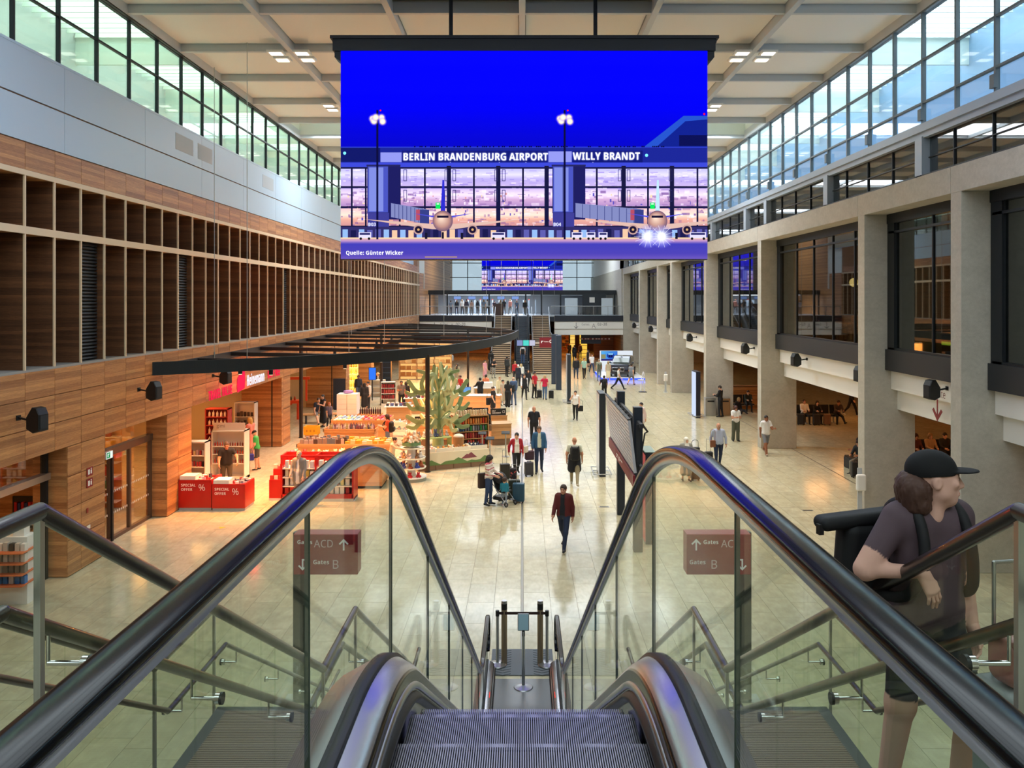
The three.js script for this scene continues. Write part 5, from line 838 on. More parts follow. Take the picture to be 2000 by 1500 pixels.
goods('bottle', 'wine_bottle', rowOf(-8.2, -7.2, 10, 1.0, 41.5), [0.095, 0.34, 0.095], [0x3a2430, 0x4a2a3a, 0x2a2028], 'dark bottle with pale label in the row behind the sweets', 'bottle', 'dark bottles behind the sweets', 0.05);
{ const y = thing('yellow_bin', 'bright yellow open bin at the end of the drinks table', 'bin', -9.35, 0, 36.4); obj('stand', [cb(0.5, 0.8, 0.4, 0, 0.4, 0)], M.oak, y); obj('bin', [cb(0.6, 0.36, 0.03, 0, 1.0, 0.22), cb(0.6, 0.36, 0.03, 0, 1.0, -0.22), cb(0.03, 0.36, 0.46, -0.3, 1.0, 0), cb(0.03, 0.36, 0.46, 0.3, 1.0, 0), cb(0.6, 0.03, 0.46, 0, 0.83, 0)], mat(0xe0a818, 0.5), y); for (const x of [-0.16, 0, 0.16]) obj('dot', [cb(0.07, 0.09, 0.01, x, 1.0, 0.24)], mat(0xb07c10, 0.5), y); }
{ const g = thing('wire_rack', 'white wire rack of small toys at the right end of the sweets', 'rack', -5.75, 0, 38.3); for (const y of [0.3, 0.65, 1.0]) obj('basket', [cb(0.7, 0.02, 0.5, 0, y, 0), cb(0.7, 0.1, 0.015, 0, y + 0.06, 0.25), cb(0.7, 0.1, 0.015, 0, y + 0.06, -0.25)], M.white, g); for (const x of [-0.34, 0.34]) for (const z of [-0.24, 0.24]) obj('upright', [cyl(0.012, 0.012, 1.25, x, 0, z, 6)], M.steel, g);
  goods('plush', 'rack_toy', gridHeap(-6.0, -5.5, 3, 38.15, 38.45, 2, 1.01).concat(gridHeap(-6.0, -5.5, 3, 38.15, 38.45, 2, 0.66)), [0.13, 0.13, 0.13], [0xe0d8d0, 0x8ac0d0, 0xd8b0a0], 'tiny toy on the white wire rack', 'toy', 'toys on the wire rack', 0.3); }
// round tiered plush stand
{
  const [x, Z] = [-4.18, 30.9], t = thing('round_plush_stand', 'round white tiered stand loaded with plush toys', 'display stand', x, 0, Z);
  obj('foot', [cyl(0.56, 0.56, 0.12, 0, 0.0, 0, 32)], mat(0x8f9080, 0.6), t); obj('foot_rim', [cyl(0.57, 0.57, 0.04, 0, 0.12, 0, 32)], M.white, t); obj('core', [cyl(0.16, 0.16, 1.3, 0, 0.16, 0, 16)], M.white, t);
  for (const [y, r] of [[0.46, 0.54], [0.82, 0.52], [1.2, 0.44]]) { obj('tier', [cyl(r, r, 0.025, 0, y, 0, 32)], M.white, t); obj('tier_rim', [(() => { const g = new THREE.TorusGeometry(r, 0.018, 6, 32); g.rotateX(Math.PI / 2); g.translate(0, y + 0.04, 0); return g; })()], M.cream, t); }
  obj('green_band', [cyl(0.36, 0.34, 0.12, 0, 1.32, 0, 24)], mat(0x6a8a5c, 0.7), t);
  const ring = (y, r, n) => [...Array(n)].map((_, i) => [x + r * Math.sin(i * 6.283 / n), y, Z - r * Math.cos(i * 6.283 / n), i * 6.283 / n]);
  goods('plush', 'plush_toy', ring(0.485, 0.36, 9), [0.17, 0.16, 0.17], [0x3a4a9c, 0xb0562c, 0x4a5ab0, 0xc07048], 'blue or orange plush toy on the lowest tier of the round stand', 'plush toy', 'plush toys on the lowest tier', 0.2);
  goods('plush', 'plush_toy', ring(0.845, 0.35, 9), [0.17, 0.17, 0.17], [0xe8ddd0, 0x8a5a34, 0xd8c0b8, 0xc09060], 'cream or brown plush toy on the middle tier of the round stand', 'plush toy', 'plush toys on the middle tier', 0.2);
  goods('plush', 'plush_toy', ring(1.44, 0.24, 7).concat(ring(1.56, 0.08, 3)), [0.2, 0.2, 0.2], [0xf0e0c8, 0xe0a878, 0xe8d0b0], 'pale plush toy heaped on top of the round stand', 'plush toy', 'plush toys on top of the round stand', 0.2);
  goods('plush', 'plush_toy', [[x + 0.3, 0.16, Z - 0.3], [x - 0.3, 0.16, Z - 0.3], [x, 0.16, Z - 0.4]], [0.17, 0.15, 0.17], [0xc02028, 0xd8d0c8, 0xc02028], 'plush toy on the foot of the round stand', 'plush toy', 'plush toys on the foot of the round stand', 0.1);
}
// cream display table with painted hills, stand behind it, green tree
{
  const t = thing('hill_display_table', 'cream display table with painted green hills along its front', 'table', -3.05, 0, 33.6, 0.42);
  obj('box', [cb(3.0, 0.5, 1.5, 0, 0.45, 0)], mat(0xece0c2, 0.6), t); for (let k = 0; k < 4; k++) obj('plinth_block', [cb(0.72, 0.19, 1.44, -1.12 + k * 0.745, 0.095, 0)], mat(0x9a7a60, 0.7), t);
  const hills = (pts, c, z, nm, turn) => { const s = new THREE.Shape(pts.map(p => new THREE.Vector2(...p))); const g = new THREE.ExtrudeGeometry(s, { depth: 0.012, bevelEnabled: false }); if (turn) g.rotateY(turn); obj(nm, [prep(g)], mat(c, 0.7), t); t.children[t.children.length - 1].position.set(...z); };
  const edge = [[-1.5, 0.2]]; for (let k = 0; k <= 16; k++) edge.push([-1.5 + k * 3 / 16, 0.34 + 0.07 * Math.sin(k * 0.9) + 0.05 * Math.sin(k * 2.1 + 1)]); edge.push([1.5, 0.2]); hills(edge, 0x6a8a50, [0, 0, 0.75], 'painted_hills');
  hills([[0.3, 0.38], [0.55, 0.56], [0.62, 0.54], [0.74, 0.62], [0.85, 0.52], [1.0, 0.4]], 0x8a4a54, [0, 0, 0.748], 'painted_mountain');
  const e2 = [[-0.75, 0.2]]; for (let k = 0; k <= 8; k++) e2.push([-0.75 + k * 1.5 / 8, 0.32 + 0.06 * Math.sin(k)]); e2.push([0.75, 0.2]); hills(e2, 0x6a8a50, [-1.512, 0, 0], 'painted_hills', Math.PI / 2);
  obj('tray_edge', [0, 1, 2, 3].flatMap(k => [cb(0.7, 0.16, 0.03, -1.1 + k * 0.74, 0.77, 0.68), cb(0.03, 0.16, 0.7, -1.45 + k * 0.74, 0.77, 0.34)]), mat(0xf4ead4, 0.6), t);
  obj('green_shelf', [cb(1.5, 0.04, 0.5, -0.5, 1.1, -0.45), cb(0.04, 0.4, 0.5, -1.22, 0.9, -0.45), cb(0.04, 0.4, 0.5, 0.22, 0.9, -0.45)], mat(0x9ab070, 0.6), t);
  obj('sack', [cyl(0.2, 0.24, 0.42, 0.5, 0.7, -0.1, 14)], mat(0xa87c50, 0.9), t); obj('sack_fill', [(() => { const g = new THREE.SphereGeometry(0.22, 12, 8); g.scale(1, 0.5, 1); g.translate(0.5, 1.14, -0.1); return g; })()], mat(0xe8ddc8, 0.9), t);
  const loc = (lx, ly, lz) => { const c = Math.cos(0.42), s = Math.sin(0.42); return [-3.05 + lx * c + lz * s, ly, 33.6 - (-lx * s + lz * c), 0.42]; };
  const sp = (x0, x1, n, z0, z1, m, y) => { const o = []; for (let i = 0; i < n; i++) for (let j = 0; j < m; j++) o.push(loc(lerp(x0, x1, i / (n - 1)), y, lerp(z0, z1, j / Math.max(1, m - 1)))); return o; };
  goods('plush', 'plush_toy', sp(-1.35, -0.75, 4, 0.2, 0.55, 2, 0.7), [0.15, 0.14, 0.15], [0xe8b8b0, 0xf0d8d0, 0xe8a8a0], 'pink plush toy at the near corner of the hill table', 'plush toy', 'pink plush on the hill table', 0.2);
  goods('plush', 'plush_toy', sp(-0.5, 0.6, 6, 0.25, 0.55, 2, 0.7), [0.13, 0.12, 0.13], [0x8a5a2c, 0xb07830, 0x6a4424, 0xd8a040], 'brown plush toy in the middle of the hill table', 'plush toy', 'brown plush on the hill table', 0.2);
  goods('plush', 'plush_toy', sp(0.8, 1.35, 4, -0.1, 0.55, 3, 0.7), [0.13, 0.12, 0.13], [0x23283c, 0x2a3450, 0x1d2030], 'dark blue plush toy at the far end of the hill table', 'plush toy', 'dark plush on the hill table', 0.2);
  goods('plush', 'plush_toy', sp(-1.1, 0.1, 6, -0.5, -0.45, 1, 1.12), [0.17, 0.22, 0.17], [0x7ab0b0, 0xb8b0a8, 0x3a4a70, 0xd8c8b8, 0x8a8078], 'tall plush toy on the green shelf of the hill table', 'plush toy', 'plush on the green shelf', 0.3);
}
{ // green cut-out tree: flat branching boards crossing at the trunk
  const g1 = mat(0x93a878, 0.7), g2 = mat(0xc2ca98, 0.7), t = thing('board_tree', 'green cut-out tree of crossing branched boards behind the dark post', 'decor tree', -3.62, 0, 35.2);
  obj('trunk', [cyl(0.3, 0.13, 2.4, 0, 0, 0, 10), cyl(0.13, 0.08, 1.0, 0, 2.4, 0, 10)], g1, t);
  const stroke = (pts, w, depth) => { const c = new THREE.CatmullRomCurve3(pts.map(p => new THREE.Vector3(p[0], p[1], 0))), n = 14, L = [], Rr = []; for (let i = 0; i <= n; i++) { const p = c.getPoint(i / n), d = c.getTangent(i / n), ww = w * lerp(1.25, 0.8, i / n) / 2; L.push(new THREE.Vector2(p.x - d.y * ww, p.y + d.x * ww)); Rr.unshift(new THREE.Vector2(p.x + d.y * ww, p.y - d.x * ww)); } const e = c.getPoint(1), d = c.getTangent(1), cap = []; for (let k = 1; k < 5; k++) { const a = Math.atan2(d.x, -d.y) - Math.PI * k / 5; cap.push(new THREE.Vector2(e.x + Math.cos(a) * w * 0.4, e.y + Math.sin(a) * w * 0.4)); } const s = new THREE.Shape([...L, ...cap, ...Rr]); return prep(new THREE.ExtrudeGeometry(s, { depth, bevelEnabled: false })); };
  const half = (sd, v) => [[[0, 1.3], [sd * 0.4, 1.62], [sd * 0.85, 1.55 + v], [sd * 1.3, 1.8 + v]], [[0, 1.75], [sd * 0.38, 2.05], [sd * 0.8, 2.15 + v], [sd * 1.0, 2.55 + v]], [[sd * 0.42, 2.05], [sd * 0.5, 2.4], [sd * 0.36, 2.75 + v]], [[0, 2.3], [sd * 0.4, 2.75], [sd * 0.9, 2.85 + v], [sd * 1.25, 3.3 + v]], [[sd * 0.62, 2.8 + v * 0.5], [sd * 0.7, 3.2], [sd * 0.55, 3.6 + v]], [[0, 2.9], [sd * 0.22, 3.4], [sd * 0.16, 3.95 + v]], [[sd * 0.75, 1.56 + v], [sd * 1.0, 1.3], [sd * 1.3, 1.36]], [[sd * 0.85, 2.85 + v], [sd * 1.12, 2.72], [sd * 1.35, 2.84]], [[sd * 0.8, 2.15 + v], [sd * 1.1, 2.12], [sd * 1.32, 2.34]], [[sd * 0.2, 3.3], [sd * 0.5, 3.62], [sd * 0.86, 3.74 + v]]];
  [[0.12, g1, 0], [1.25, g2, 0.1], [2.3, g2, -0.12]].forEach(([ang, m, v], b) => { for (const sd of [-1, 1]) half(sd, v * sd).forEach((pts, i) => { const br = obj('branch_board', [stroke(pts, i < 4 && i !== 2 ? 0.22 : 0.165, 0.06)], m, t); br.rotation.y = ang; }); });
}
// wooden can shelf, checkouts, service desks
{
  const s = stand('can_shelf', 'oak shelf of cans and bottles beside the checkout', -2.35, 36.6, 1.6, 1.65, 0.6, M.oak, [0.3, 0.62, 0.94, 1.26], 0.35); s.userData.category = 'shelf';
  const loc = (lx, ly) => { const c = Math.cos(0.35), k = Math.sin(0.35); return [-2.35 + lx * c + 0.18 * k, ly, 36.6 + lx * k - 0.18 * c, 0.35]; };
  [[0.115, [0xd8d0b8, 0x8a6a4c, 0x3a2c24]], [0.315, [0xb02a2c, 0xc04a48, 0x3a2424]], [0.635, [0xb83038, 0x8a1f2a, 0xd06a60]], [0.955, [0x3a9a5a, 0x2a5a8c, 0xb8b8c0, 0x7a7a88]], [1.275, [0xd8402a, 0xe87a30, 0xe8a060]]].forEach(([y, c]) => goods('can', 'tin', [...Array(13)].map((_, i) => loc(-0.7 + i * 0.117, y)), [0.092, 0.24, 0.092], c, 'tin or bottle on the oak shelf beside the checkout', 'tin', 'tins on the oak checkout shelf', 0.1));
  goods('can', 'tin', [...Array(13)].map((_, i) => loc(-0.7 + i * 0.117, 1.65)), [0.092, 0.24, 0.092], [0xe8d8c0, 0xd8b890, 0xe0c8a0], 'pale tin on top of the oak checkout shelf', 'tin', 'tins on top of the oak checkout shelf', 0.1);
  const counter = (x, Z, w, h, d, turn, label) => { const c = thing('checkout_counter', label, 'counter', x, 0, Z, turn); obj('body', [cb(w, h - 0.3, d, 0, 0.3 + (h - 0.3) / 2, 0)], M.oak, c); obj('plinth', [cb(w - 0.1, 0.3, d - 0.08, 0, 0.15, 0)], mat(0x8a6a50, 0.7), c); obj('worktop', [cb(w + 0.04, 0.03, d + 0.04, 0, h, 0)], mat(0xb08a5c, 0.5), c); for (let k = 1; k < 4; k++) obj('board_joint', [cb(w + 0.004, 0.008, d + 0.004, 0, 0.3 + k * (h - 0.3) / 4, 0)], mat(0x6a4a30, 0.7), c); return c; };
  counter(-1.08, 38.7, 0.95, 0.98, 0.9, 0.25, 'oak self checkout counter at the open corner of the stands');
  counter(-3.65, 38.4, 1.1, 0.98, 0.8, 0.2, 'oak self checkout counter behind the tin shelf');
  counter(-2.0, 41.2, 2.4, 0.98, 0.7, 0.2, 'long oak counter behind the self checkouts');
  const mSelf = signCanvas(256, 96, (g, w, h) => { g.fillStyle = '#1b1918'; g.fillRect(0, 0, w, h); g.fillStyle = '#f4f0ea'; g.font = 'bold 30px sans-serif'; g.fillText('SELF', 16, 42); g.fillText('CHECKOUT', 16, 76); g.strokeStyle = '#f4f0ea'; g.lineWidth = 4; g.strokeRect(204, 28, 34, 34); });
  for (const [x, Z, y, tn, lb] of [[-1.2, 40.95, 0.99, 0.2, 'black self checkout board at the right end of the long counter'], [-2.1, 41.15, 0.99, 0.2, 'black self checkout board in the middle of the long counter'], [-2.9, 41.3, 0.99, 0.2, 'black self checkout board at the left end of the long counter'], [-3.4, 38.35, 0.99, 0.2, 'black self checkout board behind the tin shelf'], [-4.62, 38.2, 0.99, 0.2, 'black self checkout board half hidden by the green tree']]) { if (x < -4) counter(-4.62, 38.2, 0.6, 0.98, 0.6, 0.2, 'short oak counter half hidden by the green tree'); const b = thing('checkout_board', lb, 'sign', x, y + 0.025, Z, tn); obj('panel', [cb(0.78, 0.34, 0.05, 0, 0.17, 0)], M.black, b); obj('lettering', [(() => { const g = new THREE.PlaneGeometry(0.74, 0.28); g.translate(0, 0.17, 0.027); return g; })()], mSelf, b); }
  for (const [px, py, lb] of [[1000, 892, 'card terminal on a slim steel pole near the pedestrians'], [957, 905, 'small table top on a slim steel pole by the checkout'], [942, 893, 'card terminal on a slim pole between the checkouts']]) { const [x, Z] = Fl(px, py); const q = thing('pole_terminal', lb, 'terminal', Math.min(x, -0.72), 0, Z); obj('base', [cyl(0.17, 0.17, 0.015, 0, 0, 0, 20)], M.steel, q); obj('pole', [cyl(0.028, 0.028, 1.0, 0, 0.015, 0, 12)], M.steel, q); obj('head', [(() => { const g = new RoundedBoxGeometry(0.36, 0.04, 0.26, 1, 0.012); g.rotateX(0.3); g.translate(0, 1.04, 0); return uvBox(g); })()], M.charcoal, q); }
  const desk = (x0, x1, Z, d, label) => { const c = thing('service_desk', label, 'desk', (x0 + x1) / 2, 0, Z); const w = x1 - x0; for (let k = 0; k < 3; k++) obj('front_panel', [cb(w / 3 - 0.01, 0.98, 0.05, -w / 2 + (k + 0.5) * w / 3, 0.5, d / 2)], M.oak, c); obj('carcass', [cb(w - 0.02, 0.96, d - 0.08, 0, 0.5, 0)], mat(0x8a6a48, 0.7), c); obj('end_panel', [cb(0.06, 1.0, d, -w / 2 - 0.03, 0.5, 0)], mat(0xc9c6c0, 0.5), c); obj('worktop', [cb(w + 0.1, 0.04, d + 0.1, 0, 1.02, 0)], mat(0xe4e0da, 0.4), c); return c; };
  desk(-4.6, -1.3, 49.6, 0.9, 'long oak fronted service desk with white top'); desk(-3.1, -1.8, 53.8, 0.9, 'second oak service desk behind the staffed one');
  for (const [x, Z, w, lb] of [[-2.4, 53.7, 0.9, 'white sloped till hood on the second service desk'], [-5.3, 52.6, 0.9, 'white till hood on the table behind the service desk']]) { const hd = thing('till_hood', lb, 'hood', x, x > -3 ? 1.04 : 0, Z); obj('hood', [cb(w, 0.34, 0.6, 0, (x > -3 ? 0.17 : 1.2), 0)], M.white, hd); if (x < -3) obj('pedestal', [cb(w - 0.1, 1.03, 0.5, 0, 0.515, 0)], M.oak, hd); }
  const mo = thing('till_screen', 'lit blue till monitor on the long service desk', 'monitor', -3.35, 1.04, 49.6, 0.3); obj('stand', [cyl(0.1, 0.03, 0.12, 0, 0, 0, 10)], M.black, mo); obj('casing', [rbx(0.5, 0.36, 0.04, 0.01, 0, 0.3, 0)], M.black, mo); obj('screen_face', [cb(0.45, 0.3, 0.01, 0, 0.3, 0.022)], glow(new THREE.Color(0.15, 0.35, 0.7), 0.9), mo);
  const lcd = thing('advert_screen', 'bright blue portrait screen above the far white cabinet', 'screen', -10.1, 0, 55.2, 0.2); obj('pole', [cyl(0.04, 0.04, 1.4, 0, 0, 0, 10)], M.charcoal, lcd); obj('casing', [rbx(0.5, 0.86, 0.08, 0.01, 0, 1.8, 0)], M.black, lcd); obj('screen_face', [cb(0.44, 0.8, 0.01, 0, 1.8, 0.045)], glow(new THREE.Color(0.03, 0.16, 0.9), 1.1), lcd);
  stand('red_goods_cabinet', 'white cabinet of red goods standing by the far post', -8.65, 52.9, 0.95, 1.5, 0.6, wBody, [0.4, 0.75, 1.1], 0.2);
  for (const y of [0.415, 0.765, 1.115]) goods('carton', 'red_box', rowOf(-9.0, -8.3, 6, y, 52.75), [0.1, 0.24, 0.1], [0xb82a2c, 0xc84a40, 0x8a2026], 'red box in the white cabinet by the far post', 'box', 'red boxes in the white cabinet', 0.2);
  stand('white_goods_cabinet', 'white cabinet below the bright blue portrait screen', -9.9, 56.2, 1.0, 1.3, 0.5, wBody, [0.4, 0.8], 0.1);
  for (const [x, Z, lb] of [[-6.3, 49.0, 'grey goods table left of the service desk'], [-5.4, 53.6, 'white topped cafe table behind the tree'], [-6.8, 45.2, 'oak goods table in the middle of the market']]) { const q = thing('goods_table', lb, 'table', x, 0, Z); obj('top', [cb(1.5, 0.05, 0.8, 0, 0.92, 0)], M.white, q); obj('body', [cb(1.3, 0.88, 0.6, 0, 0.45, 0)], Z > 50 ? M.white : M.oak, q); goods('carton', 'folded_goods', gridHeap(x - 0.6, x + 0.6, 6, Z - 0.2, Z + 0.2, 2, 0.945), [0.16, 0.16, 0.14], [0x4a5a8c, 0xd8d0c8, 0x8a3a3c, 0x3a3a44], Z === 49.0 ? 'folded item on the grey goods table' : Z > 50 ? 'small item on the white cafe table' : 'boxed item on the middle oak goods table', 'item', 'goods on ' + lb, 0.4); }
}

// ================================================================ FAR END: stairs, escalator, gallery, passage, car stand
{
  const farStairs = (xa, xb, label) => {
    const st = thing('far_stairs', label, 'staircase', (xa + xb) / 2, 0, 74.5), w = xb - xa; let y = 0, z = 0; const mT = mat(0xb39a7c, 0.6), mR = mat(0x4a4038, 0.7);
    for (let k = 0; k < 30; k++) { y += UP / 30; obj('tread', [cb(w, 0.06, 0.37, 0, y - 0.03, -z - 0.18)], mT, st); obj('riser', [cb(w - 0.02, UP / 30, 0.03, 0, y - UP / 60 - 0.03, -z - 0.03)], mR, st); z += 0.35; if (k === 14) { obj('landing', [cb(w, 0.12, 3.5, 0, y - 0.06, -z - 1.75)], mT, st); z += 3.5; } }
    for (const x of [-w / 2 - 0.05, w / 2 + 0.05]) { obj('stringer', [bar([x, -0.05, 0], [x, 2.4, -5.3], 0.08, 0.4), bar([x, 2.4, -5.3], [x, 2.4, -8.8], 0.08, 0.4), bar([x, 2.45, -8.8], [x, 4.9, -14], 0.08, 0.4)], mat(0x6a6258, 0.5, 0.3), st); obj('handrail', [tube([[x, 1.0, 0], [x, 3.5, -5.3], [x, 3.5, -8.8], [x, 6.0, -14]], 0.03, 6)], M.steel, st); obj('glass_panel', [bar([x, 0.55, 0], [x, 3.05, -5.3], 0.012, 0.8), bar([x, 3.05, -5.3], [x, 3.05, -8.8], 0.012, 0.8), bar([x, 3.05, -8.8], [x, 5.55, -14], 0.012, 0.8)], M.pane, st); }
    return st;
  };
  farStairs(-2.85, -1.15, 'far left flight of pale treaded stairs up to the gallery'); farStairs(1.05, 2.8, 'far right flight of pale treaded stairs up to the gallery');
  const e = thing('escalator', 'far escalator between the two stairs up to the gallery', 'escalator', -0.02, 0, 0);
  const up = []; for (const p of flight(74.6, 76.6, 0.02, 1.2, -UP + 0.02, 1.2, 88.4)) up.push([p[0], -p[1] + 0.0]);
  const path = flight(74.6, 76.4, 0, 1.5, -UP, 1.5, 88.4).map(([z, y]) => [z, -y]);
  for (const s of [-1, 1]) { obj('handrail', [sweep(path, [[0.05, 1.0], [0.05, 0.94], [-0.05, 0.94], [-0.05, 1.0]], s * 0.6)], M.rubber, e); obj('glass_panel', [sweep(path, [[0.006, 0.94], [0.006, 0.15], [-0.006, 0.15], [-0.006, 0.94]], s * 0.6)], M.pane, e); obj('deck', [sweep(path, [[0.12, 0.15], [0.12, -0.5], [-0.12, -0.5], [-0.12, 0.15]], s * 0.62)], mat(0x5a6068, 0.4, 0.6), e); }
  const py = Z => { for (let i = 0; i + 1 < path.length; i++) if (Z >= path[i][0] && Z <= path[i + 1][0]) return lerp(path[i][1], path[i + 1][1], (Z - path[i][0]) / (path[i + 1][0] - path[i][0])); return UP; };
  for (let Z = 75; Z < 86.5; Z += 0.36) obj('step', [bx(-0.5, 0.5, py(Z) - 0.2, py(Z), Z, Z + 0.37)], mat(0x454c55, 0.5, 0.4), e);
  // gallery balustrade and what stands on it
  for (const [a, b, lb] of [[-11, -3.1, 'left'], [3.1, 10.8, 'right']]) { const r = thing('gallery_railing', `glass railing on the ${lb} half of the gallery edge above the white beam`, 'railing', 0, UP, Z2()); function Z2() { return ZEND + 0.1; } const n = 5; for (let k = 0; k < n; k++) obj('pane', [cb((b - a) / n - 0.03, 0.95, 0.012, lerp(a, b, (k + 0.5) / n), 0.52, 0)], M.pane, r); obj('rail', [rod([a, 1.03, 0], [b, 1.03, 0], 0.03, 8)], M.steel, r); for (let k = 0; k <= n; k++) obj('post', [cb(0.04, 1.03, 0.04, lerp(a, b, k / n), 0.515, 0)], M.steel, r); }
  const pav = thing('security_pavilion', 'dark framed glass security pavilion standing on the gallery', 'pavilion', 0, UP, 94); obj('roof_band', [cb(21.6, 0.5, 12, 0, 2.57, -6)], mat(0x1c242c, 0.5), pav); for (const x of [-10.6, -8.6, -3.8, 0.4, 2.2, 4.4, 7.0, 10.6]) obj('post', [cb(0.16, 2.45, 0.16, x, 1.22, 0)], M.frame, pav); for (const [a, b] of [[-10.5, -8.7], [0.5, 2.1], [2.3, 4.3]]) obj('pane', [cb(b - a, 2.3, 0.012, (a + b) / 2, 1.2, 0)], M.pane, pav); obj('dark_wall', [cb(2.6, 2.4, 0.2, 8.3, 1.2, 0)], mat(0x252d35, 0.5), pav); obj('white_panel', [cb(1.45, 1.9, 0.1, 5.6, 0.97, 0.3)], mat(0xdde8f0, 0.5), pav); obj('white_panel', [cb(1.3, 1.9, 0.1, 9.7, 0.97, 0.3)], mat(0xdde8f0, 0.5), pav); obj('notice', [cb(0.6, 0.6, 0.05, 8.0, 1.7, 0.13)], M.white, pav);
  obj('rear_wall', [cb(21.6, 2.3, 0.2, 0, 1.15, -11.5)], mat(0xb4bcc4, 0.6), pav);
  const screens = glow(new THREE.Color(0.25, 0.4, 0.85), 0.7); for (let k = 0; k < 5; k++) { const s = thing('security_monitor', 'small lit monitor under the pavilion roof on the gallery', 'monitor', -7.6 + k * 1.7, UP + 1.95, 96, 0, 'monitors in the security pavilion'); obj('casing', [cb(0.9, 0.4, 0.06)], M.black, s); obj('screen_face', [cb(0.84, 0.34, 0.01, 0, 0, 0.035)], screens, s); obj('hanger', [cb(0.04, 0.25, 0.04, 0, 0.32, 0)], M.black, s); }
  for (let k = 0; k < 7; k++) { const s = thing('security_gate', 'grey security gate post pair inside the pavilion', 'gate', -7.5 + k * 1.45, UP, 98, 0, 'gates in the security pavilion'); obj('post', [cb(0.12, 1.7, 0.5, -0.4, 0.85, 0)], mat(0x8d99a4, 0.4), s); obj('post', [cb(0.12, 1.7, 0.5, 0.4, 0.85, 0)], mat(0x8d99a4, 0.4), s); obj('signal_lamp', [cb(0.16, 0.1, 0.05, -0.4, 1.75, 0.2)], glow(new THREE.Color(1, 0.12, 0.1), 1.0), s); }
  ceilingStrip(-4, UP + 2.3, 97.5, 10, 5, 7, 0xe8f2ff, 'cool ceiling light panel inside the security pavilion', undefined);
  const scanner = thing('brown_kiosk', 'brown kiosk box on the gallery before the security gates', 'kiosk', -2.6, UP, 91); obj('box', [cb(1.0, 1.25, 0.7, 0, 0.62, 0)], mat(0x4a342c, 0.6), scanner); obj('top', [cb(1.04, 0.05, 0.74, 0, 1.27, 0)], M.charcoal, scanner);
  // gate direction lettering on the white beams
  const gate = (x, flip) => { const s = thing('gate_lettering', x > 0 ? 'dark gate lettering with a down arrow on the right white beam' : 'dark gate lettering with a down arrow on the left white beam', 'sign', x, 0, ZEND - 0.012); obj('lettering', [(() => { const g = new THREE.PlaneGeometry(4.8, 0.76); g.translate(0, 4.01, 0); return g; })()], signCanvas(1024, 164, (g, w, h) => { g.fillStyle = '#efebe3'; g.fillRect(0, 0, w, h); g.strokeStyle = '#2a1d22'; g.lineWidth = 10; g.beginPath(); g.moveTo(110, 14); g.lineTo(110, 150); g.moveTo(62, 106); g.lineTo(110, 150); g.lineTo(158, 106); g.stroke(); g.fillStyle = '#6a5f60'; g.font = '72px sans-serif'; g.fillText('Gates', 236, 82); g.fillStyle = '#9a8f8e'; g.font = '150px sans-serif'; g.fillText('A', 470, 150); g.fillStyle = '#3a2e30'; g.font = '84px sans-serif'; g.fillText('02–38', 600, 84); }), s); return s; };
  gate(7.7); gate(-7.6);
  const sign2 = thing('gate_lettering', 'brown Gate lettering and red arrow on the white beam behind the climbing person', 'sign', 11.735, 0, 23.2); obj('lettering', [(() => { const g = new THREE.PlaneGeometry(1.5, 0.6); g.rotateY(-Math.PI / 2); g.translate(0, 4.265, 0.25); return g; })()], signCanvas(512, 205, (g, w, h) => { g.fillStyle = '#f0ece4'; g.fillRect(0, 0, w, h); g.fillStyle = '#7a4a44'; g.font = '120px sans-serif'; g.font = '100px sans-serif'; g.fillText('Gate', 130, 178); g.fillStyle = '#8c2a2c'; g.fillRect(60, 120, 12, 85); }), sign2);
  obj('arrow', [(() => { const s = new THREE.Shape([[-0.28, 0.3], [-0.2, 0.36], [-0.03, 0.17], [-0.03, 0.62], [0.03, 0.62], [0.03, 0.17], [0.2, 0.36], [0.28, 0.3], [0, 0]].map(p => new THREE.Vector2(...p))); const g = new THREE.ExtrudeGeometry(s, { depth: 0.01, bevelEnabled: false }); g.rotateY(-Math.PI / 2); g.translate(0.0, 3.36, 0.05); return prep(g); })()], mat(0x8c2a2c, 0.6), sign2);
  // hanging red sign and small screens before the stairs
  const hang = thing('hanging_sign', 'hanging red gates sign lettered CD before the far right stairs', 'sign', 2.2, 2.75, 69); obj('box', [cb(1.5, 0.86, 0.2, 0, 0.43, 0)], M.wine, hang); obj('sign_face', [(() => { const g = new THREE.PlaneGeometry(1.46, 0.82); g.translate(0, 0.43, 0.105); return g; })()], signCanvas(256, 144, (g, w, h) => { g.fillStyle = '#7a1622'; g.fillRect(0, 0, w, h); g.fillStyle = '#fff'; g.font = 'bold 60px sans-serif'; g.fillText('CD', 140, 76); g.font = 'bold 24px sans-serif'; g.fillText('Gates', 66, 66); g.fillRect(20, 46, 34, 12); g.fillRect(20, 46, 12, 34); g.fillRect(176, 110, 14, 14); g.fillRect(206, 110, 14, 14); }), hang); for (const x of [-0.5, 0.5]) obj('hanger', [cyl(0.015, 0.015, 11.6, x, 0.86, 0, 6)], M.steel, hang);
  const scr = thing('hanging_screen', 'hanging row of small coloured screens by the canopy tip', 'screen', 0.3, 3.3, 66); obj('casing', [cb(1.5, 0.5, 0.12)], M.black, scr); [[-0.5, [0.25, 0.3, 0.55]], [0, [0.1, 0.75, 0.65]], [0.5, [0.6, 0.6, 0.75]]].forEach(([x, c]) => obj('screen_face', [cb(0.46, 0.44, 0.01, x, 0, 0.066)], glow(new THREE.Color(...c), 0.8), scr)); for (const x of [-0.6, 0.6]) obj('hanger', [cyl(0.012, 0.012, 11.7, x, 0.25, 0, 6)], M.steel, scr);
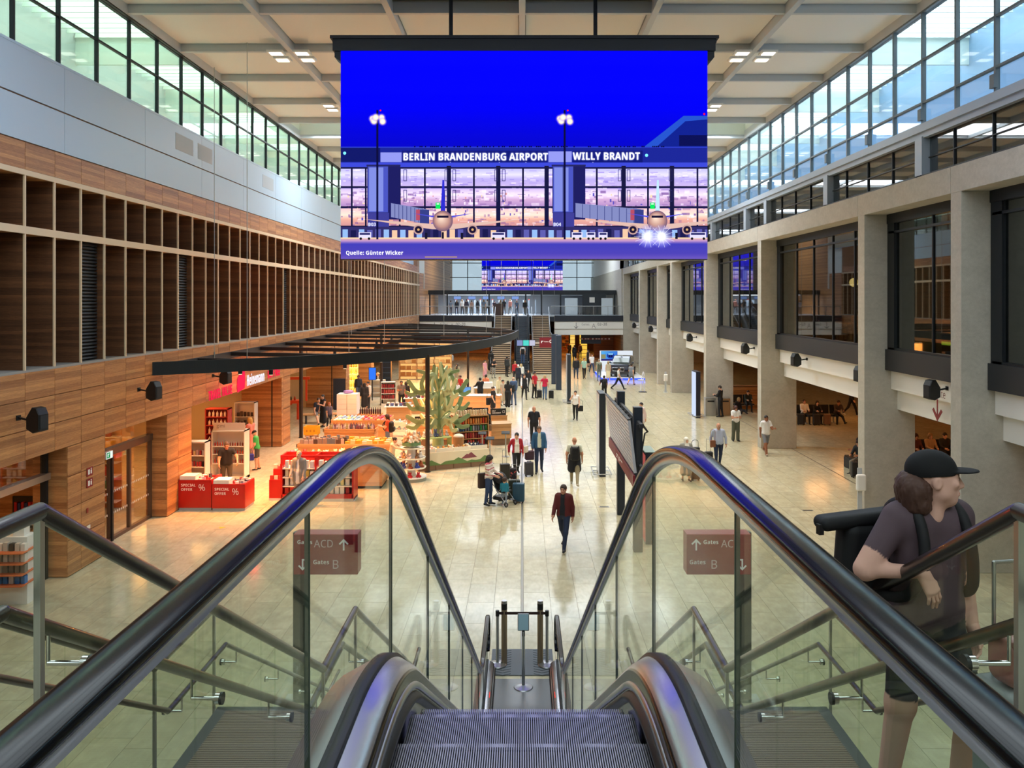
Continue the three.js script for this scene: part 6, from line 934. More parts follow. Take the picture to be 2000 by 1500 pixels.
  // passage under the gallery: warm shops, wayfinding bar, dark wall
  for (const [x, Z, k] of [[6, 94, 8], [4.5, 101, 9], [8.5, 101, 6], [-6, 94, 7], [-7, 102, 7], [0, 97, 5]]) ceilingStrip(x, 2.93, Z, 1.6, 1.6, k, 0xffa050, 'square warm ceiling light in the passage under the gallery', 'passage ceiling lights');
  const shop = (x, Z, w, c, label, gl) => { const s = thing('passage_shelf', label, 'shelf', x, 0, Z); obj('back', [cb(w, 2.7, 0.08, 0, 1.35, -0.25)], gl ? glow(new THREE.Color(...c), 0.8) : mat(new THREE.Color(...c).getHex(), 0.6), s); if (gl) s.children[0].name = 'back_lamp'; for (let k = 0; k < 6; k++) obj('shelf', [cb(w, 0.04, 0.45, 0, 0.3 + k * 0.46, 0)], M.oak, s); return s; };
  shop(4.2, 106, 3.6, [0.75, 0.3, 0.08], 'orange shop shelves at the back of the passage'); shop(7.4, 99, 0.9, [1, 0.62, 0.08], 'yellow lit narrow shelf in the passage', true); shop(6.4, 104, 0.6, [1, 0.66, 0.14], 'yellow lit shelf strip deeper in the passage', true); shop(-7, 100, 6, [0.7, 0.42, 0.2], 'brown shop shelves below the left gallery');
  for (let k = 0; k < 5; k++) goods('carton', 'passage_box', rowOf(2.6, 5.8, 8, 0.32 + k * 0.46, 105.95), [0.3, 0.3, 0.2], [0xb85a2a, 0x8a2a1c, 0xd89a50, 0x4a2a20], 'warm toned box on the orange shelves of the passage', 'box', 'boxes in the passage shop', 0.3);
  const bl = setting('wall_passage', 'brown timber wall at the right of the passage'); obj('panel', [bx(8.4, 10.9, 0, 2.95, 96, 96.2), bx(10.7, 10.9, 0, 2.95, 88.8, 96)], M.woodDark, bl);
  const way = thing('wayfinding_bar', 'long dark wayfinding bar with white arrows hung in the passage', 'sign', 8.1, 2.45, 90.6); obj('bar', [cb(3.3, 0.2, 0.14)], M.wine, way); obj('upper_panel', [cb(2.2, 0.34, 0.12, -0.5, 0.27, 0), cb(2.2, 0.44, 0.12, -0.5, -0.32, 0)], mat(0x1c2238, 0.4), way); const ar = []; for (const x of [-1.5, -0.3, 1.5]) ar.push(cb(0.16, 0.12, 0.02, x, 0, 0.08)); for (const x of [-1.1, -0.8, 0.1, 0.4, 0.7, 1.1]) ar.push(cb(0.2, 0.07, 0.02, x, 0, 0.08)); obj('arrows_and_text', ar, M.white, way);
  // car stand
  const pl = thing('car_platform', 'white car platform with a glowing blue edge', 'platform', 8.5, 0, 72); obj('deck', [cb(3.6, 0.22, 6.5, 0, 0.11, 0)], mat(0xe8eef4, 0.3), pl); obj('edge_lamp', [cb(3.62, 0.16, 0.03, 0, 0.12, 3.26), cb(0.03, 0.16, 6.5, -1.81, 0.12, 0)], glow(new THREE.Color(0.04, 0.1, 1.0), 1.4), pl); rectLight(0x2040ff, 2, 3.6, 0.16, 8.5, 0.12, 68.6, 8.5, 0, 60);
  const bk = thing('car_backdrop', 'white lit backdrop wall behind the dark car', 'backdrop', 8.6, 0.22, 75); obj('wall_lamp', [rbx(3.0, 1.9, 0.15, 0.03, 0, 0.95, 0)], glow(new THREE.Color(0.85, 0.92, 1), 0.75), bk);
  const sc = thing('car_screen', 'blue advert screen with a car front above the platform', 'screen', 7.95, 1.2, 74.87); obj('casing', [rbx(1.5, 0.9, 0.1, 0.02, 0, 0.45, 0)], mat(0x14206a, 0.4), sc); obj('screen_face', [(() => { const g = new THREE.PlaneGeometry(1.46, 0.86); g.translate(0, 0.45, 0.055); return g; })()], signCanvas(256, 150, (g, w, h) => { const gr = g.createLinearGradient(0, 0, w, h); gr.addColorStop(0, '#5ab0e8'); gr.addColorStop(1, '#2a60d0'); g.fillStyle = gr; g.fillRect(0, 0, w, h); g.fillStyle = '#8a8a60'; g.fillRect(0, 50, 70, 70); g.fillStyle = '#1d3a9c'; g.beginPath(); g.ellipse(150, 70, 62, 44, 0, 0, 7); g.fill(); g.fillStyle = '#8ac8f0'; g.fillRect(112, 34, 76, 22); g.fillStyle = '#0a1030'; g.fillRect(120, 66, 26, 26); g.fillRect(154, 66, 26, 26); g.fillStyle = '#2a1a6a'; g.fillRect(0, 126, w, 24); }, 0.9), sc);
  const car = thing('display_car', 'dark blue compact car on the platform facing the hall', 'car', 8.75, 0.22, 71.6, -0.28);
  { const paint = mat(0x141a30, 0.2, 0.3, { clearcoat: 1 }); const prof = new THREE.Shape(); prof.moveTo(-2.1, 0.3); prof.lineTo(-2.15, 0.75); prof.quadraticCurveTo(-2.1, 1.0, -1.9, 1.03); prof.lineTo(0.7, 1.05); prof.quadraticCurveTo(1.7, 1.0, 2.05, 0.85); prof.quadraticCurveTo(2.2, 0.7, 2.15, 0.32); prof.lineTo(-2.1, 0.3);
    const bg = new THREE.ExtrudeGeometry(prof, { depth: 1.6, bevelEnabled: true, bevelSize: 0.09, bevelThickness: 0.09, bevelSegments: 3 }); bg.translate(0, 0, -0.8); bg.rotateY(-Math.PI / 2); obj('body', [prep(bg)], paint, car);
    const cab = new THREE.Shape([[-1.9, 1.02], [-1.55, 1.52], [-0.9, 1.6], [0.1, 1.58], [0.9, 1.05]].map(p => new THREE.Vector2(...p))); const cg = new THREE.ExtrudeGeometry(cab, { depth: 1.36, bevelEnabled: true, bevelSize: 0.06, bevelThickness: 0.08, bevelSegments: 2 }); cg.translate(0, 0, -0.68); cg.rotateY(-Math.PI / 2); obj('cabin', [prep(cg)], paint, car);
    const ws = new THREE.BoxGeometry(1.3, 0.66, 0.02); ws.rotateX(-0.98); ws.translate(0, 1.33, 0.56); obj('windscreen', [ws], mat(0x3c4638, 0.08), car); for (const s of [-1, 1]) obj('side_window', [cb(0.02, 0.36, 1.7, s * 0.765, 1.3, -0.45)], mat(0x20262a, 0.1), car);
    for (const s of [-1, 1]) { obj('headlamp', [rbx(0.34, 0.16, 0.1, 0.03, s * 0.66, 0.78, 2.12)], glow(new THREE.Color(0.9, 0.95, 1), 0.9), car); obj('mirror', [rbx(0.2, 0.13, 0.1, 0.03, s * 1.0, 1.12, 0.55)], paint, car); for (const z of [-1.35, 1.4]) { const w = new THREE.CylinderGeometry(0.33, 0.33, 0.24, 24); w.rotateZ(Math.PI / 2); w.translate(s * 0.8, 0.33, z); const wh = obj('wheel', [w], M.black, car); const hub = new THREE.CylinderGeometry(0.2, 0.2, 0.26, 16); hub.rotateZ(Math.PI / 2); hub.translate(s * 0.8, 0.33, z); obj('hub', [hub], M.steel, wh); } }
    obj('grille', [rbx(0.42, 0.22, 0.06, 0.02, -0.24, 0.66, 2.22), rbx(0.42, 0.22, 0.06, 0.02, 0.24, 0.66, 2.22)], M.black, car); obj('grille_frame', [tube([[-0.5, 0.8, 2.24], [-0.02, 0.8, 2.25], [-0.02, 0.52, 2.25], [-0.5, 0.52, 2.24], [-0.5, 0.8, 2.24]], 0.018, 6), tube([[0.5, 0.8, 2.24], [0.02, 0.8, 2.25], [0.02, 0.52, 2.25], [0.5, 0.52, 2.24], [0.5, 0.8, 2.24]], 0.018, 6)], M.chrome, car); obj('lower_intake', [rbx(1.2, 0.14, 0.05, 0.02, 0, 0.4, 2.22)], M.black, car); }
  const cs = thing('curved_stand', 'white curved glowing stand in front of the car platform', 'stand', 8.85, 0, 60.2); obj('base', [cyl(0.3, 0.3, 0.03, 0, 0, 0, 20)], M.navy, cs); obj('blade', [tube([[-0.12, 0.03, 0], [-0.1, 0.8, 0], [-0.02, 1.25, 0], [0.06, 1.5, 0], [0.1, 1.35, 0], [0.06, 0.8, 0], [0.14, 0.03, 0]], 0.035, 8, false, -1, 30)], mat(0xe6e8f4, 0.3), cs); obj('shelf', [cb(0.4, 0.04, 0.25, -0.15, 0.9, 0)], M.white, cs);
  for (const [px, py, lb] of [[1300, 766, 'white dispenser on a slim post beside the third far column'], [1672, 985, 'white rounded dispenser on a grey post before the near column']]) { const [x, Z] = px > 1500 ? [10.62, 25.75] : Fl(px, py); const d = thing('dispenser_post', lb, 'dispenser', x, 0, Z); obj('post', [cb(0.14, 1.5, 0.04, 0, 0.75, -0.03)], M.grayMetal, d); obj('foot', [cb(0.3, 0.015, 0.3, 0, 0.0075, 0)], M.grayMetal, d); obj('dispenser', [rbx(0.3, 0.52, 0.16, 0.06, 0, 1.06, 0.07, 3)], M.white, d); }
  for (const [dx, c, lb] of [[-0.42, 0xb9bcbe, 'brushed steel bin left of the suited man'], [0.42, 0xa4896c, 'bronze toned bin right of the suited man']]) { const b = thing('steel_bin', lb, 'bin', 11.45 + dx, 0, 48.15); obj('body', [rbx(0.6, 1.0, 0.5, 0.03, 0, 0.5, 0, 2)], mat(c, 0.3, 0.8), b); obj('slot', [cb(0.4, 0.08, 0.02, 0, 0.85, 0.255)], M.black, b); obj('lid', [rbx(0.62, 0.04, 0.52, 0.015, 0, 1.02, 0)], M.steel, b); }
}
const suitcaseLater = [];
// ================================================================ LOUNGE UNDER THE RIGHT SIDE, RESTAURANT ABOVE
{
  const r = setting('wall_lounge', 'warm walls and ceiling of the lounge behind the columns'); obj('panel', [bx(25, 25.2, 0, 5, 10, 89), bx(12.4, 25, 0, 5, 9.8, 10), bx(12.4, 25, 0, 3.3, 88.8, 89), bx(12.55, 25, 3.3, 3.42, 10, 89)], mat(0xd2b48a, 0.75), r);
  for (const [x, Z, k] of [[15.5, 20, 4], [15.5, 27, 5], [18.5, 31, 6], [15.5, 35, 6], [15.5, 43, 6], [18.5, 47, 6], [15.2, 52, 6], [15.2, 62, 6], [15.2, 72, 6], [15.2, 82, 5]]) ceilingStrip(x, 3.28, Z, 1.2, 1.2, k, 0xffa452, 'square warm ceiling light in the lounge behind the columns', 'lounge ceiling lights');
  const b = thing('timber_partition', 'dark timber clad partition in the lounge behind the white tee woman', 'partition', 14.6, 0, 51); for (let k = 0; k < 5; k++) obj('board', [cb(3.4, 0.27, 0.3, 0, 0.14 + k * 0.28, 0)], M.wood, b); obj('cap', [cb(3.44, 0.05, 0.36, 0, 1.42, 0)], M.woodDark, b);
  const bench = (x, Z, n, label, turn = 0) => { const t = thing('seat_bench', label, 'bench', x, 0, Z, turn); for (let k = 0; k < n; k++) { const X = (k - (n - 1) / 2) * 0.62; obj('seat', [rbx(0.58, 0.08, 0.5, 0.025, X, 0.42, 0)], M.black, t); obj('backrest', [(() => { const g = new RoundedBoxGeometry(0.58, 0.5, 0.06, 1, 0.02); g.rotateX(-0.18); g.translate(X, 0.72, -0.28); return uvBox(g); })()], M.black, t); } obj('beam', [cb(n * 0.62, 0.06, 0.08, 0, 0.35, -0.05)], M.steel, t); for (const X of [-(n - 1) * 0.26, (n - 1) * 0.26]) obj('leg', [cb(0.06, 0.35, 0.08, X, 0.175, -0.05), cb(0.06, 0.03, 0.55, X, 0.015, -0.02)], M.steel, t); return t; };
  bench(16.4, 45.2, 4, 'black seat bench in the middle of the lounge'); bench(17.4, 33.9, 5, 'black seat bench beyond the near column'); bench(13.2, 50.0, 3, 'black seat bench along the timber partition');
  const ledge = thing('dark_ledge', 'low dark ledge seat beside the near concrete column', 'ledge', 13.55, 0, 32.6); obj('seat', [rbx(0.9, 0.42, 1.6, 0.02, 0, 0.21, 0)], M.charcoal, ledge); obj('cushion', [rbx(0.86, 0.06, 1.56, 0.02, 0, 0.45, 0)], M.black, ledge);
  for (const [x, Z, c, lb] of [[15.1, 44.4, 0x1c1d22, 'black suitcase at the left end of the lounge bench'], [15.9, 44.3, 0x2a2a30, 'dark suitcase before the lounge bench'], [16.5, 44.35, 0x7a5a44, 'brown bag case before the lounge bench'], [12.75, 31.3, 0x202428, 'dark rucksack case beside the two people on the ledge']]) suitcaseLater.push([x, Z, c, lb]);
  // restaurant behind the upper windows
  const u = setting('wall_restaurant', 'dark room behind the upper windows'); for (const p of [bx(12.3, 20, UP - 0.45, UP - 0.005, 10, 89), bx(19.9, 20, UP, 9.6, 10, 89), bx(12.3, 20, 9.5, 9.62, 10, 89), bx(12.2, 20, UP, 9.6, 9.8, 10), bx(12.2, 20, UP, 9.6, 89, 89.2)]) obj('panel', [p], mat(0x8a7a68, 0.8), u); obj('pier', COL.map(([a, c]) => bx(12.1, 12.9, UP, 9.5, a - 0.9, c + 0.9)), mat(0x9a9684, 0.8), u);
  for (const [x, Z, k] of [[14.5, 24, 10], [14.5, 32, 10], [14.5, 43, 10], [14.5, 55, 8], [14.5, 70, 8]]) ceilingStrip(x, 9.46, Z, 1.0, 1.0, k, 0xffc890, 'square ceiling light in the restaurant behind the upper windows', 'restaurant ceiling lights');
  const lp = mat(0x3a2a1c, 0.5); for (const [x, y, Z] of [[13.6, 7.5, 33.6], [13.8, 7.4, 41.5], [14.2, 7.3, 26.5]]) { const p = thing('pendant_lamp', Z < 30 ? 'orange pendant lamp behind the near upper window' : Z < 38 ? 'round pendant lamp behind the upper window with the screen reflection' : 'round pendant lamp behind the third upper window', 'lamp', x, y, Z); obj('globe_lamp', [new THREE.SphereGeometry(0.18, 16, 12)], glow(new THREE.Color(1, 0.62, 0.2), 2.2), p); obj('cord', [cyl(0.008, 0.008, 9.5 - y - 0.16, 0, 0.16, 0, 6)], M.black, p); point(0xffa040, 10, x, y, Z, 8); }
  const shelf = thing('lime_counter', 'counter with a lime green lit edge behind the near upper window', 'counter', 13.1, UP, 23.8, Math.PI / 2); obj('body', [cb(2.6, 0.7, 0.5, 0, 0.35, 0)], mat(0x6a5440, 0.6), shelf); obj('lime_strip_lamp', [cb(2.5, 0.1, 0.02, 0, 0.42, -0.27)], glow(new THREE.Color(0.6, 0.75, 0.05), 0.9), shelf); obj('top', [cb(2.7, 0.04, 0.56, 0, 0.72, 0)], M.oak, shelf);
  const rk = thing('red_kiosk', 'red upright kiosk behind the upper window with the screen reflection', 'kiosk', 12.9, UP, 29.6); obj('body', [rbx(0.4, 0.9, 0.5, 0.04, 0, 0.45, 0)], mat(0x9c2420, 0.5), rk); obj('top', [rbx(0.42, 0.06, 0.52, 0.02, 0, 0.93, 0)], M.charcoal, rk);
  for (const [x, Z] of [[14, 30.8], [14.4, 33.2], [14, 35.2], [14.3, 41], [14, 44], [14.2, 22.4]]) { const t = thing('cafe_table', 'small round cafe table behind the upper windows', 'table', x, UP, Z, 0, 'cafe tables upstairs'); obj('top', [cyl(0.4, 0.4, 0.03, 0, 0.72, 0, 20)], M.oak, t); obj('column', [cyl(0.035, 0.035, 0.72, 0, 0, 0, 10)], M.black, t); obj('foot', [cyl(0.24, 0.2, 0.03, 0, 0, 0, 16)], M.black, t); for (const s of [-1, 1]) { const c = thing('cafe_chair', 'dark cafe chair at a round table behind the upper windows', 'chair', x, UP, Z + s * 0.75, s > 0 ? 0 : Math.PI, 'cafe chairs upstairs'); obj('seat', [rbx(0.42, 0.05, 0.42, 0.02, 0, 0.45, 0)], mat(0x5a3a28, 0.6), c); obj('backrest', [rbx(0.42, 0.4, 0.04, 0.015, 0, 0.75, -0.2)], mat(0x5a3a28, 0.6), c); for (const a of [-1, 1]) for (const b2 of [-1, 1]) obj('leg', [cyl(0.014, 0.014, 0.44, a * 0.18, 0, b2 * 0.18, 6)], M.black, c); } }
}

// ================================================================ PEOPLE: bodies meshed from tapered bones joined by a smooth minimum
function fieldMesh(lo, hi, cell, prims) {
  // prims: {a,b,ra,rb,k?,sub?,e?(ellipsoid radii)}; returns non-indexed-free geometry with smooth normals
  const nx = Math.ceil((hi[0] - lo[0]) / cell) + 1, ny = Math.ceil((hi[1] - lo[1]) / cell) + 1, nz = Math.ceil((hi[2] - lo[2]) / cell) + 1;
  const F = new Float32Array(nx * ny * nz).fill(0.2), id = (i, j, k) => i + nx * (j + ny * k);
  for (const p of prims) {
    const R = p.e ? Math.max(...p.e) : Math.max(p.ra, p.rb), m = R + 0.05, b = p.b || p.a, K = p.k ?? 0.02;
    const r0 = [], r1 = []; for (let c = 0; c < 3; c++) { r0[c] = Math.max(0, Math.floor((Math.min(p.a[c], b[c]) - m - lo[c]) / cell)); r1[c] = Math.min([nx, ny, nz][c] - 1, Math.ceil((Math.max(p.a[c], b[c]) + m - lo[c]) / cell)); }
    const dx = b[0] - p.a[0], dy = b[1] - p.a[1], dz = b[2] - p.a[2], LL = dx * dx + dy * dy + dz * dz || 1e-9;
    for (let k = r0[2]; k <= r1[2]; k++) for (let j = r0[1]; j <= r1[1]; j++) for (let i = r0[0]; i <= r1[0]; i++) {
      const x = lo[0] + i * cell - p.a[0], y = lo[1] + j * cell - p.a[1], z = lo[2] + k * cell - p.a[2]; let d;
      if (p.e) { const q = Math.hypot(x / p.e[0], y / p.e[1], z / p.e[2]), g = Math.hypot(x / p.e[0] ** 2, y / p.e[1] ** 2, z / p.e[2] ** 2); d = g > 1e-6 ? q * (q - 1) / g : -Math.min(...p.e); }
      else { let t = (x * dx + y * dy + z * dz) / LL; t = t < 0 ? 0 : t > 1 ? 1 : t; d = Math.hypot(x - dx * t, y - dy * t, z - dz * t) - (p.ra + (p.rb - p.ra) * t); }
      if (p.bump) d += p.bump(x + p.a[0], y + p.a[1], z + p.a[2]);
      const q = id(i, j, k), f = F[q];
      if (p.sub) { const h = Math.max(K - Math.abs(f + d), 0) / K; F[q] = Math.max(f, -d) + h * h * K * 0.25; }
      else { const h = Math.max(K - Math.abs(f - d), 0) / K; F[q] = Math.min(f, d) - h * h * K * 0.25; }
    }
  }
  const vid = new Int32Array(nx * ny * nz).fill(-1), P = [], N = [], I = [];
  const O = [0, 1, nx, nx + 1, nx * ny, nx * ny + 1, nx * ny + nx, nx * ny + nx + 1], E = [[0, 1], [2, 3], [4, 5], [6, 7], [0, 2], [1, 3], [4, 6], [5, 7], [0, 4], [1, 5], [2, 6], [3, 7]];
  for (let k = 0; k + 1 < nz; k++) for (let j = 0; j + 1 < ny; j++) for (let i = 0; i + 1 < nx; i++) {
    const q = id(i, j, k), v = []; let s = 0; for (let c = 0; c < 8; c++) { v[c] = F[q + O[c]]; if (v[c] < 0) s++; } if (s === 0 || s === 8) continue;
    let x = 0, y = 0, z = 0, n = 0; for (const [a, b] of E) if ((v[a] < 0) !== (v[b] < 0)) { const t = v[a] / (v[a] - v[b]); x += (a & 1) + ((b & 1) - (a & 1)) * t; y += (a >> 1 & 1) + ((b >> 1 & 1) - (a >> 1 & 1)) * t; z += (a >> 2) + ((b >> 2) - (a >> 2)) * t; n++; }
    x /= n; y /= n; z /= n; vid[q] = P.length / 3; P.push(lo[0] + (i + x) * cell, lo[1] + (j + y) * cell, lo[2] + (k + z) * cell);
    const gx = (v[1] - v[0]) * (1 - y) * (1 - z) + (v[3] - v[2]) * y * (1 - z) + (v[5] - v[4]) * (1 - y) * z + (v[7] - v[6]) * y * z, gy = (v[2] - v[0]) * (1 - x) * (1 - z) + (v[3] - v[1]) * x * (1 - z) + (v[6] - v[4]) * (1 - x) * z + (v[7] - v[5]) * x * z, gz = (v[4] - v[0]) * (1 - x) * (1 - y) + (v[5] - v[1]) * x * (1 - y) + (v[6] - v[2]) * (1 - x) * y + (v[7] - v[3]) * x * y, L = Math.hypot(gx, gy, gz) || 1;
    N.push(gx / L, gy / L, gz / L);
  }
  const quad = (a, b, c, d, fl) => { if (a < 0 || b < 0 || c < 0 || d < 0) return; if (!fl) I.push(a, b, c, a, c, d); else I.push(a, c, b, a, d, c); };
  for (let k = 1; k + 1 < nz; k++) for (let j = 1; j + 1 < ny; j++) for (let i = 1; i + 1 < nx; i++) {
    const q = id(i, j, k), s = F[q] < 0;
    if (s !== F[q + 1] < 0) quad(vid[q], vid[q - nx], vid[q - nx - nx * ny], vid[q - nx * ny], !s);
    if (s !== F[q + nx] < 0) quad(vid[q], vid[q - nx * ny], vid[q - 1 - nx * ny], vid[q - 1], !s);
    if (s !== F[q + nx * ny] < 0) quad(vid[q], vid[q - 1], vid[q - 1 - nx], vid[q - nx], !s);
  }
  const g = new THREE.BufferGeometry(); g.setAttribute('position', new THREE.Float32BufferAttribute(P, 3)); g.setIndex(I); g.computeVertexNormals(); return g;
}
const S3 = (a, s) => a.map(v => v * s);
// head in its own space: centre between the ears, face towards +z, chin at -0.118, crown at 0.122
const headCache = {}, handCache = {}, hairCache = {};
const skull = (g = 0) => [{ a: [0, 0.03, -0.012], e: [0.076 + g, 0.094 + g, 0.097 + g], k: 0.01 }];
function headGeo(cell) {
  return headCache[cell] ||= (() => {
    const p = [...skull(), { a: [0, -0.02, 0.022], e: [0.064, 0.075, 0.074], k: 0.03 }, { a: [0, -0.085, 0.05], e: [0.036, 0.034, 0.04], k: 0.04 }, { a: [-0.045, -0.055, 0.02], b: [0.045, -0.055, 0.02], ra: 0.02, rb: 0.02, k: 0.04 },
      { a: [0, 0.018, 0.09], b: [0, -0.024, 0.108], ra: 0.009, rb: 0.014, k: 0.016 }, { a: [-0.012, -0.028, 0.096], b: [0.012, -0.028, 0.096], ra: 0.009, rb: 0.009, k: 0.012 }, { a: [-0.04, 0.03, 0.082], b: [0.04, 0.03, 0.082], ra: 0.01, rb: 0.01, k: 0.02 },
      { a: [-0.018, -0.058, 0.09], b: [0.018, -0.058, 0.09], ra: 0.008, rb: 0.008, k: 0.012 }, { a: [-0.04, -0.01, 0.075], e: [0.02, 0.016, 0.014], k: 0.02 }, { a: [0.04, -0.01, 0.075], e: [0.02, 0.016, 0.014], k: 0.02 },
      { a: [-0.032, 0.012, 0.105], e: [0.017, 0.011, 0.02], sub: true, k: 0.014 }, { a: [0.032, 0.012, 0.105], e: [0.017, 0.011, 0.02], sub: true, k: 0.014 },
      ...[-1, 1].flatMap(s => [{ a: [s * 0.078, 0.0, -0.008], e: [0.011, 0.031, 0.02], k: 0.01 }, { a: [s * 0.09, 0.002, 0.0], e: [0.006, 0.018, 0.009], sub: true, k: 0.006 }]), { a: [-0.032, 0.011, 0.083], e: [0.013, 0.009, 0.012], k: 0.004 }, { a: [0.032, 0.011, 0.083], e: [0.013, 0.009, 0.012], k: 0.004 },
      { a: [0, -0.07, -0.01], b: [0, -0.16, -0.02], ra: 0.05, rb: 0.052, k: 0.03 }];
    const g = fieldMesh([-0.11, -0.19, -0.13], [0.11, 0.15, 0.15], cell, p);
    const q = g.attributes.position, role = [];
    for (let i = 0; i < q.count; i++) { const x = Math.abs(q.getX(i)), y = q.getY(i), z = q.getZ(i); let r = 0; if (z > 0.05) { if (Math.hypot((x - 0.032) / 1.3, y - 0.011) < 0.0085) r = 1; else if (x > 0.012 && x < 0.05 && Math.abs(y - 0.034 + (x - 0.03) * 0.1) < 0.006 && z > 0.07) r = 2; else if (x < 0.024 && Math.abs(y + 0.058) < 0.008) r = 3; } role.push(r); }
    g.userData.role = role; return g;
  })();
}
function handGeo(cell, curl) {             // wrist at the origin, fingers towards -y, palm towards -x, thumb towards +z
  const key = cell + '_' + curl; return handCache[key] ||= (() => {
    const p = [{ a: [0, 0.03, 0], b: [0, -0.01, 0], ra: 0.026, rb: 0.025 }]; const z = [-0.03, -0.0105, 0.0095, 0.029], len = [0.055, 0.074, 0.08, 0.07];
    z.forEach((zz, i) => { const kn = [0.004, -0.088 - (i === 1 || i === 2 ? 0.006 : 0), zz]; p.push({ a: [0, -0.01, zz * 0.6], b: kn, ra: 0.017, rb: 0.0125, k: 0.02 }); const c1 = curl * 0.7, c2 = curl * 1.7, m = [kn[0] - Math.sin(c1) * len[i] * 0.55, kn[1] - Math.cos(c1) * len[i] * 0.55, zz * 1.08], e = [m[0] - Math.sin(c2) * len[i] * 0.5, m[1] - Math.cos(c2) * len[i] * 0.5, zz * 1.1]; p.push({ a: kn, b: m, ra: 0.0092, rb: 0.0082, k: 0.003 }, { a: m, b: e, ra: 0.0082, rb: 0.0068, k: 0.003 }); });
    p.push({ a: [-0.004, -0.025, 0.022], b: [-0.016, -0.062, 0.05], ra: 0.014, rb: 0.0105, k: 0.008 }, { a: [-0.016, -0.062, 0.05], b: [-0.024, -0.098, 0.054], ra: 0.0105, rb: 0.008, k: 0.004 });
    return fieldMesh([-0.12, -0.2, -0.06], [0.05, 0.075, 0.085], cell, p);
  })();
}
function hairGeo(style, cell) {
  const key = style + cell; return hairCache[key] ||= (() => {
    const bump = (f, a) => (x, y, z) => a * noise.noise(x * f, y * f, z * f), p = [];
    const face = { a: [0, -0.055, 0.105], e: [0.062, 0.108, 0.075], sub: true, k: 0.02 }, ear = [-1, 1].map(s => ({ a: [s * 0.085, -0.005, 0.012], e: [0.03, 0.032, 0.024], sub: true, k: 0.01 }));
    const neckCut = { a: [0, -0.13, -0.03], e: [0.14, 0.085, 0.14], sub: true, k: 0.02 };
    if (style === 'short') p.push({ ...skull(0.012)[0], bump: bump(60, 0.004) }, face, { a: [0, 0.0, 0.13], e: [0.07, 0.075, 0.08], sub: true, k: 0.02 }, ...ear, neckCut);
    else if (style === 'crop') p.push({ ...skull(0.006)[0] }, { a: [0, -0.02, 0.13], e: [0.085, 0.1, 0.085], sub: true, k: 0.02 }, ...ear, neckCut);
    else if (style === 'fringe') p.push({ ...skull(0.008)[0] }, { a: [0, 0.03, 0.1], e: [0.11, 0.1, 0.12], sub: true, k: 0.02 }, { a: [0, 0.13, -0.02], e: [0.12, 0.1, 0.14], sub: true, k: 0.02 }, neckCut);
    else if (style === 'bob' || style === 'long' || style === 'curly' || style === 'wavy') {
      const c = style === 'curly', L = style === 'long' ? 0.3 : style === 'wavy' ? 0.2 : 0.14, w = c ? 0.03 : 0.016, bp = c || style === 'wavy' ? bump(38, 0.014) : bump(70, 0.004);
      p.push({ ...skull(w)[0], bump: bp }, { a: [0, -0.03, -0.045], b: [0, 0.02 - L, -0.06], ra: 0.075 + w, rb: 0.06 + w * 0.6, k: 0.03, bump: bp });
      for (const s of [-1, 1]) p.push({ a: [s * 0.066, 0.01, -0.005], b: [s * 0.075, 0.03 - L * 0.9, -0.02], ra: 0.03 + w * 0.4, rb: 0.026 + w * 0.4, k: 0.03, bump: bp });
      p.push({ a: [0, -0.05, 0.09], e: [0.06, 0.105, 0.082], sub: true, k: 0.015 }, { a: [0, -0.22, 0.04], e: [0.07, 0.16, 0.062], sub: true, k: 0.02 });
    } else if (style === 'tail' || style === 'bun') { p.push({ ...skull(0.012)[0] }, face, { a: [0, 0.0, 0.13], e: [0.068, 0.07, 0.078], sub: true, k: 0.02 }, ...ear, neckCut); if (style === 'bun') p.push({ a: [0, 0.07, -0.12], e: [0.042, 0.04, 0.036], k: 0.01, bump: bump(70, 0.004) }); else p.push({ a: [0, 0.05, -0.11], b: [0, -0.14, -0.14], ra: 0.03, rb: 0.018, k: 0.02 }); }
    else if (style === 'cap') p.push({ a: [0, 0.045, -0.014], e: [0.087, 0.09, 0.108], k: 0.01 }, { a: [0, -0.06, 0], e: [0.16, 0.1, 0.16], sub: true, k: 0.006 }, { a: [0, 0.042, 0.105], e: [0.066, 0.008, 0.082], k: 0.012 });
    else if (style === 'undercap') { const bp = (x, y, z) => 0.006 * noise.noise(x * 60, y * 22, z * 60) + 0.003 * noise.noise(x * 160, y * 60, z * 160); p.push({ a: [0, -0.04, -0.088], e: [0.108, 0.085, 0.078], k: 0.02, bump: bp }, { a: [0, -0.105, -0.085], e: [0.1, 0.06, 0.068], k: 0.03, bump: bp }, { a: [0, -0.05, 0.11], e: [0.075, 0.14, 0.1], sub: true, k: 0.012 }, { a: [0, 0.13, 0], e: [0.2, 0.11, 0.2], sub: true, k: 0.01 }); }
    else if (style === 'hijab') p.push({ ...skull(0.022)[0] }, { a: [0, -0.04, 0.0], e: [0.085, 0.1, 0.095], k: 0.03 }, { a: [0, -0.11, -0.01], b: [0, -0.22, 0.0], ra: 0.085, rb: 0.13, k: 0.05 }, { a: [0, -0.02, 0.115], e: [0.05, 0.078, 0.06], sub: true, k: 0.012 });
    else if (style === 'hat') p.push({ a: [0, 0.06, -0.01], e: [0.09, 0.085, 0.1], k: 0.01 }, { a: [0, 0.045, -0.01], e: [0.18, 0.012, 0.19], k: 0.02 }, { a: [0, -0.07, 0], e: [0.1, 0.1, 0.12], sub: true, k: 0.006 });
    return fieldMesh([-0.2, -0.36, -0.22], [0.2, 0.18, 0.22], cell, p);
  })();
}
const mBody = new THREE.MeshStandardMaterial({ vertexColors: true, roughness: 0.78 });
const lin = c => { const k = new THREE.Color(c); return [k.r, k.g, k.b]; };
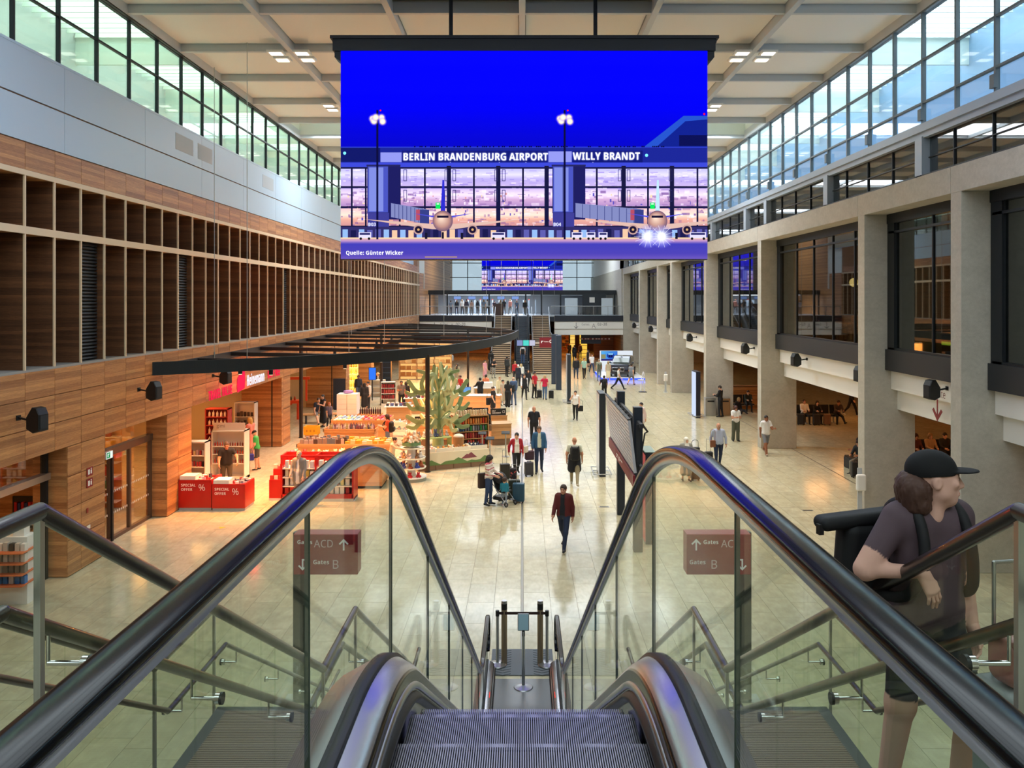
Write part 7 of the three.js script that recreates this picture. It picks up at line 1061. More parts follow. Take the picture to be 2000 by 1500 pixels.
// pose: la/ra [swing, out, elbow, in], ll/rl [swing, knee, out], degrees; lean forward; headYaw, headPitch; seat = height of the seat
function person(o) {
  const q = { h: 1.74, x: 0, Z: 30, y: 0, turn: 0, skin: '#d9a688', hair: '#2a1d16', style: 'short', top: '#333', sleeve: 'short', bottom: '#23262e', legs: 'pants', shoes: '#1c1c1e', hem: 0.9, wide: 1, la: [4, 8, 14, 0], ra: [4, 8, 14, 0], ll: [3, 4, 2], rl: [-3, 6, 2], lean: 0, headYaw: 0, headPitch: 0, curl: 0.45, ...o };
  const t = thing(o.name || 'person', o.label, 'person', q.x, q.y, q.Z, q.turn, o.group), s = q.h / 1.74, Z = q.Z, hs = (q.headScale || 1);
  const cell = q.cell || (Z < 30 ? 0.017 : Z < 45 ? 0.021 : Z < 65 ? 0.026 : 0.032), hc = q.headCell || (Z < 30 ? 0.006 : Z < 48 ? 0.009 : 0.013);
  const V = (x, y, z) => new THREE.Vector3(x, y, z), bones = [];
  const hip = V(0, 0.95, 0), Lk = 0.45, Sk = 0.43;
  const rotX = (v, a) => { const c = Math.cos(a), n = Math.sin(a); return V(v.x, v.y * c - v.z * n, v.y * n + v.z * c); };
  const up = p => rotX(p.clone().sub(hip), rad(q.lean)).add(hip);
  const add = (a, b, ra, rb, tagName, k) => bones.push({ a: a.toArray(), b: b.toArray(), ra, rb, tag: tagName, k: k ?? 0.03 });
  const W = q.wide, loose = q.loose ? 0.018 : 0.006, ankles = [];
  const skirt = q.legs === 'skirt' || q.legs === 'dress';
  for (const [sd, L] of [[1, q.ll], [-1, q.rl]]) {
    const a = rad(L[0]), b = rad(L[0] - L[1]), out = rad(L[2] || 2), H = V(sd * 0.088 * W, 0.93, 0);
    const K = H.clone().add(V(sd * Math.sin(out), -Math.cos(a) * Math.cos(out), Math.sin(a) * Math.cos(out)).multiplyScalar(Lk));
    const A = K.clone().add(V(sd * Math.sin(out) * 0.3, -Math.cos(b), Math.sin(b)).normalize().multiplyScalar(Sk));
    const ft = b * 0.55, T = A.clone().add(V(sd * 0.03, -0.045 * Math.cos(ft) + Math.sin(ft) * 0.16, 0.15 * Math.cos(ft)));
    const pl = q.legs === 'pants' ? 0.012 + (q.flare || 0) : q.legs === 'shorts' ? 0.014 : 0;
    add(H, K, (0.082 + pl) * W, 0.058 + pl, q.legs === 'shorts' ? 'shorts' : 'thigh'); add(K, A, 0.056 + pl * 0.9, 0.038 + pl * (q.flare ? 1.4 : 0.8), 'shin'); add(A.clone().add(V(0, -0.03, -0.03)), T, 0.042, 0.034, 'foot', 0.015);
    ankles.push(Math.min(A.y - 0.075, T.y - 0.037));
  }
  add(V(-0.06 * W, 0.97, -0.005), V(0.06 * W, 0.97, -0.005), 0.112 * W + loose * 0.6, 0.112 * W + loose * 0.6, 'pelvis', 0.05);
  const belly = q.belly || 0;
  for (const sd of [-1, 1]) add(up(V(sd * 0.055 * W, 1.02, 0.01 + belly)), up(V(sd * 0.082 * W, 1.36, -0.005)), 0.098 * W + loose + belly * 0.6, 0.094 * W + loose, 'torso', 0.05);
  add(up(V(-0.13 * W, 1.425, -0.012)), up(V(0.13 * W, 1.425, -0.012)), 0.062 + loose, 0.062 + loose, 'torso', 0.06);
  if (q.bust) for (const sd of [-1, 1]) add(up(V(sd * 0.07, 1.28, 0.075)), up(V(sd * 0.07, 1.27, 0.08)), 0.055, 0.055, 'torso', 0.05);
  if (q.coat) { const y0 = q.coat; for (const sd of [-1, 1]) add(up(V(sd * 0.07 * W, 1.05, 0)), V(sd * 0.09 * W, y0, -0.01), 0.115 * W + 0.012, 0.12 * W + 0.02, 'coat', 0.04); }
  if (skirt) { const y0 = q.skirtHem ?? 0.55, r1 = q.skirtR ?? 0.13; for (const sd of [-1, 1]) add(V(sd * 0.06 * W, 1.0, 0), V(sd * 0.08 * W, y0, (q.ll[0] + q.rl[0]) * 0.002), 0.105 * W, r1, 'skirt', 0.05); }
  const neckTop = up(V(0, 1.53, 0.0)); add(up(V(0, 1.43, -0.015)), neckTop, 0.058, 0.052, 'neck', 0.03);
  const hands = [];
  for (const [sd, A] of [[1, q.la], [-1, q.ra]]) {
    const a = rad(A[0] + q.lean * 0.4), o2 = rad(A[1]), b = rad(A[0] + A[2] + q.lean * 0.4), inn = rad(A[3] || 0), S = up(V(sd * 0.175 * W, 1.415, -0.01));
    const E2 = S.clone().add(V(sd * Math.sin(o2), -Math.cos(a) * Math.cos(o2), Math.sin(a) * Math.cos(o2)).multiplyScalar(0.29));
    const D = V(-sd * Math.sin(inn), -Math.cos(b) * Math.cos(inn), Math.sin(b) * Math.cos(inn)).normalize(), Wr = E2.clone().add(D.clone().multiplyScalar(0.25));
    const sl = q.sleeve === 'long' ? 0.012 + loose * 0.4 : 0, us = q.sleeve === 'none' ? 0 : 0.012 + loose * 0.5;
    add(S, E2, 0.05 + us, 0.04 + us * 0.8, 'upper' , 0.04); add(E2, Wr, 0.041 + sl, 0.029 + sl, 'fore', 0.02); hands.push([sd, Wr, D, a]);
  }
  let shift = -Math.min(...ankles); if (q.seat !== undefined) shift = q.seat / s + 0.09 - 0.97 + 0.02; if (q.lift) shift += q.lift;
  const lo = [9, 9, 9], hi = [-9, -9, -9]; for (const b of bones) for (const e of [b.a, b.b]) for (let c = 0; c < 3; c++) { lo[c] = Math.min(lo[c], e[c] - 0.2); hi[c] = Math.max(hi[c], e[c] + 0.2); }
  const body = fieldMesh(lo, hi, cell / s, bones), P = body.attributes.position, C = new Float32Array(P.count * 3);
  const cTop = lin(q.top), cBot = lin(q.bottom), cSkin = lin(q.skin), cShoe = lin(q.shoes), cIn = q.inner ? lin(q.inner) : null, cSt = q.stripes ? q.stripes.map(lin) : null, cCoat = lin(q.coatColor || q.top), cSock = q.sock ? lin(q.sock) : cSkin;
  for (let i = 0; i < P.count; i++) {
    const x = P.getX(i), y = P.getY(i), z = P.getZ(i); let best = 9, B = bones[0], bt = 0;
    for (const b of bones) { const dx = b.b[0] - b.a[0], dy = b.b[1] - b.a[1], dz = b.b[2] - b.a[2], LL = dx * dx + dy * dy + dz * dz || 1e-9; let tt = ((x - b.a[0]) * dx + (y - b.a[1]) * dy + (z - b.a[2]) * dz) / LL; tt = clamp(tt); const d = Math.hypot(x - b.a[0] - dx * tt, y - b.a[1] - dy * tt, z - b.a[2] - dz * tt) - lerp(b.ra, b.rb, tt); if (d < best) { best = d; B = b; bt = tt; } }
    let c = cTop; const T = B.tag;
    if (T === 'foot') c = cShoe; else if (T === 'shin') c = q.legs === 'pants' ? cBot : bt > 0.72 && q.sock ? cSock : (q.legs === 'shorts' && bt < 0.02) ? cBot : cSkin; else if (T === 'thigh') c = q.legs === 'pants' ? cBot : cSkin; else if (T === 'shorts') c = bt < (q.shortLen ?? 0.9) ? cBot : cSkin; else if (T === 'pelvis') c = y > q.hem ? cTop : cBot; else if (T === 'skirt') c = q.legs === 'dress' ? cTop : y > q.hem + 0.1 ? cTop : cBot; else if (T === 'neck') c = bt > 0.25 ? cSkin : cTop; else if (T === 'fore') c = q.sleeve === 'long' ? (bt > 0.97 ? cSkin : cTop) : cSkin; else if (T === 'upper') c = q.sleeve === 'none' ? (bt < 0.12 ? cTop : cSkin) : q.sleeve === 'short' ? (bt < 0.68 ? cTop : cSkin) : cTop; else if (T === 'coat') c = cCoat;
    if (q.shirt && T === 'upper') c = lin(q.shirt); if (q.shirt && T === 'fore' && q.sleeve === 'long') c = bt > 0.97 ? cSkin : lin(q.shirt);
    if (cIn && (T === 'torso' || T === 'pelvis' || T === 'coat') && z > 0.02 && Math.abs(x) < (q.innerW || 0.055) + (1.3 - y) * 0.05) c = T === 'pelvis' && y < 0.95 ? cBot : cIn;
    if (cSt && c === cTop) c = cSt[Math.floor(y / 0.05 + 40) % cSt.length];
    C.set(c, 3 * i);
  }
  body.setAttribute('color', new THREE.BufferAttribute(C, 3));
  const parts = [body]; const paint = (g, f) => { const n = g.attributes.position.count, c = new Float32Array(n * 3); for (let i = 0; i < n; i++) c.set(f(i), 3 * i); g.setAttribute('color', new THREE.BufferAttribute(c, 3)); return g; };
  const hg = headGeo(hc), head = hg.clone(), eye = [0.02, 0.015, 0.012], brow = lin(q.hair).map(v => v * 0.8), lip = cSkin.map((v, i) => v * [0.78, 0.5, 0.5][i]);
  paint(head, i => [cSkin, eye, brow, lip][hg.userData.role[i]]);
  const HM = new THREE.Matrix4().makeTranslation(...neckTop.clone().add(V(0, 0.075 * hs, 0.028 + q.lean * 0.0005)).toArray()).multiply(new THREE.Matrix4().makeRotationFromEuler(new THREE.Euler(rad(q.headPitch + q.lean * 0.5), rad(q.headYaw), 0, 'YXZ'))).multiply(new THREE.Matrix4().makeScale(hs, hs, hs));
  head.applyMatrix4(HM); parts.push(head);
  for (const [sd, Wr, D] of hands) { const h = handGeo(Z < 8 ? 0.004 : Z < 34 ? 0.006 : 0.0085, q.curl).clone(); paint(h, () => cSkin); if (sd < 0) { h.scale(-1, 1, 1); const ix = h.index.array; for (let i = 0; i < ix.length; i += 3) { const u = ix[i]; ix[i] = ix[i + 1]; ix[i + 1] = u; } } if (q.roll) h.rotateY(rad(q.roll[sd > 0 ? 0 : 1])); h.applyQuaternion(new THREE.Quaternion().setFromUnitVectors(V(0, -1, 0), q.handDir && q.handDir[sd > 0 ? 0 : 1] ? V(...q.handDir[sd > 0 ? 0 : 1]).normalize() : D)); h.translate(Wr.x, Wr.y, Wr.z); parts.push(h); }
  for (const p of parts) p.deleteAttribute('uv');
  const whole = mergeGeometries(parts.map(p => { const g = p.clone(); g.deleteAttribute('uv'); return g; }));
  whole.translate(0, shift, 0); whole.scale(s, s, s);
  obj('body', whole, mBody, t); t.children[0].name = 'body';
  if (q.style !== 'bald') {
    const hat = ['cap', 'hat'].includes(q.style), hm = mat(q.hatColor && hat ? q.hatColor : q.hair, hat ? 0.85 : 0.65), hcell = Z < 8 ? 0.005 : Z < 34 ? 0.009 : 0.014;
    const mk = (style, m, nm) => { const g = hairGeo(style, hcell).clone(); g.applyMatrix4(HM); g.translate(0, shift, 0); g.scale(s, s, s); obj(nm, g, m, t); };
    mk(q.style, hm, hat ? q.style === 'cap' ? 'cap' : 'sun_hat' : q.style === 'hijab' ? 'headscarf' : 'hair');
    if (hat && q.under) mk(q.under, mat(q.hair, 0.65), 'hair');
  }
  t.userData.wrists = hands.map(([sd, w]) => { const v = w.clone(); v.y += shift; return v.multiplyScalar(s); }); const wr = t.userData.wrists; delete t.userData.wrists;
  t.wristL = wr[0]; t.wristR = wr[1]; return t;
}
// ---------------------------------------------------------------- luggage
function suitcase(x, Z, color, label, h = 0.56, turn = 0, up = 0.42, y = 0) {
  const t = thing('suitcase', label, 'suitcase', x, y, Z, turn), w = h * 0.66, d = h * 0.42, m = mat(color, 0.4);
  obj('shell', [rbx(w, h, d, 0.035, 0, 0.05 + h / 2, 0, 2)], m, t); const rs = []; for (let k = -2; k <= 2; k++) rs.push(rbx(0.02, h * 0.86, d + 0.012, 0.004, k * w * 0.18, 0.05 + h / 2, 0)); obj('shell_ribs', rs, m, t);
  for (const a of [-1, 1]) for (const b of [-1, 1]) obj('wheel', [(() => { const g = new THREE.CylinderGeometry(0.026, 0.026, 0.03, 12); g.rotateZ(Math.PI / 2); g.translate(a * w * 0.36, 0.026, b * d * 0.33); return g; })()], M.black, t);
  if (up) obj('pull_handle', [tube([[-0.08, 0.05 + h, -d * 0.3], [-0.08, 0.05 + h + up, -d * 0.3], [0.08, 0.05 + h + up, -d * 0.3], [0.08, 0.05 + h, -d * 0.3]], 0.008, 6)], M.steel, t); else obj('carry_handle', [tube([[-0.07, 0.05 + h, 0], [-0.06, 0.085 + h, 0], [0.06, 0.085 + h, 0], [0.07, 0.05 + h, 0]], 0.01, 6)], M.black, t);
  return t;
}
function backpack(x, y, Z, color, label, turn = 0, s = 1) {
  const t = thing('backpack', label, 'backpack', x, y, Z, turn), m = mat(color, 0.8);
  obj('sack', [(() => { const g = new RoundedBoxGeometry(0.3 * s, 0.44 * s, 0.18 * s, 3, 0.07 * s); return uvBox(g); })()], m, t); obj('front_pocket', [(() => { const g = new RoundedBoxGeometry(0.23 * s, 0.2 * s, 0.08 * s, 3, 0.035 * s); g.translate(0, -0.08 * s, -0.1 * s); return uvBox(g); })()], m, t);
  for (const a of [-1, 1]) obj('strap', [tube([[a * 0.1 * s, 0.2 * s, 0.08 * s], [a * 0.11 * s, 0.26 * s, 0.18 * s], [a * 0.12 * s, 0.12 * s, 0.31 * s], [a * 0.12 * s, -0.1 * s, 0.26 * s], [a * 0.12 * s, -0.16 * s, 0.09 * s]], 0.018 * s, 6, false, -1, 14)], mat(0x17181a, 0.8), t);
  return t;
}
function bag(x, y, Z, color, label, w = 0.3, h = 0.24, d = 0.1, turn = 0, strap = 0.3) {
  const t = thing('shoulder_bag', label, 'bag', x, y, Z, turn); obj('pouch', [(() => { const g = new RoundedBoxGeometry(w, h, d, 2, 0.03); return uvBox(g); })()], mat(color, 0.7), t); obj('strap', [tube([[-w * 0.4, h / 2, 0], [-w * 0.3, h / 2 + strap, 0], [w * 0.3, h / 2 + strap, 0], [w * 0.4, h / 2, 0]], 0.009, 6, false, -1, 12)], mat(color, 0.7), t); return t;
}

// ================================================================ THE PEOPLE IN THE HALL (feet placed on the floor by their pixels)
const at = (px, py, y = 0) => { const [x, Z] = Fl(px, py, y); return { x, Z }; };
const walkA = { ll: [24, 10, 2], rl: [-20, 22, 2], la: [-16, 8, 14, 0], ra: [20, 8, 18, 0] }, walkB = { ll: [-20, 24, 2], rl: [24, 10, 2], la: [18, 8, 16, 0], ra: [-16, 8, 14, 0] };
const strollA = { ll: [14, 6, 2], rl: [-12, 12, 2], la: [-8, 8, 14, 0], ra: [10, 8, 16, 0] }, strollB = { ll: [-12, 14, 2], rl: [14, 6, 2], la: [10, 8, 16, 0], ra: [-8, 8, 14, 0] };
const hold = { la: [22, 6, 78, 24], ra: [22, 6, 78, 24] };
const RIGHT = Math.PI / 2, LEFT = -Math.PI / 2, BACK = Math.PI;
// -- centre of the hall
person({ label: 'man in an open dark red jacket over a black shirt striding in jeans', ...at(1101, 1072), turn: -0.35, h: 1.82, skin: '#c99478', hair: '#3a2a22', style: 'short', top: '#5a1512', sleeve: 'long', inner: '#15151a', innerW: 0.06, bottom: '#1b2740', shoes: '#23232a', loose: true, hem: 0.93, ...walkA, ll: [30, 6, 4], rl: [-24, 16, 2], headPitch: 6 });
person({ label: 'woman in a striped top with dark curly hair standing by the pushchair', ...at(955, 987), turn: 1.25, h: 1.62, style: 'curly', hair: '#1d1512', top: '#d9cfc4', stripes: ['#e8ded0', '#b84a5a', '#e8ded0', '#c9b8a8'], sleeve: 'long', bottom: '#2a3f63', shoes: '#15161a', wide: 1.08, la: [26, 6, 40, 6], ra: [20, 6, 50, 6], headPitch: 16 });
bag(Fl(948, 940, 0)[0] * 0 + (944 - 1020) * 27.1 / FOCAL, 0.82, 27.1, 0x33231d, 'large brown tote bag on the arm of the woman in stripes', 0.36, 0.5, 0.16, 0.5, 0.3);
person({ label: 'toddler in a teal shirt and pale jeans seen from behind', ...at(985, 988), turn: Math.PI - 0.2, h: 0.86, headScale: 1.75, hair: '#3a2418', style: 'short', top: '#1f7d92', sleeve: 'long', bottom: '#8e9aa6', shoes: '#c98a8a', wide: 1.25, loose: true });
person({ label: 'woman in a red cardigan and white top pulling a black suitcase', ...at(1009, 929), turn: 0.15, h: 1.7, style: 'tail', hair: '#181514', top: '#a3172a', sleeve: 'long', inner: '#ece8e0', innerW: 0.085, bottom: '#1d1d22', shoes: '#26262a', ...walkB, ra: [-26, 22, 10, 0], la: [4, 12, 20, 0], headYaw: -20, bust: true });
suitcase(...Fl(986, 937), 0x24221f, 'small black suitcase pulled by the woman in the red cardigan', 0.56, 0.2, 0.5);
bag((1018 - 1020) * 30.2 / FOCAL + 0.18, 1.12, 31.1, 0xcfc2b0, 'cream shoulder bag of the woman in the red cardigan', 0.3, 0.26, 0.1, 1.2, 0.22);
person({ label: 'man in a blue denim jacket over a white shirt walking with luggage', ...at(1053, 924), turn: 0.05, h: 1.84, skin: '#cf9c80', style: 'short', hair: '#5a4636', top: '#2c5a80', sleeve: 'long', inner: '#d6dbc8', innerW: 0.06, bottom: '#1f3050', shoes: '#1d1d22', ...strollB, la: [2, 12, 24, 0], ra: [4, 14, 16, 0], loose: true, headPitch: 14 });
suitcase(...Fl(1033, 930), 0x3a3842, 'dark grey suitcase beside the man in the denim jacket', 0.5, 0.3, 0);
bag(Fl(1034, 926)[0], 0.78, 31.7, 0x3a2030, 'plum duffel bag resting on a dark grey suitcase', 0.34, 0.34, 0.22, 0.3, 0.16);
person({ label: 'bald man in a navy polo shirt walking behind the denim jacket man', ...at(1043, 868), turn: 0.0, h: 1.78, skin: '#c08a70', style: 'bald', top: '#14141f', sleeve: 'short', bottom: '#1b1b24', shoes: '#222', wide: 1.1, belly: 0.02, ...strollA, la: [4, 14, 12, 0], ra: [4, 14, 12, 0] });
person({ label: 'bald man seen from behind with a jacket tied around his waist', ...at(1122, 948), turn: Math.PI - 0.1, h: 1.8, skin: '#c58f74', style: 'bald', top: '#cfd2c2', sleeve: 'short', bottom: '#8f8468', shoes: '#c9c2b4', legs: 'pants', coat: 0.62, coatColor: '#14161f', wide: 1.08, ...walkA, la: [-4, 16, 20, 0], ra: [4, 16, 16, 0] });
{ const [x, Z] = Fl(1122, 948); backpack(x, 1.2, Z - 0.22, 0x17181c, 'large black backpack on the man with a jacket round his waist', 0, 1.15); }
person({ label: 'woman in a white top and black trousers holding a phone to her ear', ...at(1124, 821), turn: -0.2, h: 1.66, style: 'bun', hair: '#1b1310', top: '#e6e2dc', sleeve: 'none', bottom: '#1a1a1e', shoes: '#26262a', bust: true, ...strollA, ra: [40, 24, 110, 30], la: [4, 10, 20, 0] });
bag(Fl(1134, 821)[0], 0.62, Fl(1134, 819)[1], 0x17171a, 'black handbag carried by the woman on the phone', 0.34, 0.32, 0.14, 0, 0.3);
person({ label: 'woman in black seen from behind with a small black rucksack', ...at(1180, 781), turn: Math.PI, h: 1.64, skin: '#a87456', style: 'bun', hair: '#17110e', top: '#17171b', sleeve: 'short', bottom: '#17171a', ...strollA, la: [8, 26, 60, 0] });
{ const [x, Z] = Fl(1180, 781); backpack(x, 1.15, Z - 0.2, 0x14141a, 'small black rucksack on the woman in black', 0, 0.8); }
person({ label: 'woman in a pale pink blouse and dark leggings beyond the flight board', ...at(1253, 850), turn: -1.1, h: 1.68, style: 'short', hair: '#1b1412', top: '#d9c0bc', sleeve: 'long', coat: 0.78, coatColor: '#cfc2c0', bottom: '#22222a', ...walkA });
person({ label: 'woman in a white headscarf and long grey coat with a trolley case', ...at(1340, 940), turn: 0.15, h: 1.62, style: 'hijab', hair: '#e6e4da', top: '#8f9188', sleeve: 'long', legs: 'dress', skirtHem: 0.34, skirtR: 0.16, bottom: '#8f9188', shoes: '#2a2a2a', wide: 1.12, loose: true, la: [8, 12, 16, 0] });
bag(Fl(1330, 905)[0] - 0.05, 0.98, 31.0, 0x141416, 'black shoulder bag of the woman in the white headscarf', 0.34, 0.46, 0.18, 0.2, 0.25);
suitcase(...Fl(1358, 938), 0x25252a, 'black trolley case behind the woman in the white headscarf', 0.5, 0.1, 0.46);
person({ label: 'bald man in a pale blue shirt with a brown shoulder pouch', ...at(1403, 912), turn: 0.0, h: 1.78, skin: '#c89478', style: 'bald', top: '#aeb9d2', sleeve: 'long', bottom: '#1d2c48', shoes: '#1c1c20', wide: 1.12, belly: 0.03, ...strollB, la: [0, 20, 12, 0], ra: [-10, 18, 10, 0] });
bag(Fl(1391, 912)[0] - 0.02, 0.98, Fl(1391, 912)[1] - 0.2, 0x7a4a30, 'brown pouch hanging at the hip of the man in the blue shirt', 0.22, 0.28, 0.1, 0, 0.42);
suitcase(...Fl(1384, 908), 0x1f1f24, 'black cabin case towed by the man in the pale blue shirt', 0.5, 0, 0.5);
person({ label: 'woman in a white tee and olive trousers looking at her phone', ...at(1437, 862), turn: 0.1, h: 1.68, skin: '#b98468', style: 'bob', hair: '#4a2418', top: '#eceae6', sleeve: 'short', bottom: '#55594a', flare: 0.02, shoes: '#1c1c20', ...hold, headPitch: 22, loose: true });
person({ label: 'young man in a white tee and grey shorts passing the concrete column', ...at(1496, 888), turn: 0.15, h: 1.76, skin: '#9a6448', style: 'short', hair: '#15100e', top: '#eeeeee', sleeve: 'short', legs: 'shorts', bottom: '#7b7f86', shoes: '#a08a78', loose: true, ...walkB, la: [30, 10, 70, 0] });
{ const [x, Z] = Fl(1496, 888); backpack(x, 1.2, Z + 0.2, 0x1d1f24, 'dark backpack on the young man in grey shorts', Math.PI, 0.9); }
person({ label: 'man in a black suit facing a steel bin by the concrete column', ...at(1407, 815), turn: -2.2, h: 1.8, style: 'short', hair: '#2c1d16', top: '#15161c', sleeve: 'long', bottom: '#15161c', shoes: '#101012', hem: 0.85, ...hold, headPitch: 18 });
// -- middle distance
person({ label: 'man in a red tee and black trousers with a black suitcase', ...at(1044, 778), turn: 0.9, h: 1.78, skin: '#b98268', hair: '#1d1512', top: '#b5192c', sleeve: 'short', bottom: '#17171b', la: [24, 8, 70, 10], ra: [6, 8, 20, 0] });
person({ label: 'fair haired woman in a crimson tee and jeans seen from behind', ...at(1064, 781), turn: Math.PI - 0.3, h: 1.66, style: 'bob', hair: '#b09068', top: '#c01a44', sleeve: 'short', bottom: '#4a6488', shoes: '#22242a', la: [-20, 30, 20, 0], ra: [4, 8, 30, 0] });
suitcase(...Fl(1053.5, 778), 0x1d2129, 'black suitcase between the red tee man and the crimson tee woman', 0.52, 0, 0);
suitcase(...Fl(1076.5, 779), 0x17181d, 'black suitcase behind the crimson tee woman', 0.52, 0, 0);
person({ label: 'woman in a black waistcoat over a white blouse walking briskly', ...at(1024, 780), turn: 0.1, h: 1.74, style: 'tail', hair: '#4a3020', top: '#17171c', shirt: '#e6e4e4', sleeve: 'long', bottom: '#15151a', ...walkA, coat: 0.85, coatColor: '#17171c' });
person({ label: 'woman with a dark bob in a black top and wide black trousers', ...at(992, 795), turn: Math.PI - 0.4, h: 1.64, style: 'bob', hair: '#120e0d', top: '#16161a', sleeve: 'short', bottom: '#17171c', flare: 0.03, shoes: '#e2e2e2', wide: 1.08 });
person({ label: 'man in a blue denim shirt beside the woman with a dark bob', ...at(1003, 792), turn: Math.PI + 0.4, h: 1.8, style: 'fringe', hair: '#a8a49c', top: '#42587c', sleeve: 'long', bottom: '#4c5f7e', loose: true });
{ const [x, Z] = Fl(1001, 792); backpack(x, 1.12, Z - 0.2, 0x26272b, 'black patterned backpack of the man in the denim shirt', 0.3, 1.0); }
person({ label: 'woman in a red jacket at the foot of the far escalator', ...at(1006, 746), turn: Math.PI, h: 1.68, style: 'short', hair: '#9a7a58', top: '#b0202c', sleeve: 'long', bottom: '#23232a' });
person({ label: 'white haired person in a navy coat in the group by the far escalator', ...at(1012, 754), turn: Math.PI - 0.4, h: 1.66, style: 'short', hair: '#d6d2cc', top: '#1c2232', sleeve: 'long', bottom: '#20242e', coat: 0.7, coatColor: '#1c2232' });
person({ label: 'fair woman in a white top in the group by the far escalator', ...at(1018, 752), turn: Math.PI + 0.2, h: 1.66, style: 'bob', hair: '#c2a878', top: '#e2e0da', sleeve: 'long', bottom: '#39445c' });
person({ label: 'dark haired woman in black walking away from the far escalator', ...at(1031, 765), turn: 0.5, h: 1.68, style: 'long', hair: '#17110f', top: '#17181d', sleeve: 'long', bottom: '#16161b', ...walkB });
person({ label: 'pink clad woman standing near the far left stairs', ...at(947, 742), turn: 0.8, h: 1.64, style: 'bun', hair: '#1a1210', top: '#d2909a', sleeve: 'short', legs: 'dress', skirtHem: 0.4 });
person({ label: 'man in black tee reading by the far left stairs', ...at(964, 739), turn: 0.7, h: 1.72, style: 'short', hair: '#15110f', top: '#15151a', sleeve: 'short', bottom: '#8a8680', ...hold });
person({ label: 'woman in a long black abaya on the lower far left stairs', x: -2.9, Z: 75.6, y: 0.36, turn: Math.PI, h: 1.68, style: 'hijab', hair: '#101012', top: '#101014', sleeve: 'long', legs: 'dress', skirtHem: 0.06, skirtR: 0.22, bottom: '#101014', wide: 1.1, loose: true });
person({ label: 'dark dressed man waiting beside the far left stairs', ...at(990, 736), turn: Math.PI - 0.6, h: 1.76, skin: '#8a5f48', style: 'short', hair: '#120f0d', top: '#2c3034', sleeve: 'long', bottom: '#1a1a1e' });
person({ label: 'man with a black backpack riding up the far escalator', x: 0.05, Z: 76.8, y: 0.75, turn: Math.PI, h: 1.76, style: 'short', hair: '#3a2a20', top: '#c9ccd0', sleeve: 'short', bottom: '#3a527a' });
backpack(0.05, 1.95, 76.6, 0x17181c, 'black backpack of the man riding the far escalator', 0, 1.1);
person({ label: 'woman in a purple coat and pale trousers beside the far right stairs', ...at(1083, 748), turn: Math.PI, h: 1.74, style: 'short', hair: '#1b1412', top: '#3a2036', sleeve: 'long', coat: 0.55, coatColor: '#1f1c30', bottom: '#b7ac98', shoes: '#1c1c1e' });
suitcase(...Fl(1090, 748), 0x17181c, 'low black bag trolley beside the purple coat woman', 0.3, 0, 0);
// -- towards the passage and the car stand
person({ label: 'man in a black jacket and jeans coming from the passage', ...at(1125, 740), turn: 0.0, h: 1.78, skin: '#c49478', style: 'crop', hair: '#6a5a4c', top: '#17181d', sleeve: 'long', bottom: '#28374f', wide: 1.14, belly: 0.02, loose: true, ...strollA });
person({ label: 'young man in a mint tee coming from the passage', ...at(1141, 740), turn: 0.15, h: 1.76, style: 'short', hair: '#2a1c14', top: '#9cc0ae', sleeve: 'short', bottom: '#17181c', ...strollB });
person({ label: 'man in a white tee and blue jeans near the passage', ...at(1156, 728), turn: 0.2, h: 1.76, style: 'short', hair: '#3a2a20', top: '#e6e6e6', sleeve: 'short', bottom: '#263a60', ...walkA });
person({ label: 'woman in a black dress in the mouth of the passage', ...at(1149, 716), turn: -0.8, h: 1.68, style: 'long', hair: '#17110f', top: '#1b191d', sleeve: 'none', legs: 'dress', skirtHem: 0.45 });
person({ label: 'man in a dark coat deeper in the passage', ...at(1122, 706), turn: Math.PI, h: 1.76, style: 'short', hair: '#17110f', top: '#1b191d', sleeve: 'long', bottom: '#1b1b20', coat: 0.6 });
person({ label: 'woman in brown deeper in the passage', ...at(1133, 700), turn: 0.3, h: 1.66, style: 'bob', hair: '#2a1b14', top: '#3a2a24', sleeve: 'long', bottom: '#1b1b20' });
person({ label: 'person in black walking at the back of the passage', ...at(1112, 698), turn: 0.1, h: 1.72, style: 'short', hair: '#17110f', top: '#17171a', sleeve: 'long', bottom: '#222228', ...walkA });
person({ label: 'man in a khaki top with a grey rucksack before the car stand', ...at(1170, 744), turn: Math.PI - 0.3, h: 1.8, style: 'crop', hair: '#8a8074', top: '#8f9484', sleeve: 'short', bottom: '#6f7880' });
{ const [x, Z] = Fl(1170, 744); backpack(x, 1.2, Z - 0.2, 0x5f6558, 'grey green rucksack of the man in khaki before the car stand', 0.2, 1.0); }
person({ label: 'woman in a pale cream skirt looking at the car', ...at(1188, 745), turn: Math.PI, h: 1.66, style: 'bob', hair: '#9a8462', top: '#b8ae98', sleeve: 'none', legs: 'skirt', skirtHem: 0.4, bottom: '#ddd2b2', shoes: '#e2e0dc' });
person({ label: 'young man in a white tee with a black backpack striding past the car', ...at(1208, 761), turn: 1.3, h: 1.78, style: 'short', hair: '#1b1412', top: '#d6d8d8', sleeve: 'short', bottom: '#15151a', ...walkA, ll: [30, 6, 2], rl: [-26, 20, 2] });
{ const [x, Z] = Fl(1206, 761); backpack(x - 0.08, 1.18, Z, 0x17181c, 'black backpack of the man striding past the car', -1.3 + Math.PI, 0.95); }
person({ label: 'person in a grey tee and shorts with bare legs passing the car', ...at(1233, 752), turn: 2.6, h: 1.74, style: 'short', hair: '#2a1c14', top: '#7b828c', sleeve: 'short', legs: 'shorts', bottom: '#5a606c', coat: 0.8, coatColor: '#6a7078', ...walkB });
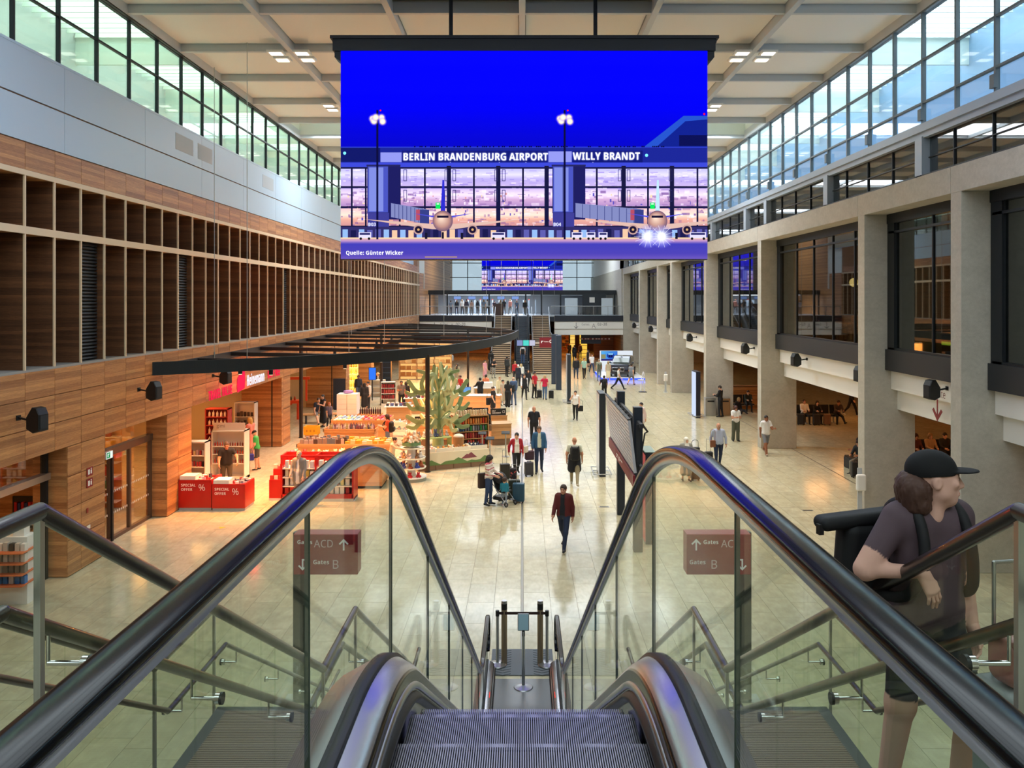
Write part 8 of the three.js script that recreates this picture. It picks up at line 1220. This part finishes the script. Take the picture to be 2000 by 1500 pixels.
// -- shoppers under the canopy
person({ label: 'man in a black tee leaning over the red special offer counter', x: Fl(452, 955)[0], Z: 28.9, turn: 0.4, h: 1.8, skin: '#c89478', style: 'crop', hair: '#5a4434', top: '#15151b', sleeve: 'short', bottom: '#4a4438', wide: 1.14, belly: 0.02, lean: 14, la: [30, 26, 20, 0], ra: [16, 10, 30, 0], headPitch: 14 });
person({ label: 'blonde woman in a salmon blouse and skirt in the shop entrance', ...at(489, 898), turn: -1.9, h: 1.76, style: 'bob', hair: '#c8a050', top: '#dc8a78', sleeve: 'long', legs: 'skirt', skirtHem: 0.55, bottom: '#dc8a78', wide: 1.12, ...hold });
person({ label: 'boy in a grey tee and a turquoise cap in the shop entrance', ...at(474, 913), turn: -2.3, h: 1.55, style: 'cap', hatColor: '#6ab0b8', hair: '#4a3020', top: '#4d4844', sleeve: 'short', legs: 'shorts', bottom: '#8f8058', shoes: '#3a3a3c', loose: true, headPitch: 10 });
person({ label: 'boy in a bright green tee and a black cap in the shop entrance', ...at(502, 918), turn: -1.4, h: 1.56, style: 'cap', hatColor: '#1c1c1c', hair: '#4a3020', top: '#3fae58', sleeve: 'short', legs: 'shorts', bottom: '#4a4844', shoes: '#17171a', loose: true, headPitch: 22, lean: 8 });
bag(Fl(497, 918)[0] - 0.1, 0.58, 32.3, 0x2b2f8c, 'blue sports bag held by the boy in the green tee', 0.36, 0.26, 0.2, 0.6, 0.16);
person({ label: 'grey haired man in a light grey suit beside the red shelf', x: -7.35, Z: 27.0, turn: -0.2, h: 1.8, skin: '#d0a088', style: 'fringe', hair: '#8f8a84', top: '#86827e', sleeve: 'long', inner: '#e6e2e4', innerW: 0.035, bottom: '#86827e', shoes: '#2a2622', coat: 0.8, coatColor: '#86827e', la: [10, 8, 20, 0], ra: [14, 8, 40, 10] });
person({ label: 'young man in a navy tee perched on a bench with a leg stretched out', ...at(620, 826), turn: 0.6, h: 1.78, style: 'short', hair: '#3a2a1c', top: '#1a2030', sleeve: 'short', legs: 'shorts', bottom: '#6a6a66', shoes: '#17171a', seat: 0.52, ll: [70, 70, 6], rl: [62, 20, 10], lean: 12 });
person({ label: 'woman in a sleeveless black dress standing by the bench', ...at(631, 834), turn: -0.7, h: 1.7, style: 'tail', hair: '#17110f', top: '#14141a', sleeve: 'none', legs: 'dress', skirtHem: 0.3, skirtR: 0.15, bust: true, la: [20, 6, 90, 20] });
person({ label: 'red haired boy in a grey purple shirt behind the sweets table', ...at(643, 838), turn: 0.8, h: 1.36, style: 'short', hair: '#a8542c', top: '#5a5468', sleeve: 'short', bottom: '#3a3a44', headScale: 1.15 });
person({ label: 'woman in a rust tee with a black rucksack between the stands', ...at(757, 884), turn: -1.5, h: 1.68, style: 'long', hair: '#2a1c14', top: '#b8482a', sleeve: 'short', bottom: '#5f7498', ...hold });
{ const [x, Z] = Fl(764, 884); backpack(x, 1.14, Z, 0x17181c, 'black rucksack worn by the woman in the rust tee', 1.5 - Math.PI, 1.1); }
person({ label: 'dark haired girl in a cream vest reaching to the round stand', ...at(764, 930), turn: 1.2, h: 1.5, style: 'bun', hair: '#1b1310', top: '#e2d2ac', sleeve: 'none', bottom: '#8a9ab0', lean: 16, ra: [60, 10, 14, 0], la: [56, 10, 14, 0] });
person({ label: 'man with a yellow waist bag walking by the far shop front', ...at(700, 782), turn: 0.4, h: 1.74, skin: '#9a6850', style: 'short', hair: '#15100e', top: '#2a2c34', sleeve: 'long', bottom: '#4a5468', ...walkB });
person({ label: 'woman in a black outfit with a large black bag at the sweets', ...at(712, 802), turn: Math.PI + 0.4, h: 1.66, style: 'long', hair: '#15100e', top: '#15151a', sleeve: 'long', legs: 'dress', skirtHem: 0.3, wide: 1.15 });
person({ label: 'woman in a white blouse next to the woman in black', ...at(719, 798), turn: -0.5, h: 1.64, style: 'bun', hair: '#17110f', top: '#e6e0d6', sleeve: 'long', bottom: '#2a2a30' });
person({ label: 'person in a straw sun hat and cream trousers by the far display', ...at(738, 777), turn: 0.3, h: 1.72, style: 'hat', hatColor: '#c8a86c', hair: '#5a4634', top: '#3a302a', inner: '#e6d8bc', sleeve: 'long', bottom: '#dacaa8' });
person({ label: 'man in a grey tee and black trousers left of the green tree', ...at(784, 801), turn: 0.2, h: 1.78, skin: '#9a6850', style: 'short', hair: '#15100e', top: '#5a5450', sleeve: 'short', bottom: '#16161a', shoes: '#d8d4c8', ra: [14, 8, 90, 30] });
person({ label: 'person in black close behind the man in the grey tee', ...at(793, 800), turn: Math.PI, h: 1.7, style: 'bob', hair: '#17110f', top: '#17171b', sleeve: 'long', bottom: '#17171b' });
person({ label: 'staff member in a black shirt at the self checkout counter', ...at(902, 872), turn: 0.4, h: 1.74, skin: '#b98468', style: 'bun', hair: '#17110f', top: '#17181c', sleeve: 'short', bottom: '#17171b', ...hold });
person({ label: 'woman with long dark hair in a floral pale dress at checkout', ...at(937, 876), turn: Math.PI - 0.2, h: 1.68, style: 'long', hair: '#1b1310', top: '#d8a8a0', sleeve: 'none', legs: 'dress', skirtHem: 0.25, skirtR: 0.14 });
person({ label: 'woman in a black top and grey shorts with a tan bag at checkout', ...at(948, 872), turn: Math.PI - 0.4, h: 1.74, style: 'short', hair: '#3a2a20', top: '#15151a', sleeve: 'long', legs: 'shorts', bottom: '#8a8896', shoes: '#e2e0dc', loose: true, wide: 1.12 });
bag(Fl(950, 872)[0] + 0.1, 0.98, 37.2, 0x8a6a4c, 'tan handbag on the hip of the woman in grey shorts', 0.34, 0.28, 0.16, 0.2, 0.2);
person({ label: 'woman in a black dress walking along the wooden counter', ...at(963, 812), turn: 1.2, h: 1.7, style: 'bun', hair: '#15100e', top: '#15151a', sleeve: 'short', legs: 'dress', skirtHem: 0.55, ...strollA, la: [20, 8, 70, 0], bust: true });
bag(Fl(956, 812)[0], 0.85, Fl(956, 812)[1], 0x1b1a1c, 'big black tote of the woman walking along the wooden counter', 0.4, 0.42, 0.16, 0.5, 0.3);
person({ label: 'staff member in black seated at the service desk screen', ...at(938, 792), turn: Math.PI + 0.5, h: 1.76, style: 'short', hair: '#17110f', top: '#15151a', sleeve: 'long', bottom: '#17171b', wide: 1.12, la: [40, 8, 40, 0], ra: [40, 8, 40, 0] });
person({ label: 'woman in an orange dress beyond the service desk', ...at(949, 782), turn: Math.PI - 0.5, h: 1.72, style: 'tail', hair: '#2a1c14', top: '#e0835c', sleeve: 'short', legs: 'dress', skirtHem: 0.35, wide: 1.05 });
person({ label: 'woman in a cream blouse queuing at the white desk', ...at(976, 786), turn: 0.4, h: 1.68, skin: '#d8a890', style: 'bun', hair: '#9a7048', top: '#e0cfa6', sleeve: 'long', bottom: '#c8b894' });
person({ label: 'woman in a beige dress in front of the cream blouse woman', ...at(982, 792), turn: 0.9, h: 1.62, style: 'bun', hair: '#2a1c14', top: '#c8b49a', sleeve: 'short', legs: 'dress', skirtHem: 0.4 });
person({ label: 'man in a red tee standing at the tables behind the tree', ...at(899, 784), turn: -0.7, h: 1.72, skin: '#b98268', style: 'short', hair: '#4a1c14', top: '#c22c28', sleeve: 'short', bottom: '#2a2a30' });
person({ label: 'child in a white shirt at the tables behind the tree', ...at(893, 792), turn: 0.7, h: 1.5, style: 'short', hair: '#6a3a24', top: '#e6e0dc', sleeve: 'short', bottom: '#4a4a54' });
person({ label: 'woman in a pale blue top walking away beyond the tree', ...at(881, 722), turn: Math.PI, h: 1.68, style: 'long', hair: '#2a1c14', top: '#b8c2cc', sleeve: 'long', bottom: '#22242c', ...walkA });
person({ label: 'person in a brown patterned scarf beyond the tree', ...at(893, 752), turn: -0.5, h: 1.68, style: 'hijab', hair: '#4a3a2c', top: '#a89878', sleeve: 'long', legs: 'dress', skirtHem: 0.2 });
// -- lounge on the right: people sitting and waiting
const loungeSeat = 0.45;
const sit = { seat: loungeSeat, ll: [84, 84, 6], rl: [82, 78, 8], la: [30, 6, 50, 14], ra: [30, 6, 50, 14] };
person({ label: 'man in dark clothes walking through the lounge past the seats', ...at(1663, 812), turn: 0.7, h: 1.76, style: 'short', hair: '#15100e', top: '#17171c', sleeve: 'long', bottom: '#17181c', shoes: '#cfcac2', ...walkA });
for (const [x, Z, c, lb] of suitcaseLater) suitcase(x, Z, c, lb, 0.55, R(-0.4, 0.4), 0);
person({ label: 'man in a white shirt at the left end of the lounge bench', x: 15.5, Z: 45.05, h: 1.72, top: '#d8d4d0', sleeve: 'long', bottom: '#22242c', skin: '#c08a70', ...sit });
person({ label: 'person in black slumped on the lounge bench', x: 16.15, Z: 45.05, h: 1.68, top: '#17171b', sleeve: 'long', bottom: '#1b1b20', style: 'long', hair: '#15100e', ...sit, lean: 18 });
person({ label: 'man in brown leaning forward at the right end of the lounge bench', x: 17.3, Z: 45.05, h: 1.76, top: '#4a3830', sleeve: 'long', bottom: '#17181c', skin: '#a87456', ...sit, lean: 22, ll: [78, 30, 6] });
for (let k = 0; k < 5; k++) person({ label: ['curly haired traveller on the bench beyond the near column', 'fair haired traveller on the bench beyond the near column', 'traveller in a dark hoodie on the bench beyond the near column', 'traveller in rust red on the bench beyond the near column', 'bearded traveller in navy at the end of the bench beyond the near column'][k], x: 16.2 + k * 0.6, Z: 33.75, h: 1.66 + 0.04 * (k % 3), top: ['#5a2a24', '#a88868', '#1d1d22', '#8a3a24', '#1d2334'][k], hair: ['#3a1c12', '#8a6a44', '#17110f', '#2a1a12', '#15100e'][k], style: ['curly', 'bob', 'short', 'long', 'short'][k], sleeve: 'long', bottom: '#22242c', ...sit, headPitch: 14 });
person({ label: 'man with a rucksack sitting on the ledge beside the near column', x: 13.3, Z: 32.2, h: 1.72, turn: -0.9, top: '#2a2e33', sleeve: 'long', bottom: '#8a8474', hair: '#3a1f14', ...sit, lean: 14, ll: [60, 20, 8], headPitch: 24 });
person({ label: 'person in black bent over a phone on the ledge', x: 13.85, Z: 33.1, h: 1.7, turn: -1.3, top: '#15151a', sleeve: 'short', bottom: '#17181c', hair: '#15100e', ...sit, lean: 26, headPitch: 26 });
person({ label: 'fair woman sitting on the floor before the timber partition', x: 12.9, Z: 49.1, h: 1.66, turn: 0.6, top: '#1b1b20', sleeve: 'long', bottom: '#2a2a30', style: 'bob', hair: '#b89a6a', seat: 0.12, ll: [88, 40, 8], rl: [86, 90, 8], lean: 8 });
person({ label: 'person in dark green on the bench before the timber partition', x: 13.7, Z: 49.85, h: 1.7, top: '#2a302a', sleeve: 'long', bottom: '#17181c', hair: '#2a1a12', ...sit, lean: 14 });
// -- cafe guests behind the upper windows
for (const [x, Z, c, lb, tn] of [[14, 31.55, '#6a5a4c', 'cafe guest in brown behind the upper window with the reflection', Math.PI], [14.4, 32.45, '#3a3a44', 'cafe guest in grey behind the upper window with the reflection', 0], [14, 34.4, '#8a6a54', 'cafe guest in tan behind the upper window with the reflection', 0], [14.2, 21.65, '#5a8a6c', 'cafe guest in green behind the near upper window', 0], [14.3, 40.25, '#4a4450', 'cafe guest in dark violet behind the third upper window', 0]]) person({ label: lb, x, Z: Z, y: UP, turn: tn, h: 1.7, top: c, sleeve: 'long', bottom: '#22242c', hair: pick(['#3a2418', '#17110f', '#8a6a44']), ...sit, cell: 0.03, headCell: 0.012 });
// -- passengers on the far gallery
const gal = ['#8a9aac', '#2a2e38', '#c9c4ba', '#4a4450', '#b08a78', '#1d2028', '#6a7a8c', '#d0d4d8', '#3a2a34', '#8a8478', '#22262e', '#a86a5c', '#50607a', '#17181c'];
for (let k = 0; k < 14; k++) { const onR = k > 11; person({ label: ['in pale blue', 'in black', 'in cream', 'in plum grey', 'in tan', 'in dark navy', 'in slate', 'in white', 'in dark purple', 'in khaki', 'in graphite', 'in coral', 'in denim', 'in jet black'][k].replace(/^/, 'passenger ') + (onR ? ' at the railing head of the far stairs' : ' queuing for the gallery security gates'), x: onR ? -0.6 + (k - 12) * 0.9 : -8.2 + k * 0.62 + R(-0.15, 0.15), y: UP, Z: onR ? 90.4 : 93 + (k % 3) * 1.2, turn: onR ? 0 : Math.PI + R(-0.7, 0.7), h: 1.62 + 0.05 * (k % 4), top: gal[k], bottom: pick(['#1d2028', '#3a4458', '#6a6258']), sleeve: k % 2 ? 'long' : 'short', style: ['short', 'long', 'bob', 'short'][k % 4], hair: pick(['#17110f', '#3a2418', '#8a6a44']), ...(k % 2 ? strollA : {}), cell: 0.034 }); }

// ================================================================ PUSHCHAIR, FAMILY LUGGAGE
{
  const [x, Z] = [-0.66, 27.2], t = thing('pushchair', 'black pushchair with a raised hood beside the toddler', 'pushchair', x, 0, Z, 0.9), f = mat(0x1b1c20, 0.5), al = mat(0x8d9094, 0.35, 0.7);
  for (const [wx, wz, r] of [[-0.26, -0.34, 0.11], [0.26, -0.34, 0.11], [-0.24, 0.36, 0.085], [0.24, 0.36, 0.085]]) { const w = new THREE.TorusGeometry(r - 0.02, 0.02, 8, 20); w.rotateY(Math.PI / 2); w.translate(wx, r, wz); const wh = obj('wheel', [w], M.black, t); const h = new THREE.CylinderGeometry(r * 0.4, r * 0.4, 0.02, 12); h.rotateZ(Math.PI / 2); h.translate(wx, r, wz); obj('hub', [h], al, wh); }
  for (const s of [-1, 1]) { obj('frame_tube', [rod([s * 0.25, 0.11, -0.34], [s * 0.24, 0.55, 0.12], 0.014), rod([s * 0.24, 0.09, 0.36], [s * 0.25, 0.95, -0.46], 0.014), rod([s * 0.25, 0.95, -0.46], [s * 0.25, 1.02, -0.52], 0.016)], al, t); }
  obj('push_bar', [rod([-0.25, 1.02, -0.52], [0.25, 1.02, -0.52], 0.018)], f, t); obj('seat', [(() => { const g = new RoundedBoxGeometry(0.4, 0.07, 0.36, 2, 0.03); g.translate(0, 0.46, 0.08); return uvBox(g); })(), (() => { const g = new RoundedBoxGeometry(0.4, 0.5, 0.06, 2, 0.03); g.rotateX(-0.4); g.translate(0, 0.68, -0.18); return uvBox(g); })()], f, t);
  obj('hood', [(() => { const g = new THREE.SphereGeometry(0.27, 16, 10, 0, Math.PI * 2, 0, Math.PI * 0.55); g.scale(0.85, 0.9, 1.05); g.rotateX(0.5); g.translate(0, 0.82, -0.12); return g; })()], mat(0x22242a, 0.75, 0, { side: THREE.DoubleSide }), t); obj('basket', [cb(0.36, 0.12, 0.4, 0, 0.22, -0.05)], f, t);
  suitcase(-0.28, 27.9, 0x33382a, 'olive suitcase standing behind the pushchair', 0.62, 0.1, 0.5); suitcase(-0.02 - 0.1, 27.45, 0x1d4a62, 'teal suitcase with a long raised handle', 0.6, -0.1, 0.55);
  const fb = backpack(-0.3, 0.9, 27.8, 0x2a2024, 'dark flower printed rucksack on the olive suitcase', Math.PI, 0.85); const fl = []; const rr = mulberry(3); for (let k = 0; k < 16; k++) { const s = new THREE.SphereGeometry(0.022, 6, 4); s.translate((rr() - 0.5) * 0.2, (rr() - 0.5) * 0.32, -0.085 - 0.02 * rr()); fl.push(s); } obj('flower_print', fl, mat(0xc0504c, 0.7), fb);
}
// ================================================================ PERSON IN THE BLACK CAP, CLIMBING THE RIGHT STAIRS
{
  const X = 1.93, Z = 3.93, Y = UP - 0.1732 * 4, t = person({ label: 'person in a black cap and brown tee climbing the stairs, hand on the rail', x: X, Z, y: Y, turn: 0.2, h: 1.68, headScale: 1.1, cell: 0.009, headCell: 0.0042, skin: '#d9ab98', hair: '#4a2f24', style: 'cap', hatColor: '#08090c', under: 'undercap', top: '#54434a', sleeve: 'short', bottom: '#1c1f26', legs: 'shorts', shoes: '#b9b2a4', loose: true, wide: 1.0, lean: 4, headYaw: 66, headPitch: -4, hem: 0.84, la: [-4, 8, 16, 0], ra: [2, 38, 92, 58], ll: [24, 36, 3], rl: [-4, 8, 3], curl: 0.5, roll: [0, 95], handDir: [null, [0.25, -0.85, 0.42]] });
  const b = thing('roll_top_bag', 'black roll top bag on the back of the person in the cap', 'bag', X, Y, Z, 0.2), mB = mat(0x0c0d10, 0.7);
  obj('sack', [(() => { const g = new RoundedBoxGeometry(0.34, 0.42, 0.16, 3, 0.06); g.rotateZ(-0.08); g.translate(-0.14, 1.12, -0.235); return uvBox(g); })()], mB, b); obj('rolled_top', [(() => { const g = new RoundedBoxGeometry(0.46, 0.07, 0.12, 3, 0.034); g.rotateZ(0.06); g.translate(-0.2, 1.345, -0.225); return uvBox(g); })()], mB, b); obj('buckle', [cb(0.025, 0.05, 0.03, -0.43, 1.31, -0.2)], M.black, b);
  for (const x of [-0.115, 0.115]) obj('strap', [tube([[x, 1.28, -0.17], [x, 1.44, -0.09], [x, 1.475, 0.0], [x, 1.435, 0.1], [x * 1.05, 1.32, 0.155], [x * 1.15, 1.2, 0.16], [x * 1.4, 1.08, 0.11], [x * 1.5, 1.02, -0.04], [x * 1.2, 1.0, -0.17]], 0.026, 8, false, -1, 32)], mB, b);
  suitcase(2.04, 3.34, 0x9aa0a6, 'silver suitcase with a tall handle near the head of the right stairs', 0.5, 0.2, 0.46, UP - 0.1732 * 2);
  const pk = thing('pink_bag', 'dusty pink glossy bag resting on the silver suitcase', 'bag', 2.06, UP - 0.1732 * 2 + 0.555, 3.3, 0.2); obj('pouch', [(() => { const g = new RoundedBoxGeometry(0.34, 0.2, 0.17, 3, 0.06); g.translate(0, 0.1, 0); return uvBox(g); })()], mat(0xb07a72, 0.25), pk); obj('flap', [(() => { const g = new RoundedBoxGeometry(0.3, 0.05, 0.18, 2, 0.02); g.translate(0, 0.17, 0.01); return uvBox(g); })()], mat(0xa06a64, 0.25), pk);
}

renderer.render(scene, camera);
